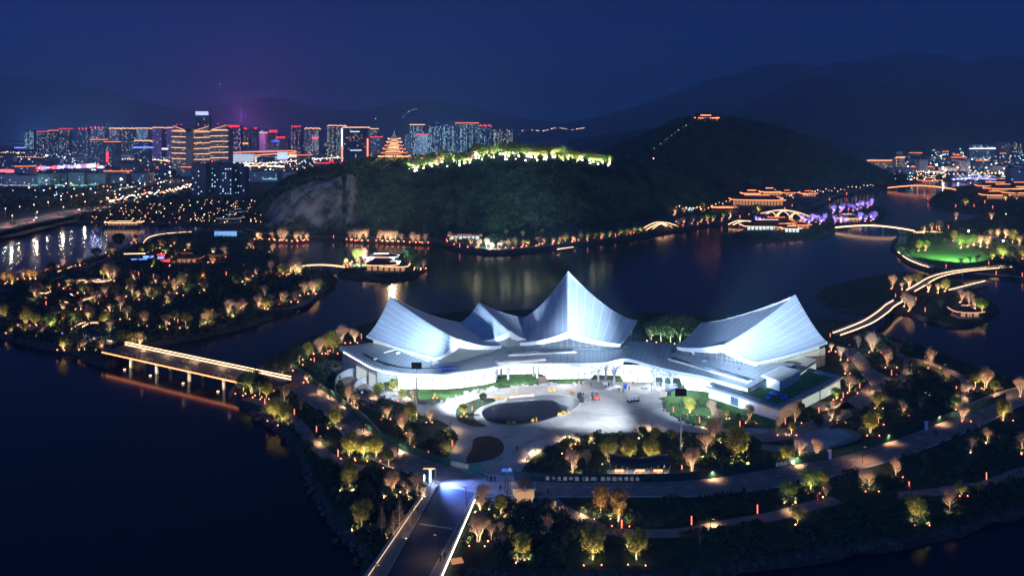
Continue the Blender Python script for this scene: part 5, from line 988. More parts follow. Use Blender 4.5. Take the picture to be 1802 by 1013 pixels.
# ------------------------------------------------------------------ lamp posts with real light
def lamp_post(px, py, hpx, label, pw=900, z=2.0, dark=True, rz=0, col=(1, .66, .38), grp='lamp posts around the plaza', bright=False):
    p = P(px, py, z); H = hpx * p.y / F; o = thing('lamp_post', label, 'lamp post', p, rz, grp)
    MB().tube([(0, 0, 0), (0, 0, H)], [.11, .07], 6).build('pole', M['dark'], o, False); MB().box((.45, 0, H), (1.1, .22, .12)).build('arm', M['dark'], o, False)
    MB().box((.7, 0, H - .1), (.5, .18, .06)).build('lamp_head', E['yellowlamp'] if bright else E['warm'], o, False)
    if pw: lamp('lamp', 'SPOT', p + Matrix.Rotation(rz, 3, 'Z') @ Vector((.75, 0, H - .25)), pw, col, o, None, .15, 150, 1)
for a in ((793, 762, 22, 'lamp post where the plaza meets the dark western lawn', 2000), (793, 790, 17, 'lamp post at the southern tip of the western lawn', 2200), (943, 799, 14, 'lamp post on the plaza edge nearer the gate', 2000), (1000, 774, 16, 'lamp post on the plaza edge by the pink lit trees', 2000), (931, 812, 10, 'short lamp post right beside the gate', 1500), (1147, 757, 18, 'lamp post at the far south of the plaza', 2000), (1244, 752, 9, 'low lamp post by the eastern plaza corner', 1500)): lamp_post(*a, rz=2.0)
for i, (x, y, h, pw) in enumerate(((820, 889, 32, 300), (771, 985, 46, 500), (726, 923, 35, 300), (660, 1010, 18, 0))): lamp_post(x, y, h, ('lamp post on the east walkway of the near bridge', 'lamp post on the bridge beside two standing people', 'lamp post on the west walkway of the near bridge', 'lamp post at the near end of the west walkway')[i], pw, grp='lamp posts on the near bridge', rz=math.pi if i < 2 else 0)
for i, (x, y, h) in enumerate(((1518, 815, 30), (972, 895, 14), (1625, 712, 22), (1632, 714, 20), (1492, 634, 28), (893, 868, 45), (246, 633, 16), (319, 650, 16), (400, 668, 16))): lamp_post(x, y, h, ('lamp post standing in the street curve east', 'short lamp post on the fork south of the street', 'thin pole in the dark east garden, nearer the annex', 'thin pole in the dark east garden, farther from the annex', 'lamp post beside the east sail and boardwalk', 'sign lamp post next to the kiosk', 'first lamp post on the western road bridge', 'second lamp post on the western road bridge', 'third lamp post on the western road bridge')[i], (1800, 600, 0, 0, 900, 1500, 900, 900, 900)[i], z=5.2 if i > 5 else 2, grp='lamp posts in the park')
for i, (x, y) in enumerate(((600, 716), (640, 760), (700, 795), (1000, 842), (1120, 844), (1250, 842), (1400, 818), (1560, 778), (1650, 745), (1760, 696), (560, 690), (1560, 640), (1600, 655), (1530, 690), (1460, 720), (1660, 655), (1690, 700), (612, 690), (1545, 700), (1500, 645), (1515, 672), (1575, 672), (1625, 640), (1700, 684), (1470, 714), (580, 700), (650, 700), (470, 722), (560, 780), (1020, 905), (1250, 926), (1390, 900))): lamp_post(x, y, 14, f"small black path lamp along the street fence and garden paths, {ordn(i)} of the row", 1500, grp='small path lamps')  # later positions are added lamps that brighten the garden paths
# ------------------------------------------------------------------ banner fence along the street
def fence(pts, label, h=2.3, m='banner', nm='banner_fence'):
    p = smooth(G(pts), 5); rt = thing(nm, label, 'fence', p[len(p) // 2]); w = MB(); w.ribbon([Vector((v.x, v.y, 2 + h)) for v in p], .12, None, h); w.build('panel', M[m], rt)
    g = MB()
    for q in p[::2]: g.tube([(q.x, q.y + .2, 2), (q.x, q.y + .2, 2 + h + .1)], .06, 4)
    g.build('posts', M['dark'], rt); return rt
fw = fence([(520, 650), (560, 681), (600, 710), (650, 758), (694, 785), (764, 813), (800, 822), (849, 834)], 'long green banner fence west of the gate with white lettering')
M['banner2'] = mat('teal banner', (.02, .16, .12), .6, var=.1)
fe_ = fence([(905, 843), (960, 847), (1030, 848), (1100, 848), (1180, 847), (1260, 840), (1330, 829), (1400, 817), (1470, 805), (1530, 788), (1591, 768), (1660, 742), (1718, 722), (1770, 702)], 'long dark green banner fence east of the gate with many white characters')
lt = emat('white lettering', (.66, .68, .95), .26)
def text(ch, a, parent, size, z, dyaw):
    cu = bpy.data.curves.new('lettering', 'FONT'); cu.body = ch; cu.size = size; cu.align_x = 'CENTER'; cu.offset = .006; o = bpy.data.objects.new('lettering', cu); C.objects.link(o)
    d = bpy.context.evaluated_depsgraph_get(); me = bpy.data.meshes.new_from_object(o.evaluated_get(d)); bpy.data.objects.remove(o)
    o = bpy.data.objects.new('lettering', me); me.materials.clear(); me.materials.append(lt); C.objects.link(o); m = Matrix.Translation((a.x, a.y, z)) @ Matrix.Rotation(dyaw, 4, 'Z') @ Matrix.Rotation(R(90), 4, 'X')
    o.parent = parent; o.matrix_basis = wmat(parent).inverted() @ m
def letter_line(s, xs, base, parent, size=1.5):
    for c, x in zip(s, xs):
        y = float(np.interp(x, [b[0] for b in base], [b[1] for b in base])); y2 = float(np.interp(x + 4, [b[0] for b in base], [b[1] for b in base])); a = P(x, y); b2 = P(x + 4, y2); d = (b2 - a).normalized(); n_ = Vector((d.y, -d.x, 0)) * .16
        text(c, a + n_, parent, size, 2.55, math.atan2(d.y, d.x))
BW = [(520, 650), (560, 681), (600, 710), (650, 758), (694, 785), (764, 813), (800, 822), (849, 834)]; BE_ = [(905, 843), (960, 847), (1030, 848), (1100, 848), (1180, 847), (1260, 840), (1330, 829), (1400, 817), (1470, 805), (1530, 788), (1591, 768), (1660, 742), (1718, 722), (1770, 702)]
letter_line('第十五届中国（温州）国际园林博览会', [950 + v / 8.19 for v in (110, 200, 280, 365, 447, 533, 605, 675, 765, 830, 907, 990, 1075, 1158, 1243, 1325, 1405)], BE_, fe_, 1.2)
letter_line('全城园博', [797, 805, 813, 821], BW, fw, 1.6); letter_line('文化园博', [721, 727, 733, 740], BW, fw, 1.3); letter_line('园博', [673, 678], BW, fw, 1.2)
letter_line('红色园博', [1368, 1375, 1382, 1390], BE_, fe_, 1.2)
pn = MB(); a, b_ = P(786, 818.5), P(849, 834); d = (b_ - a).normalized(); n_ = Vector((d.y, -d.x, 0)) * .09; pn.q(a + n_ + Vector((0, 0, .1)), b_ + n_ + Vector((0, 0, .1)), b_ + n_ + Vector((0, 0, 2.25)), a + n_ + Vector((0, 0, 2.25))); pn.build('teal_panel', M['banner2'], fw)
for i, (x, y) in enumerate(((1460, 806), (1630, 755))): tag(MB().box(P(x, y + 1) + Vector((0, 0, 1.3)), (.9, .5, 2.6)).box(P(x, y + 1) + Vector((0, 0, 2.65)), (1.1, .7, .12)).build('gate_post', M['white']), ('white post in the fence behind the street lamp curve', 'white post farther along the fence toward the east')[i], 'post', 'white fence posts')
# gate, kiosk, blue flood lamp and its people
gp = P(757, 850); gt = thing('gate_sign', 'blue white glowing entrance sign post with orange top at the bridge junction', 'sign', gp)
MB().box((0, 0, 2), (.5, .4, 3.4)).build('glow_panel', emat('blue white panel', (.4, .6, 1), 5), gt, False); MB().box((-.2, 0, 4.1), (3.2, .6, .5)).build('top_beam', M['yellow'], gt, False); MB().box((-1.6, 0, 1.2), (.35, .35, 2.2)).build('side_lamp', E['white'], gt, False); MB().box((1.5, 0, 2.1), (.2, .2, 4)).build('post', M['dark'], gt, False)
lamp('lamp', 'SPOT', gp + Vector((2.2, 0, 2.6)), 60000, (.12, .25, 1), gt, P(815, 862), .2, 100, .8); lamp('lamp', 'POINT', gp + Vector((.2, -1.4, 2)), 1500, (.35, .5, 1), gt, None, .3)
kp = P(921, 875); kk = thing('kiosk', 'small pale kiosk with flat roof and lit front beside the street', 'kiosk', kp)
MB().box((0, 0, 1.5), (5.6, 3.4, 3)).build('wall', M['beige'], kk, False); MB().box((0, 0, 3.1), (6.4, 4.2, .25)).build('roof', M['conc'], kk, False); MB().box((0, -1.74, 1.4), (4.2, .06, 1.8)).build('window', E['winwarm'], kk, False)
sp_ = P(889, 868); sg = thing('street_sign', 'blue street direction sign on a post near the gate', 'sign', sp_); MB().tube([(0, 0, 0), (0, 0, 6.3)], .08, 6).build('post', M['dark'], sg, False); MB().box((.4, 0, 6.2), (2.6, .12, .8)).build('sign_panel', emat('blue sign panel', (.04, .2, .9), .8), sg, False)
# ------------------------------------------------------------------ near bridge (foreground)
nb = thing('road_bridge', 'wide near bridge with dark roadway, pale walkways and a glowing east rail', 'bridge', P(740, 930, 2.4))
def lerp_pts(a, b_, z, n=14, ext=.0): a, b_ = P(*a, z), P(*b_, z); a = a + (a - b_) * ext; return [a.lerp(b_, i / n) for i in range(n + 1)]
zr_ = 2.12
cl, cr = lerp_pts((680, 1013), (771, 853), zr_, ext=.25), lerp_pts((757, 1013), (836, 868), zr_, ext=.25)
wl, wr = lerp_pts((648, 1013), (757, 855), zr_, ext=.25), lerp_pts((777, 1013), (838, 872), zr_, ext=.25)
def strip(A, B, z, m, name, thick=0):
    s = MB()
    for i in range(len(A) - 1):
        a, b_, c, d = (Vector((v.x, v.y, z)) for v in (A[i], B[i], B[i + 1], A[i + 1])); s.q(a, b_, c, d)
        if thick: t_ = Vector((0, 0, -thick)); s.q(a + t_, b_ + t_, b_, a) if i == 0 else None; s.q(b_ + t_, c + t_, c, b_); s.q(d + t_, a + t_, a, d)
    return s.build(name, m, nb)
strip(cl, cr, 2.14, M['asphalt'], 'roadway'); strip(wl, cl, 2.30, M['pave'], 'walkway', .5); strip(cr, wr, 2.30, M['pave'], 'walkway', .5)
for S_ in (cl, cr): k = MB(); k.tube([Vector((v.x, v.y, 2.33)) for v in S_], .13, 4); k.build('kerb', M['kerb'], nb)
for S_, li in ((wl, 0), (wr, 1)):
    k = MB(); k.tube([Vector((v.x, v.y, 2.5)) for v in S_], .3, 4); k.tube([Vector((v.x, v.y, 3.4)) for v in S_], .12, 4)
    for q in [S_[0].lerp(S_[-1], j / 60) for j in range(61)]: k.tube([(q.x, q.y, 2.4), (q.x, q.y, 3.4)], .05, 4)
    k.build('railing', M['kerb'], nb)
    if li: e = MB(); e.tube([Vector((v.x + .35, v.y, 2.7)) for v in S_[:-1]], .13, 4); e.build('light_strip', emat('white rail light', (1, .86, .72), 6, True), nb)
    else: e = MB(); e.tube([Vector((v.x + .3, v.y, 2.62)) for v in S_[:-2]], .08, 4); e.build('light_strip', emat('dim rail light', (1, .75, .5), 1.2, True), nb)
MB().q(P(737, 922, 2.15), P(797, 931, 2.15), P(796, 928, 2.15), P(738, 919.5, 2.15)).build('deck_joint', M['kerb'], nb)
jn = sheet('road_junction', [(771, 855), (757, 855), (765, 838), (800, 832), (849, 842), (905, 846), (950, 858), (960, 868), (900, 872), (860, 876), (838, 872), (836, 868)], 2.09, 'street', lin=True)
sheet('path', [(862, 878), (900, 870), (965, 868), (975, 885), (925, 886), (870, 884)], 2.08, 'pave', lin=True)
e = thing('light_mat', 'small orange lit square panel beside the near bridge', 'panel', P(804, 990)); MB().box((0, 0, .5), (2.6, 2.2, .15), .3).build('panel', emat('orange panel', (1, .4, .18), .5), e, False); MB().box((0, 0, .2), (.4, .4, .5)).build('foot', M['dark'], e, False)
# ------------------------------------------------------------------ curved roof shelters with slanted legs
def shelter(px0, px1, py, label, z=2, rz=0, glow='warm', floorm='facade'):
    a, b_ = P(px0, py, z), P(px1, py, z); ln = (b_ - a).length; c = (a + b_) / 2; s = thing('shelter', label, 'shelter', c, rz); r_ = MB()
    for i in range(21):
        x = -ln / 2 + ln * i / 20; zz = 4.0 + .5 * math.cos(i / 20 * math.pi * 2); r_.v += [Vector((x, -2.8, zz - .5)), Vector((x, -1.2, zz + .35)), Vector((x, .6, zz + .6)), Vector((x, 3, zz))]
    for i in range(20):
        for j in range(3): k = i * 4 + j; r_.f.append((k, k + 4, k + 5, k + 1))
    ro = r_.build('roof', M['tile'], s, False, True); so_ = ro.modifiers.new('thickness', 'SOLIDIFY'); so_.thickness = .2
    for i in range(10):
        x = -ln / 2 + ln * (i + .5) / 10
        for dx in (-.9, .9): MB().tube([(x, -1.5, .1), (x + dx, -1.8, 3.7)], .09, 4).build('leg', M['mast'], s, False)
    MB().box((0, 0, .06), (ln * 1.04, 5, .12)).build('floor', M['plaza'], s, False)
    for f in (-.32, .02, .32): MB().box((ln * f, 1.0, .6), (ln * .15, .6, .35)).build('bench', E[glow], s, False)
    for f in (-.3, 0, .3): lamp('lamp', 'POINT', c + Matrix.Rotation(rz, 3, 'Z') @ Vector((ln * f, -.5, 3.0)), 450, (.85, .95, 1), s, None, .4)
shelter(1072, 1178, 834, 'long curved roof shelter with slanted legs behind the lettered fence', glow='orangelit')
shelter(145, 205, 601, 'curved roof shelter with white lit floor at the western bridge head', rz=-.35)
bp_ = P(110, 592); bl = thing('light_booth', 'blue glowing floor patch lamp beside the western park path', 'lamp', bp_); MB().box((0, 0, .5), (1.5, .5, .8)).build('body', M['dark'], bl, False); MB().box((0, -.3, .6), (1.2, .1, .5)).build('lens', E['blue'], bl, False); lamp('lamp', 'SPOT', bp_ + Vector((0, -.4, 2.2)), 9000, (.2, .25, 1), bl, bp_ + Vector((2, -5, -2)), .3, 100)
# ------------------------------------------------------------------ plaza furniture, vehicles and people
for i, (x, y) in enumerate(((873, 703), (885, 702), (909, 691), (967, 688), (976, 688), (1006, 692), (1000, 725), (992, 728), (985, 731), (937, 742), (944, 740), (904, 746), (895, 746))):
    tag(MB().box(P(x, y) + Vector((0, 0, .5)), (1.5, .4, .7), i * .8, .8).box(P(x, y) + Vector((0, 0, .93)), (1.2, .25, .2), i * .8).build('barrier', M['yellow']), f"orange plastic barrier on the pond rim, {ordn(i)} in the ring of barriers", 'barrier', 'orange barriers round the pond')
ls = thing('light_bench', 'glowing warm light strip on the far rim of the plaza pond', 'lit bench', P(918, 698)); e = MB(); e.tube([P(x, y, 2.5) for x, y in ((897, 699), (918, 696.5), (939, 695))], .24, 4); e.build('light_strip', E['warmlit'], ls); e = MB(); e.ribbon([P(x, y, 2.42) for x, y in ((897, 699), (939, 695))], .8, None, .35); e.build('seat', M['stone'], ls)
def cart(px, py, rz, label, body='dark', L_=4.6):
    c = thing('passenger_cart', label, 'cart', P(px, py, 2.06), rz); MB().box((0, 0, .55), (L_, 1.5, .5), 0, .95).build('body', M[body], c, False)
    for i in range(3): MB().box((-L_ / 2 + .9 + i * 1.3, 0, .95), (.5, 1.3, .5)).build('seat', M['white'], c, False)
    MB().box((0, 0, 2.05), (L_ * .95, 1.6, .1), 0, .95).build('roof', M['white'], c, False)
    for x in (-L_ / 2 + .2, L_ / 2 - .2):
        for y in (-.7, .7): MB().tube([(x, y, .7), (x, y, 2.05)], .05, 4).build('roof_post', M['dark'], c, False); MB().tube([(x * .75, y - .1, .3), (x * .75, y + .1, .3)], .3, 10).build('wheel', M['dark'], c, False)
cart(1114, 707, .35, 'white roofed passenger cart crossing the open plaza'); cart(1184, 686, .6, 'dark cart parked at the east end of the columns', 'blue', 3.4)
v = thing('forklift', 'small red forklift beside the east end of the pond', 'forklift', P(1050, 703, 2.06), .2)
MB().box((0, 0, .75), (2.4, 1.3, .9), 0, .9).build('body', M['red'], v, False); MB().box((-.2, 0, 2.25), (1.4, 1.2, .1)).build('cab_roof', M['dark'], v, False); MB().box((-1.5, 0, 1.5), (.15, 1, 2.8)).build('lift_mast', M['dark'], v, False); MB().box((-2.0, 0, .3), (1.1, .8, .08)).build('fork', M['dark'], v, False)
for x in (-.8, .8):
    for y in (-.6, .6): MB().tube([(x, y - .12, .35), (x, y + .12, .35)], .35, 10).build('wheel', M['dark'], v, False); MB().tube([(x * .6 - .2, y * .9, 1), (x * .6 - .2, y * .9, 2.25)], .05, 4).build('cab_post', M['dark'], v, False)
for i, (x, y, w, d, h, m) in enumerate(((1023, 707, 1.6, 1.2, 1.4, 'dark'), (1030, 705, 2.2, 1.0, .9, 'mast'), (1020, 700, 1.2, 1.2, 1.8, 'dark'), (1038, 702, 1.2, 1.6, .7, 'conc'), (1168, 697, 1.8, 1.6, 1.5, 'beige'), (1175, 694, 2.2, 1.4, 1.2, 'dark'), (1087, 670, 3.6, .9, .8, 'leafb'), (1080, 683, 6, 2.4, .35, 'white'), (1066, 676, 4, 1.6, .3, 'white'), (1134, 684, 2.6, .8, .5, 'mast'), (1142, 680, 2.2, .7, .6, 'white'), (1100, 683, 1.3, 1.2, 1.5, 'blue'))):
    tag(MB().box(P(x, y, 2.06) + Vector((0, 0, h / 2)), (w, d, h), i).box(P(x, y, 2.06) + Vector((w * .2, 0, h + .12)), (w * .5, d * .6, .24), i * 1.7).build('crate_pile', M[m]), ('dark equipment case at the pond corner', 'long grey equipment case at the pond corner', 'tall dark case nearest the pond corner', 'low pale crate between pond and forklift', 'tan crate at the east edge of the plaza', 'dark crate behind the tan one', 'green wrapped bundle by the branching columns', 'wide flat stack of white sheets on the plaza', 'smaller stack of white sheets by the columns', 'grey slanting package before the hall doors', 'white package before the hall doors', 'blue machine case before the hall doors')[i], 'crate', 'building material on the plaza')
def person_mesh(pose):
    me = bpy.data.meshes.new('person'); st = {'stand': .10, 'walk': .28, 'work': .16}[pose]; bend = .35 if pose == 'work' else 0
    V = [(0, 0, .95), (bend * .4, 0, 1.2), (bend * .9, 0, 1.42), (bend * 1.05, 0, 1.5), (bend * 1.2, 0, 1.62), (bend * 1.2, 0, 1.74), (st * .5, .1, .9), (st * .8, .11, .5), (st, .11, .08), (st + .16, .11, .04), (-st * .3, -.1, .9), (-st * .4, -.11, .5), (-st, -.11, .08), (-st + .16, -.11, .04), (bend * .9, .2, 1.4), (bend + .05, .25, 1.12), (bend + .16, .24, .9), (bend * .9, -.2, 1.4), (bend - .02, -.26, 1.12), (bend + .1 + st * .5, -.24, .9)]
    Ed = [(0, 1), (1, 2), (2, 3), (3, 4), (4, 5), (0, 6), (6, 7), (7, 8), (8, 9), (0, 10), (10, 11), (11, 12), (12, 13), (2, 14), (14, 15), (15, 16), (2, 17), (17, 18), (18, 19)]
    rad = [.15, .14, .16, .06, .1, .08, .1, .07, .05, .045, .1, .07, .05, .045, .07, .05, .04, .07, .05, .04]
    me.from_pydata(V, Ed, []); o = bpy.data.objects.new('person', me); C.objects.link(o); m = o.modifiers.new('s', 'SKIN')
    for i, r_ in enumerate(rad): me.skin_vertices[0].data[i].radius = (r_, r_)
    me.skin_vertices[0].data[0].use_root = True; s = o.modifiers.new('u', 'SUBSURF'); s.levels = 1
    d = bpy.context.evaluated_depsgraph_get(); out = bpy.data.meshes.new_from_object(o.evaluated_get(d)); bpy.data.objects.remove(o); out.materials.clear(); out.materials.append(M['cloth']); out.materials.append(M['skin'])
    for p_ in out.polygons: p_.material_index = 1 if p_.center.z > 1.56 and p_.center.x > bend * 1.2 + .0 else 0; p_.use_smooth = True
    return out
PM = {k: person_mesh(k) for k in ('stand', 'walk', 'work')}
for x, y, k, rz, lb in ((910, 794, 'walk', 2, 'person in dark clothes walking alone on the open plaza'), (721, 817, 'walk', 4, 'person in dark clothes walking along the west street'), (735, 903, 'walk', 1.3, 'person walking on the west walkway of the near bridge'), (775, 988, 'stand', 1, 'person in pale top standing by the bridge lamp post'), (782, 983, 'stand', 4, 'person in dark clothes beside the one in the pale top'),
                        (880, 862, 'walk', .3, 'person walking past the kiosk and sign post'), (965, 868, 'walk', 3, 'person on the street by the path fork'), (858, 846, 'stand', 1, 'person at the gate, nearest the fence end'), (864, 848, 'stand', 2, 'person at the gate, second from the fence end'), (871, 847, 'stand', 5, 'person at the gate, third from the fence end'), (884, 842, 'stand', 4, 'person waiting inside the gate'), (1026, 699, 'work', 1, 'person bending over equipment at the pond'), (1036, 706, 'stand', 3, 'person standing between pond and forklift'), (1041, 698, 'stand', 0, 'person behind the forklift'), (1066, 684, 'stand', 1, 'person west of the white sheets'), (1071, 680, 'stand', 1, 'person behind the white sheets'), (1089, 689, 'work', 5, 'person stooping in front of the white sheets'), (1096, 692, 'work', 1, 'person stooping nearest the cart'), (1107, 687, 'stand', 2, 'person in brown before the hall doors'), (1114, 677, 'walk', 2, 'person at the hall doors'), (1146, 680, 'work', 3, 'person handling packages by the columns'), (1147, 688, 'stand', 3, 'person south of the packages'), (1162, 680, 'stand', 2, 'person among the branching columns'), (1040, 681, 'walk', 2, 'person walking before the west columns'), (1023, 679, 'stand', 2, 'person at the lawn corner before the hall'), (617, 722, 'stand', 2, 'person in red light on the outer ramp'), (673, 704, 'stand', 1, 'guard standing at the mouth of the inner ramp'), (663, 727, 'walk', 1, 'person walking below the ramps'), (1644, 766, 'stand', 1, 'person on the east street, west one of two'), (1648, 766, 'stand', 2, 'person on the east street, east one of two'), (833, 930, 'walk', 2, 'person beyond the bright rail of the near bridge')):
    o = bpy.data.objects.new('person', PM[k]); C.objects.link(o); o.location = P(x, y, 2.08 if not 640 < x < 800 or y < 850 else 2.3); o.rotation_euler = (0, 0, rz); tag(o, lb, 'person', 'people about the plaza and streets')
for i, (x, y) in enumerate(((675, 692), (637, 698))):
    s = thing('booth_lamp', ('blue beacon lamp at the inner ramp mouth', 'blue beacon lamp at the outer ramp mouth')[i], 'beacon', P(x, y)); MB().tube([(0, 0, 0), (0, 0, 1.6)], .06, 5).build('post', M['dark'], s, False); MB().box((0, 0, 1.7), (.5, .4, .5)).build('light', E['blue'], s, False)
# shore and lawn stones, undergrowth
def rocks(name, pts, n, s0, s1, seed, label, z=1.0, spread=1.2, m='stone'):
    r = random.Random(seed); p = smooth([P(x, y, z) for x, y in pts], 8); mb = MB()
    for i in range(n):
        f = r.random() * (len(p) - 1.01); q = p[int(f)].lerp(p[int(f) + 1], f % 1) + Vector((r.gauss(0, spread), r.gauss(0, spread), 0)); k = len(mb.v); mb.ball(q, r.uniform(s0, s1), 7, 5, r.uniform(s0, s1) * .7)
        for v in mb.v[k:]: v += Vector((noise.noise(v * 1.7), noise.noise(v * 1.7 + Vector((9, 0, 0))), noise.noise(v * 1.7 + Vector((0, 9, 0))))) * s0 * .9
    tag(mb.build(name, M[m]), label, None, None, 'stuff')
M['rockd'] = mat('dark wet boulders', (.07, .065, .06), .8, var=.4, scale=1.2)
rocks('shore_rocks', [(655, 985), (620, 945), (585, 895), (555, 845), (538, 800), (510, 765), (470, 735), (432, 708)], 260, .5, 1.1, 1, 'loose boulders along the dark western shore of the park', m='rockd')
rocks('shore_rocks', [(810, 1010), (1000, 1006), (1210, 1004), (1400, 974), (1600, 945), (1795, 893)], 320, .4, .9, 2, 'loose boulders along the southern shore', m='rockd')
rocks('garden_rocks', [(735, 706), (784, 707), (829, 690), (872, 683)], 40, .5, 1.3, 3, 'pale garden boulders edging the western hall lawn', 2.1, .7); rocks('garden_rocks', [(900, 682), (955, 677), (968, 675), (1015, 674), (1036, 670)], 44, .4, 1.0, 4, 'garden boulders edging the middle hall lawns', 2.1, .5)
rocks('garden_rocks', [(1166, 700), (1172, 720), (1200, 740), (1250, 751)], 50, .25, .6, 5, 'small red brown stones edging the east lawn', 2.1, .6, 'soil')
def under(label, boxes, n, seed, m, s0=.5, s1=1.4, z=2.0, poly=None, excl=None, nl=16):
    r = random.Random(seed); cs, ss = [], []
    tot = [(b_[2] - b_[0]) * (b_[3] - b_[1]) for b_ in boxes]
    while len(cs) < n:
        b_ = r.choices(boxes, tot)[0]; x, y = r.uniform(b_[0], b_[2]), r.uniform(b_[1], b_[3]); p = P(x, y, z)
        if poly and not inside(p, poly): continue
        if excl and any(inside((x, y), e) for e in excl): continue
        if noise.noise(p * .07) < -.12: continue
        s = r.uniform(s0, s1); cs.append(p + Vector((0, 0, s * .3))); ss.append(s)
    clumps('undergrowth', cs, ss, nl, .3, M[m], seed, label)
under('low dark shrubs covering the park around the plaza', [(420, 600, 860, 1010), (830, 760, 1400, 1005), (1180, 690, 1800, 980), (1450, 580, 1800, 720)], 5200, 21, 'leafd', .4, 1.5, 2.0, MAIN, EX)
under('brown winter shrubs scattered through the park', [(540, 690, 860, 960), (860, 870, 1500, 1000), (1300, 590, 1780, 850)], 1600, 22, 'twigdark', .3, 1.0, 2.0, MAIN, EX)
under('dark thickets filling the western garden island', [(0, 410, 590, 635)], 4200, 23, 'leafd', .6, 2.6, 2.0, ISL)
under('brown winter shrubs on the western garden island', [(0, 430, 590, 630)], 1500, 24, 'twigdark', .5, 1.6, 2.0, ISL)
under('shrubs on the lawn side shore', [(1575, 322, 1802, 480)], 900, 25, 'leafd', .8, 3.0, 1.8, LAWN, [[(1600, 425), (1745, 430), (1745, 472), (1600, 470)]])
under('shrubs on the blossom islet', [(1288, 362, 1555, 422)], 500, 26, 'leafd', .8, 2.0, 1.4, BLO); under('shrubs on the tea house islet', [(596, 456, 742, 492)], 260, 27, 'leafd', .6, 1.8, 1.4, TEA, [[(640, 466), (705, 462), (712, 482), (640, 484)]])
under('shrubs at the foot of the hills along the promenade', [(440, 400, 800, 414), (800, 395, 1330, 430), (1150, 350, 1560, 385)], 1600, 28, 'leafd', 1.0, 3.5, 1.9, [tuple(v) for v in FAR])
# ------------------------------------------------------------------ city
rc = random.Random(42)
WC = {'cool': [(.45, .75, 1), (.6, .85, 1), (.35, .7, .85)], 'warm': [(1, .7, .4), (1, .55, .3), (1, .85, .6)], 'mix': [(.5, .8, 1), (1, .75, .45), (.45, .8, .8), (1, .6, .35)], 'pink': [(1, .5, .8), (.8, .5, 1), (1, .7, .6)]}
def tower(x0, x1, top, Y, label, m='cityw', lit=.16, wc='mix', crown=None, dep=22, name='tower_block', cat='building', z0=1.9, floor=3.3, bay=3.6, dots=0, wob=0, group=None, strips=None, k=1.0):
    X0, X1 = (x0 - CX) / F * Y, (x1 - CX) / F * Y; Ht = CZ - (top - HY) / F * Y; w = X1 - X0
    rt = thing(name, label, cat, ((X0 + X1) / 2, Y + dep / 2, z0), 0, group); h = Ht - z0
    b_ = MB().box((0, 0, h / 2), (w, dep, h))
    b_.build('body', M[m], rt, False)
    rp = MB().box((0, 0, h + .8), (w * .9, dep * .8, 1.6)).box((-w * .2, 0, h + 2.6), (w * .22, dep * .4, 3.4) if h > 25 else (w * .1, dep * .3, 1.6)); rp.build('roof', M['cityd'], rt, False)
    g = MB(); g.c = []; nf, nb_ = int((h - 4) / floor), max(1, int(w / bay)); px = 1024 / 1802 * F / Y
    ws = max(1.5, .5 / px); hs = max(1.3, .45 / px); wx = min(bay * .9, ws)
    colb = [rc.random() < .5 for _ in range(nb_)]
    for f in range(nf):
        for q in range(nb_):
            if rc.random() < lit * (1.5 if colb[q] else .5):
                x = -w / 2 + w * (q + .5) / nb_; z = 3 + f * floor; c = rc.choice(WC[wc]); s = rc.uniform(.25, 1.1) * k; y = -dep / 2 - .15
                g.q((x - wx / 2, y, z), (x + wx / 2, y, z), (x + wx / 2, y, z + hs), (x - wx / 2, y, z + hs)); g.c.append(tuple(a * s for a in c))
    if g.f: tag(g.build('window_lights', E['col'], rt, False), kind='stuff')
    if crown:
        t_ = max(.5, .45 / px); pts = []; n = 8 if wob else 1
        for i in range(n + 1): pts.append((-w / 2 + w * i / n, -dep / 2 - .3, h + 1 + (wob * abs(math.sin(i * 1.3)) if wob else 0)))
        e = MB(); e.tube(pts, t_, 4); e.tube([pts[-1], (w / 2, dep / 2, h + 1)], t_, 4); e.build('roof_light', E[crown], rt, False)
    for i in range(dots): MB().ball((-w / 2 + w * (i + .5) / dots, -dep / 2, h + 3), max(.9, .9 / px), 6, 4).build('beacon_light', E['red'], rt, False)
    return rt, w, h, dep
T = tower
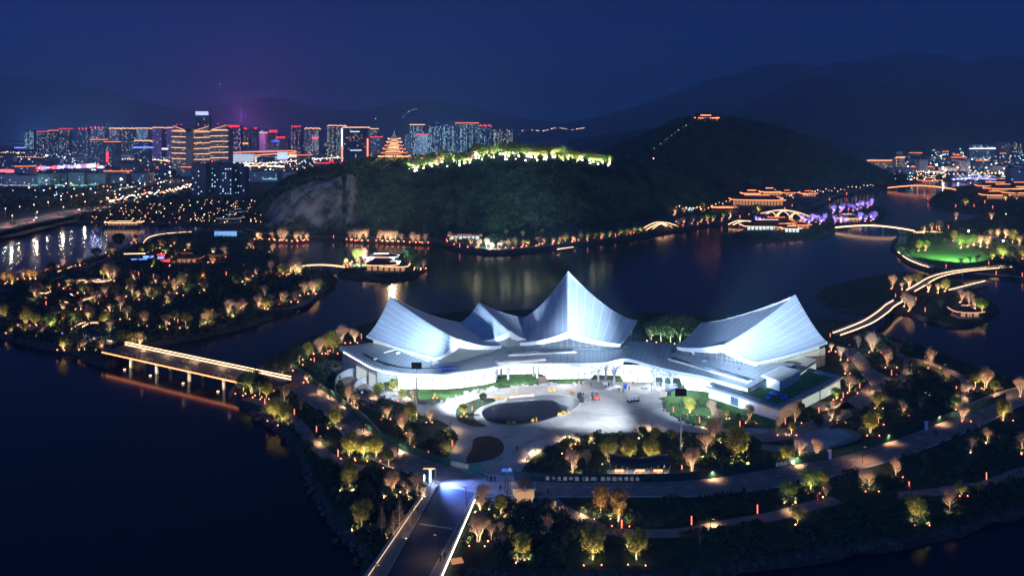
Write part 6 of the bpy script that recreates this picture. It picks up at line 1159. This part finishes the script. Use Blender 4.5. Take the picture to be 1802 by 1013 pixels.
for a in ((43, 59, 229, 4200, 'far tall tower dim in the haze at the west end', 'cityw', .3, 'cool'), (65, 84, 232, 3100, 'slab with red roof lights at the west, inner half', 'cityd', .2, 'mix', 'red'), (84, 102, 230, 3100, 'slab with red roof lights at the west, outer half', 'cityd', .2, 'mix', 'orange'), (104, 122, 227, 3000, 'tall slab right after the red roofed pair', 'cityd', .16, 'mix', 'red'), (136, 155, 228, 2950, 'dark tower with three red dots, before the cream outlined slab', 'cityd', .15), (157, 184, 226, 3050, 'dark tower group topped with red dots', 'cityw', .15), (192, 210, 228, 2800, 'warm outlined tower with stepped glowing top', 'cityw', .18, 'warm', 'warm'), (213, 238, 228, 2800, 'plain outlined tower beside the stepped glowing one', 'cityd', .14, 'mix', 'warm'), (240, 260, 226, 2700, 'pale windowed tower among the outlined row', 'cityp', .3, 'cool', 'warm'), (260, 268, 227, 2720, 'narrow dark tower among the outlined row', 'cityd', .1, 'mix', 'warm'), (268, 284, 225, 2700, 'mauve slab tower in the outlined row', 'citypink', .08, 'pink', 'warm'), (284, 293, 226, 2730, 'narrow dark tower between two mauve slabs', 'cityd', .1, 'mix', 'warm'), (293, 306, 225, 2700, 'mauve slab tower next to the big banded tower', 'citypink', .08, 'pink', 'warm'),
          (158, 183, 246, 2300, 'lower block outlined in orange before the dark towers', 'cityw', .14, 'mix', 'orange'), (183, 206, 250, 2280, 'lower block outlined in orange, eastern half', 'cityw', .14, 'mix', 'orange'), (236, 262, 250, 2350, 'low block with a bright stepped outline', 'cityd', .1, 'cool', 'warm'), (344, 369, 204, 3400, 'tallest thin tower carrying the big screen', 'cityd', .03, 'mix'), (404, 424, 222, 2600, 'tower with the red rooftop sign', 'cityd', .2, 'pink'), (426, 440, 228, 3000, 'dark tower with a single red beacon, west one', 'cityd', .1, 'pink'), (442, 455, 227, 3000, 'dark tower with a single red beacon, east one', 'cityd', .1, 'pink'), (456, 467, 234, 2500, 'small violet lit tower with bluish cap', 'citypink', .1, 'cool', 'warm'), (470, 490, 236, 2900, 'block with two rows of red sign light', 'cityd', .12, 'pink'), (490, 506, 245, 2800, 'dim block beside the red signs', 'cityd', .12, 'pink'), (512, 530, 224, 3000, 'tower topped by a row of four red dots', 'cityd', .2, 'pink'), (536, 561, 228, 2700, 'tower with a wavy warm roof outline', 'cityw', .3, 'mix', 'warm'), (576, 607, 223, 2900, 'wide tower with scalloped warm outline behind the hotel', 'cityd', .3, 'mix', 'warm'), (607, 636, 225, 2950, 'outlined tower partly hidden by the hotel', 'cityd', .2, 'mix', 'warm'), (636, 664, 227, 3000, 'sloping outlined tower east of the hotel', 'cityd', .2, 'mix', 'warm'), (650, 670, 242, 1900, 'pale block with crimson crown beside the pagoda', 'cityp', .14, 'mix', 'red'), (712, 722, 236, 2500, 'grey slab right after the pagoda', 'cityp', .1), (721, 746, 220, 2600, 'tall slab with a straight warm cornice east of the pagoda', 'cityd', .35, 'cool', 'warm'), (732, 752, 237, 2300, 'lower slab with red dots before the straight corniced one', 'cityw', .2, 'cool', 'red'), (753, 776, 221, 2700, 'dark slab with cool windows, first east of the corniced one', 'cityd', .4, 'cool'), (777, 801, 219, 2650, 'slab with pale window columns beside the crimson crowned one', 'cityd', .5, 'cool'), (801, 822, 217, 2600, 'crimson crowned slab, west half', 'cityd', .45, 'cool', 'orange'), (822, 842, 217, 2650, 'crimson crowned slab, east half', 'cityw', .4, 'cool', 'orange'), (842, 865, 222, 3100, 'hazy slab with crimson roof dots', 'cityd', .2, 'cool', 'red'), (868, 884, 227, 3200, 'hazy low slab near the lit ridge', 'cityd', .3, 'mix'), (885, 902, 226, 3250, 'last hazy slab before the ridge', 'cityd', .3, 'mix')):
    kw = {}
    if 'three red' in a[4] or 'single red' in a[4] or 'four red' in a[4] or 'group topped' in a[4] or 'crimson roof dots' in a[4]: kw['dots'] = 4 if 'four' in a[4] or 'group' in a[4] else 1 if 'single' in a[4] else 3
    if 'wavy' in a[4] or 'scalloped' in a[4] or 'stepped' in a[4]: kw['wob'] = 5
    T(*a, **kw)
def sign(x, y, w, h, Y, col, label, s=2.0):
    p = Q(x, y, Y); o = thing('rooftop_sign', label, 'sign', p, 0, None); MB().box((0, -.6, 0), (w, .8, h)).build('sign_panel', emat('sign glow', col, s), o, False); f_ = MB()
    for dx in (-.35, .35): f_.box((w * dx, .3, -h * .5 - 2), (.4, .4, 6))
    f_.build('frame', M['dark'], o, False)
sign(355.5, 199.5, 55, 16, 3390, (.62, .66, 1), 'big pale violet screen on the tallest thin tower', 1.6)
for a in ((411, 222, 38, 6, 2590, (1, .03, .05), 'long red sign on the roof beside the banded tower'), (481, 231, 30, 8, 2880, (1, .03, .06), 'broad red sign, upper of the two near the station'), (494, 242, 32, 6, 2780, (1, .02, .05), 'long red sign, lower of the two near the station'), (485, 248.5, 28, 6, 2700, (.05, .1, 1), 'blue sign above the station roof'), (431, 226, 9, 5, 2990, (1, .03, .04), 'small red sign, western of the pair'), (451, 225.5, 9, 5, 2990, (1, .03, .04), 'small red sign, eastern of the pair'), (432, 252.5, 18, 5, 2500, (1, .4, .06), 'amber sign low over the station'), (461, 231, 10, 4, 2490, (.1, .15, 1), 'blue cap sign on the violet lit tower'), (554, 243, 20, 6, 2690, (1, .08, .2), 'red glowing sign on the wavy roofed tower'), (583, 284, 10, 9, 2000, (1, .04, .05), 'red lit emblem on the long low roof'), (290, 262, 18, 5, 2400, (.8, .8, 1), 'white sign at the foot of the mauve slabs'), (252, 259.5, 60, 5, 2330, (.15, .25, 1), 'blue sign strip at the foot of the outlined row'), (35, 260, 40, 5, 3000, (.2, .3, 1), 'blue sign low at the west end'), (189, 276, 6, 26, 1900, (1, .06, .08), 'red neon pylon on the plain')): sign(*a)
# big banded hotel tower with three wings
bt = thing('banded_tower', 'big three winged tower with warm light bands and slanted roofs', 'building', (Q(350, 300, 1900).x, 1930, 1.9))
def wing(x0, x1, top, Y, slant, dz_):
    X0, X1 = (x0 - CX) / F * Y, (x1 - CX) / F * Y; H = CZ - (top - HY) / F * Y; w = MB(); w.box(((X0 + X1) / 2, Y + 16, H / 2), (X1 - X0, 32, H)); w.build('wing', M['cityw'], bt)
    g = MB()
    for i in range(26):
        z = 5 + i * (H - 8) / 26; g.box(((X0 + X1) / 2, Y - .25, z), (X1 - X0, .5, 1.1))
    g.build('floor_bands', M['beige'], bt)
    for i in range(6): e = MB(); z = H - 1 - i * 13.2 + dz_; e.tube([(X0, Y - .9, z), (X1, Y - .9, z + slant)], .75, 4); e.build('light_band', E['warm'], bt)
    p = MB(); z = H; n = len(p.v); sl = 12; p.q((X0 + 4, Y, z), (X1 - 4, Y, z), (X1 - 4, Y, z + (sl if slant > 0 else 1)), (X0 + 4, Y, z + (1 if slant > 0 else sl))); p.q((X0 + 4, Y, z + (1 if slant > 0 else sl)), (X1 - 4, Y, z + (sl if slant > 0 else 1)), (X1 - 4, Y + 30, z), (X0 + 4, Y + 30, z)); p.q((X1 - 4, Y, z), (X1 - 4, Y + 30, z), (X1 - 4, Y, z + (sl if slant > 0 else 1))); p.build('slanted_roof', M['beige'], bt)
    e = MB(); e.tube([(X0 + 4, Y - .8, z + (1.5 if slant > 0 else sl)), (X1 - 4, Y - .8, z + (sl if slant > 0 else 1.5))], .45, 4); e.tube([(X0 + 4, Y - .8, z + .6), (X1 - 4, Y - .8, z + .6)], .5, 4); e.build('roof_light', E['warm'], bt)
    ww = MB(); ww.c = []
    for i in range(40): x = rc.uniform(X0 + 2, X1 - 2); z = rc.uniform(6, H - 6); ww.q((x - 1, Y - .6, z), (x + 1, Y - .6, z), (x + 1, Y - .6, z + 1.2), (x - 1, Y - .6, z + 1.2)); ww.c.append(tuple(c * .5 for c in rc.choice(WC['mix'])))
    ww.build('window_lights', E['col'], bt)
wing(302, 328, 230, 1900, -1, 0); wing(339, 370, 231, 1900, 1.2, -1.5); wing(370, 402, 229, 1895, .6, 0)
MB().box((Q(333, 260, 1890).x, 1905, 52), (15, 34, 104)).tube([(Q(333, 260, 1890).x, 1888, 104), (Q(333, 260, 1890).x, 1922, 104)], 7.5, 12).build('core_tower', M['cityw'], bt)
for x, y in ((311, 219.5), (319, 219.5), (349, 220.5), (361, 220), (384, 218)): MB().ball(Q(x, y, 1893), 1.3, 6, 4).build('beacon_light', E['red'], bt)
lamp('lamp', 'AREA', (Q(350, 300, 1900).x, 1800, 20), 14000, (1, .75, .5), bt, (Q(350, 260, 1900).x, 1900, 60), 40)
# hotel with red and white light columns
ht, w, h, dp = T(602, 647, 225, 1650, 'dark hotel tower with red striped light columns on both edges', 'cityd', .05, 'warm', 'warm', 26)
for s in (-1, 1):
    e = MB()
    e.box((s * w / 2, -dp / 2 - .7, 8 + (h - 30) / 2 - 1), (2.8, 1.4, h - 30))
    e.build('red_light_column', E['red'], ht, False); e = MB()
    for i in range(18): e.box((s * w / 2, -dp / 2 - .8, 8 + (i + .5) * (h - 30) / 18), (3, 1.5, (h - 30) / 44))
    e.build('white_light_column', E['warm'], ht, False)
MB().box((-w / 2, -dp / 2 - 1, h - 20), (2.4, 1.5, 36)).build('blue_light_column', emat('blue white column', (.35, .45, 1), 5, True), ht, False)
for z, x, ww in ((h - 8, 0, 20), (h - 47, 2, 24)): MB().box((x, -dp / 2 - .4, z), (ww, .5, 2)).build('light_row', E['cool'], ht, False)
e = MB()
for x, z in ((-8, 20), (-4, 24), (-11, 24), (0, 28), (3, 28), (6, 24), (9, 20), (-1, 17), (-15, 22), (-12, 20), (14, 27), (14, 22)): e.box((x, -dp / 2 - .4, h - 10 - 33 + z), (2.4, .5, 2))
e.build('window_lights', E['winwarm'], ht, False)
# twin apartment blocks nearer
for a in ((337, 362, 290, 1165, 'dark apartment tower north of the lake, westernmost of the cluster'), (362, 385, 287, 1180, 'dark apartment tower with a red beacon'), (386, 408, 292, 1170, 'dark apartment tower, third of the cluster'), (408, 431, 295, 1185, 'dark apartment tower, easternmost of the cluster')): T(*a, 'cityd', .20, 'cool', None, 18, dots=1 if 'beacon' in a[4] else 0, k=.9)
# low long factory style buildings
for i, (x0, x1, top, Y, m) in enumerate(((-20, 30, 307, 1420, 'cityp'), (30, 65, 309, 1420, 'cityp'), (66, 89, 306, 1400, 'cityp'), (92, 118, 305, 1430, 'cityw'), (120, 148, 304, 1430, 'cityp'), (152, 186, 306, 1440, 'cityp'), (188, 222, 309, 1450, 'cityw'), (224, 259, 305, 1470, 'cityp'), (432, 488, 302, 1500, 'cityp'), (497, 530, 303, 1480, 'cityp'), (528, 552, 300, 1560, 'cityw'), (-20, 14, 344, 1150, 'cityw'), (16, 40, 346, 1140, 'cityp'), (44, 72, 350, 1120, 'cityw'), (100, 128, 299, 1600, 'cityd'), (262, 300, 300, 1700, 'cityd'))):
    T(x0, x1, top, Y, f"long low industrial block on the western plain, {ordn(i)} counted from the west" if i != 8 and i != 9 else ('pale long low block with rows of windows by the hill' if i == 8 else 'pale low block half hidden by the hill'), m, .12, 'cool', None, 30, name='low_block', bay=5, floor=4.5, group='long low industrial blocks', k=.8)
for i, (x, y, w, c) in enumerate(((60, 331, 14, (.35, 1, .8)), (104, 330, 16, (.45, 1, .85)), (130, 329, 16, (.35, 1, .75)), (147, 327, 12, (.5, .9, .9)), (20, 329, 60, (.8, .75, 1)), (165, 325, 18, (.2, .9, .75)), (475, 315, 26, (.45, .9, 1)), (505, 323, 14, (.9, 1, .8)))):
    p = Q(x, y, 1390 - i * 2); p.z = max(p.z, 3); o = thing('loading_bay', f"glowing loading bay light on the low blocks, {ordn(i)} of them", 'lamp', p, 0, 'loading bay lights'); MB().box((0, 0, 0), (w, 1, 2.2)).build('light_panel', emat('bay glow', c, .5), o, False); MB().box((0, .2, 1.4), (w, 3, .3)).build('canopy', M['cityw'], o, False); lamp('lamp', 'POINT', p + Vector((0, -5, 2)), 4000, c, o, None, 1)
# railway station with glowing roofs
st = thing('railway_station', 'wide station with long red edged roofs and bright white hall', 'station', (Q(460, 285, 2350).x, 2350, 1.9))
def slab(x0, x1, y0, y1, Y, dep, nm, m): a = Q(x0, y0, Y); b_ = Q(x1, y1, Y); return a, b_
for (x0, y0, x1, y1, Y, li) in ((400, 268.5, 520, 265.5, 2400, 'orangelit'), (448, 273.5, 488, 270.5, 2350, 'orangelit'), (505, 270, 523, 267.5, 2350, 'orangelit')):
    a, b_ = Q(x0, y0, Y), Q(x1, y1, Y); r_ = MB(); r_.q(a, b_, b_ + Vector((0, 70, 4)), a + Vector((0, 70, 4))); r_.q(a, a + Vector((0, 0, -2)), b_ + Vector((0, 0, -2)), b_); r_.build('roof', M['cityw'], st); e = MB(); e.tube([a + Vector((0, -1, 0)), b_ + Vector((0, -1, 0))], 1.0, 4); e.build('roof_light', E['orangelit'], st)
for x0, x1, y0, y1, m in ((404, 446, 271, 285, 'cool'), (448, 486, 275.5, 283, 'facade'), (488, 506, 268, 281, 'white'), (508, 522, 271, 277, 'winwarm')):
    a, b_ = Q(x0, y1, 2380), Q(x1, y0, 2380); MB().q((a.x, 2380, max(2, a.z)), (b_.x, 2380, max(2, a.z)), (b_.x, 2380, b_.z), (a.x, 2380, b_.z)).build('glass_front', emat('station glass', (.62, .75, 1) if m != 'winwarm' else (1, .8, .6), .9 if m == 'cool' else 1.3), st)
lw, _, _, _ = T(554, 612, 287.5, 1850, 'long low building with a bright red roof edge west of the cliff hill', 'cityw', .05, 'mix', 'red', 20, name='low_block')
# neon market strip
nm_ = thing('market_street', 'long strip of red and violet neon stalls on the western plain', 'market', Q(90, 300, 1650) * Vector((1, 1, 0)) + Vector((0, 0, 1.9)))
for i in range(70):
    x = -5 + i * 2.7; y = 303 - i * .12 - (4 if 18 < i < 66 else 1) ; p = Q(x, y, 1650 + rc.uniform(-20, 30)); c = (1, .12, .15) if i < 22 or rc.random() < .35 else rc.choice(((.55, .4, 1), (.8, .7, 1), (.35, .3, 1))); hh = rc.uniform(3, 9)
    MB().box((p.x, p.y, p.z), (rc.uniform(3, 7), 6, hh), 0, .7).build('stall', emat('neon', c, rc.uniform(1.2, 3.6)), nm_)
MB().box((Q(85, 300, 1660).x, 1690, 5), (215, 20, 8)).build('arcade', M['cityd'], nm_)
# low rise fill, west and north
def filler(n, x0, x1, Y0, Y1, seed, zone, h0, h1, lit, grp, wc='mix'):
    r = random.Random(seed)
    for i in range(n):
        Y = Y0 + (Y1 - Y0) * (i + r.random()) / n; x = r.uniform(x0, x1); w = r.uniform(20, 55); h = r.uniform(h0, h1); top = HY + (CZ - h) / Y * F; dx = w / Y * F / 2
        T(x - dx, x + dx, top, Y, f"{r.choice(('dim grey', 'pale', 'dark'))} low city block {zone}, {ordn(i % 60)} counted from the lake outward", r.choice(('cityw', 'cityw', 'cityd', 'cityp')), lit, wc, r.choice((None, None, None, None, 'orange')), r.uniform(14, 30), name='low_block', group=grp, k=.8)
filler(56, -40, 640, 1480, 3600, 8, 'on the western plain', 8, 26, .12, 'low blocks on the western plain')
filler(30, 60, 900, 3300, 5200, 9, 'far beyond the towers', 15, 55, .2, 'far blocks beyond the towers')
filler(46, 1570, 1840, 1650, 3600, 10, 'beyond the eastern lake end', 9, 20, .22, 'low blocks beyond the lake', 'cool')
T(1526, 1575, 283, 1900, 'warm floodlit mansion with a bright orange cornice beyond the big hill', 'beige', .35, 'warm', 'orangelit', 20); T(1576, 1592, 279, 1880, 'warm lit block with a stepped glowing roof beside the mansion', 'beige', .25, 'warm', 'orangelit', 20, wob=3)
T(1618, 1633, 281, 1750, 'pale gable sided block east of the warm mansion', 'cityp', .02, 'mix', None, 18); T(1690, 1707, 283, 1800, 'pale six storey block above the blue bridge', 'cityp', .1, 'cool'); T(1779, 1796, 296, 1350, 'white apartment block near the orange village', 'cityp', .1, 'cool', None, 16); T(1797, 1815, 300, 1370, 'white apartment block cut by the picture edge', 'cityp', .1, 'cool', None, 16)
T(1706, 1752, 262, 2600, 'long terrace building with an orange base line far east', 'cityw', .2, 'cool', 'white', 30); T(1712, 1730, 254, 2650, 'white lit block on top of the far terrace', 'cityp', .7, 'cool', None, 20, k=1.6); T(1735, 1752, 257, 2640, 'cool lit block beside the far terrace top', 'cityp', .5, 'cool', None, 20, k=1.3); T(1758, 1778, 251, 3000, 'dim reddish block far east', 'beige', .1); T(1779, 1800, 249, 3000, 'dim tower far east', 'cityd', .3)
lamp('lamp', 'POINT', Q(1550, 300, 1870), 350000, (1, .6, .35), None, None, 2)  # added lamp without fixture, brightens the eastern town
lamp('added_city_glow', 'POINT', Q(425, 232, 6500) + Vector((0, 0, 120)), 11000000, (1, .12, .66), None, None, 80); lamp('added_street_glow', 'POINT', Q(470, 232, 2450) + Vector((0, 0, 0)), 160000, (1, .38, .85), None, None, 12); lamp('added_street_glow', 'POINT', Q(170, 232, 2350), 900000, (.5, .6, 1), None, None, 12); lamp('added_street_glow', 'POINT', Q(780, 232, 2250), 500000, (.5, .75, 1), None, None, 12); lamp('added_city_glow', 'POINT', Q(60, 236, 6500), 7000000, (.2, .4, 1), None, None, 80)  # unseen point lights added to tint the haze and brighten the towers
# specks: uncounted far lamps of the plain and the slopes
def specks(name, boxes, n, seed, label, pal, s0, s1, zf=None):
    r = random.Random(seed); mb = MB(); mb.c = []
    for i in range(n):
        x0, x1, y0, y1 = r.choice(boxes); x = r.uniform(x0, x1); y = r.uniform(y0, y1); z = 1.9 + r.uniform(3, 12); p = P(x, y, z)
        if zf: p = zf(x, y)
        if p is None: continue
        s = r.uniform(s0, s1) * p.y / 2400; c = r.choice(pal); k = r.uniform(.3, 1.2); q = len(mb.f); mb.box(p, (s, s, s)); mb.c += [tuple(a * k for a in c)] * (len(mb.f) - q)
    tag(mb.build(name, E['specks']), label, None, None, 'stuff')
PAL = [(1, .35, .15), (1, .6, .3), (.5, .75, 1), (.4, .9, .8), (1, .2, .15), (.7, .8, 1)]
specks('city_lights', [(-20, 420, 262, 300), (400, 560, 275, 300), (-20, 300, 275, 345)], 420, 31, 'uncounted small lamps of the western city', PAL, 1.4, 3.0)
specks('city_lights', [(560, 1090, 262, 282)], 160, 32, 'uncounted small lamps of the valley beyond the ridge', PAL, 2, 3.6)
specks('city_lights', [(1560, 1802, 278, 315), (1640, 1802, 262, 290), (1540, 1802, 300, 318)], 420, 33, 'uncounted small lamps of the eastern town', [(1, .35, .15), (1, .6, .3), (.5, .75, 1), (.4, .9, .8), (.7, .9, 1)], 1.2, 2.6)
specks('city_lights', [(160, 460, 350, 392)], 190, 34, 'small lamps among the trees between lake and highway', [(1, .3, .15), (1, .55, .25), (1, .7, .3)], 1.0, 2.0)
def chain(label, pts, Y, n, col, s):
    r = random.Random(int(pts[0][0])); p = [Q(x, y, Y) for x, y in pts]; mb = MB(); mb.c = []
    for i in range(n): f = r.random() * (len(p) - 1); j = min(int(f), len(p) - 2); q = p[j].lerp(p[j + 1], f - j); k = len(mb.f); mb.box(q, (s, s, s)); b_ = r.uniform(.15, .9); mb.c += [tuple(c * b_ for c in col)] * (len(mb.f) - k)
    tag(mb.build('slope_lights', E['specks']), label, None, None, 'stuff')
def row(label, pts, n, pal, s, jit=1.5):
    r = random.Random(n); mb = MB(); mb.c = []; p = smooth(G(pts, 9), 8)
    for i in range(n): f = i / n * (len(p) - 1.01); j = int(f); q = p[j].lerp(p[j + 1], f - j) + Vector((0, 0, r.uniform(-jit, jit))); k = len(mb.f); mb.box(q, (s,) * 3); b_ = r.uniform(.35, 1.2); c = r.choice(pal); mb.c += [tuple(a * b_ for a in c)] * (len(mb.f) - k)
    tag(mb.build('avenue_lights', E['specks']), label, None, None, 'stuff')
AV = [(1, .6, .3), (1, .75, .5), (1, .4, .2)]
row('lamps of the long avenue at the foot of the far towers', [(-20, 268), (150, 269), (300, 272), (420, 280)], 110, AV, 2.6); row('lamps of the second avenue crossing the plain', [(-20, 276), (100, 277), (240, 280), (300, 283)], 90, AV, 2.2)
row('lamps of the avenue before the station', [(400, 288), (470, 287), (540, 281), (600, 277)], 90, [(1, .8, .6), (.8, .85, 1), (1, .5, .3)], 2.4); row('lamps of the lower station road', [(410, 291), (470, 292), (500, 293)], 60, [(1, .85, .5)], 2.0)
row('traffic lights and lamps where the highway meets the city', [(190, 352), (260, 342), (320, 330), (345, 320)], 70, [(1, .2, .12), (1, .7, .4), (.9, .95, 1)], 1.5, 3)
row('lamps of the lakeside road in the eastern town', [(1570, 300), (1640, 303), (1700, 304), (1810, 305)], 60, AV, 1.8); row('trail lamps at the foot of the big hill', [(1110, 350), (1125, 362), (1150, 358), (1190, 364), (1240, 366), (1290, 352), (1340, 350)], 48, AV, .8, 2)
row('small lamps along the wooded shore below the big hill', [(1390, 345), (1430, 338), (1480, 333), (1540, 326)], 30, AV, .8, 3)
chain('string of pale lamps along the far mountain road', [(709, 207), (716, 198), (724, 194), (736, 191)], 10800, 24, (.35, .6, .7), 9)
chain('lamps along a mountain road in the east', [(1518, 212), (1530, 210), (1556, 213)], 5000, 26, (1, .45, .25), 6); chain('lamps along a second mountain road in the east', [(1570, 214), (1600, 217), (1622, 217)], 5000, 20, (.8, .45, .3), 5)
chain('few lamps climbing the eastern mountain', [(1450, 245), (1465, 228), (1475, 222)], 4900, 10, (.7, .6, .4), 5); chain('stair lamps on the big dark hill', [(1150, 262), (1180, 240), (1195, 228), (1212, 218)], 1250, 12, (.6, .6, .35), .75)
chain('lamps of a village in the far valley', [(905, 233), (930, 228), (955, 231), (980, 224), (1005, 229), (1040, 223)], 2850, 34, (1, .6, .5), 2.4)
for x, y, c, lb in ((1150, 279, (1, .5, .3), 'single bright lamp on the dark hill slope'), (1218, 327, (1, .25, .12), 'orange lamp low on the hill slope'), (387, 148, (1, .7, .3), 'tiny lamp high on the faint western mountain'), (661, 209, (1, .5, .15), 'amber lamp high above the hotel on the mountain')):
    Y = {1150: 1180, 1218: 1130, 387: 9000, 661: 9000}[x]; p = Q(x, y, Y); s = .0006 * Y; o = thing('slope_lamp', lb, 'lamp', p); MB().ball((0, 0, 0), s, 6, 4).build('globe', emat('slope lamp', c, 8), o, False); MB().tube([(0, 0, -s * 5), (0, 0, 0)], s * .15, 4).build('post', M['dark'], o, False)
# street lamps of the plain and town
def far_lamp(i, x, y, lb, grp, col='yellowlamp', H=11, pw=0, s=1.0, z=1.9):
    p = P(x, y, z); o = thing('street_lamp', lb, 'street lamp', p, 0, grp); MB().tube([(0, 0, 0), (0, 0, H)], [.22, .15], 5).build('pole', M['dark'], o, False); MB().ball((0, -.4, H + .3), max(.55, p.y * .0007) * s, 6, 4).build('lamp_head', E[col], o, False)
    if pw: lamp('lamp', 'POINT', p + Vector((0, -1.5, H - .6)), pw, (1, .72, .45), o, None, .6)
E['lampcool'] = emat('pale street lamp', (.85, 1, .95), 12); E['lamppink'] = emat('pinkish street lamp', (1, .45, .33), 9)
for i, (x, y) in enumerate(((10, 386), (35, 382), (60, 378), (85, 373), (108, 368), (126, 362), (147, 357), (168, 353), (190, 349), (212, 346), (232, 342), (255, 338), (278, 335), (300, 332), (322, 329), (22, 400), (66, 393), (112, 383), (150, 372), (188, 364))): far_lamp(i, x, y, f"street lamp along the western highway, {ordn(i)} of the row", 'street lamps along the western highway', 'lamppink', 11, 6000, .7, 6 if y > 360 else 2)
for i, (x, y, c) in enumerate(((213, 332, 'lampcool'), (590, 300, 'lampcool'), (1648, 302, 'lampcool'), (1598, 305, 'lamppink'), (1618, 306, 'lamppink'), (1659, 307, 'lamppink'), (1685, 308, 'lamppink'), (1706, 307, 'lamppink'), (1736, 308, 'lamppink'), (1767, 310, 'lamppink'), (82, 282, 'lampcool'), (299, 318, 'lampcool'))): far_lamp(i, x, y, f"tall town street lamp, {ordn(i)} counted clockwise from the market", 'tall town street lamps', c, 16, 60000, 1.6 if c == 'lampcool' else 1)
for i, (x, y, pw) in enumerate(((1704, 425, 30000), (1765, 444, 14000), (1770, 392, 0))): far_lamp(i, x, y, ('bright white flood lamp behind the green lawn', 'white lamp at the east end of the green lawn', 'small bluish lamp in the dark northeast')[i], 'lawn flood lamps', 'lampcool', 9, pw, 1.2 if i < 2 else .6, 1.8)
lamp('lamp', 'SPOT', P(1704, 425, 18), 420000, (.5, 1, .4), None, P(1670, 452, 1.8), 1, 90, .8)  # added lamp without fixture, throws green light on the lawn
# highway on its deck and the light rail viaduct
hw = thing('highway', 'wide elevated highway on piers sweeping along the western lake', 'highway', P(100, 385, 6))
hp = smooth([P(x, y, z) for x, y, z in ((-120, 424, 7), (0, 399, 7), (60, 387, 7), (120, 375, 6.5), (190, 362, 5), (260, 349, 3), (330, 335, 2.2), (400, 322, 2.1))], 8); m_ = MB(); Lp, Rp = m_.ribbon(hp, 30, None, 1.6); m_.build('deck', M['plaza'], hw)
for S_ in (Lp, Rp, hp): k = MB(); k.tube([q + Vector((0, 0, .7)) for q in S_], .3, 4); k.build('parapet', M['conc'], hw)
for q in hp[4:34:4]: MB().box((q.x, q.y, q.z / 2 - 1), (3, 16, q.z - .5), .5).build('pier', M['conc'], hw)
vd_ = thing('rail_viaduct', 'slender elevated rail viaduct crossing the western plain', 'viaduct', P(150, 350, 6)); vp = smooth([Q(x, y, Y) for x, y, Y in ((-80, 353, 1060), (0, 351.5, 1080), (60, 349, 1110), (120, 345, 1160), (180, 337.5, 1230), (235, 328, 1330), (290, 318, 1500), (330, 312, 1700))], 8); m_ = MB(); Lp, Rp = m_.ribbon(vp, 10, None, 2.4); m_.build('deck', M['cityp'], vd_)
for q in vp[3::4]: MB().box((q.x, q.y, q.z / 2), (2.6, 3.4, q.z - 2)).build('pier', M['cityp'], vd_)
for i, (f, off, rd) in enumerate(((.12, -7, 1), (.17, -4, 1), (.21, -9, 1), (.27, -6, 1), (.33, 7, 0), (.38, -5, 1), (.45, -8, 1), (.5, 6, 0), (.56, -6, 1), (.6, 8, 0), (.66, -5, 1), (.7, 6, 0), (.75, -7, 1), (.8, 5, 0), (.85, -5, 1), (.9, 6, 0))):
    j = int(f * (len(hp) - 2)); q = hp[j].lerp(hp[j + 1], .5); d = (hp[j + 1] - hp[j]).normalized(); nn = Vector((-d.y, d.x, 0)); q = q - nn * off * -1 if off > 0 else q + nn * off; yaw = math.atan2(d.y, d.x); big = i == 1
    c = thing('car', f"{'dark bus' if big else 'car'} on the western highway, {ordn(i)} from the picture edge, {'red tail lights' if rd else 'white headlights'} showing", 'bus' if big else 'car', q, yaw, 'cars on the western highway'); L_ = 11 if big else 4.6; H_ = 3 if big else 1.45
    MB().box((0, 0, H_ * .35), (L_, 2, H_ * .55), 0, .97).build('body', M['wood'] if big else M['mast'], c, False); MB().box((-.2, 0, H_ * .8), (L_ * .55 if not big else L_ * .95, 1.8, H_ * .45), 0, .82).build('cabin', M['glassd'], c, False)
    for s in (-.7, .7): MB().box(((-L_ / 2 if rd else -L_ / 2) - .1, s, H_ * .4), (.5, .9, .7)).build('tail_light' if rd else 'headlight', E['red'] if rd else E['white'], c, False)
    for x in (-L_ * .32, L_ * .32):
        for s in (-.95, .95): MB().tube([(x, s - .1, .35), (x, s + .1, .35)], .35, 8).build('wheel', M['dark'], c, False)
for i, (x, y) in enumerate(((78, 356), (90, 354), (95, 352), (112, 350), (125, 347), (135, 346), (150, 344), (156, 343), (240, 345), (270, 341), (290, 338), (200, 352), (215, 350), (185, 355), (225, 347), (255, 343))):
    p = P(x, y + 4, 1.9); t = thing('leafy_tree', f"small yellow green street tree beside the highway, {ordn(i)} from the west", 'tree', p, i, 'street trees beside the highway', .75)
    for nme, dd in zip(('trunk', 'crown'), proto('wide', i % 4)): o = bpy.data.objects.new(nme, dd); C.objects.link(o); o.parent = t
under('tree belts between the highway and the lake', [(130, 352, 470, 392), (0, 330, 340, 372)], 1500, 41, 'leafd', 2, 6, 1.9, [tuple(v) for v in FAR])
under('brown tree belts of the far shore', [(150, 355, 470, 392), (1560, 300, 1800, 322), (1480, 318, 1600, 330)], 900, 42, 'twigdark', 2, 5, 1.9, [tuple(v) for v in FAR])
under('green verge trees of the eastern town', [(1560, 292, 1820, 318)], 800, 43, 'leafd', 2.5, 6, 1.9, [tuple(v) for v in FAR])
# ------------------------------------------------------------------ night haze
hz = MB().box((0, 7900, 650), (36000, 17800, 1306)); 
hm = bpy.data.materials.new('night haze'); hm.use_nodes = True; t = hm.node_tree; t.nodes.clear(); ou_ = t.nodes.new('ShaderNodeOutputMaterial'); pv = t.nodes.new('ShaderNodeVolumePrincipled')
pv.inputs['Density'].default_value = 1.7e-4; pv.inputs['Color'].default_value = (.42, .70, 1, 1); pv.inputs['Anisotropy'].default_value = .1; t.links.new(pv.outputs[0], ou_.inputs['Volume'])
tag(hz.build('haze', hm), 'thin night haze over lake, city and mountains', None, None, 'stuff')
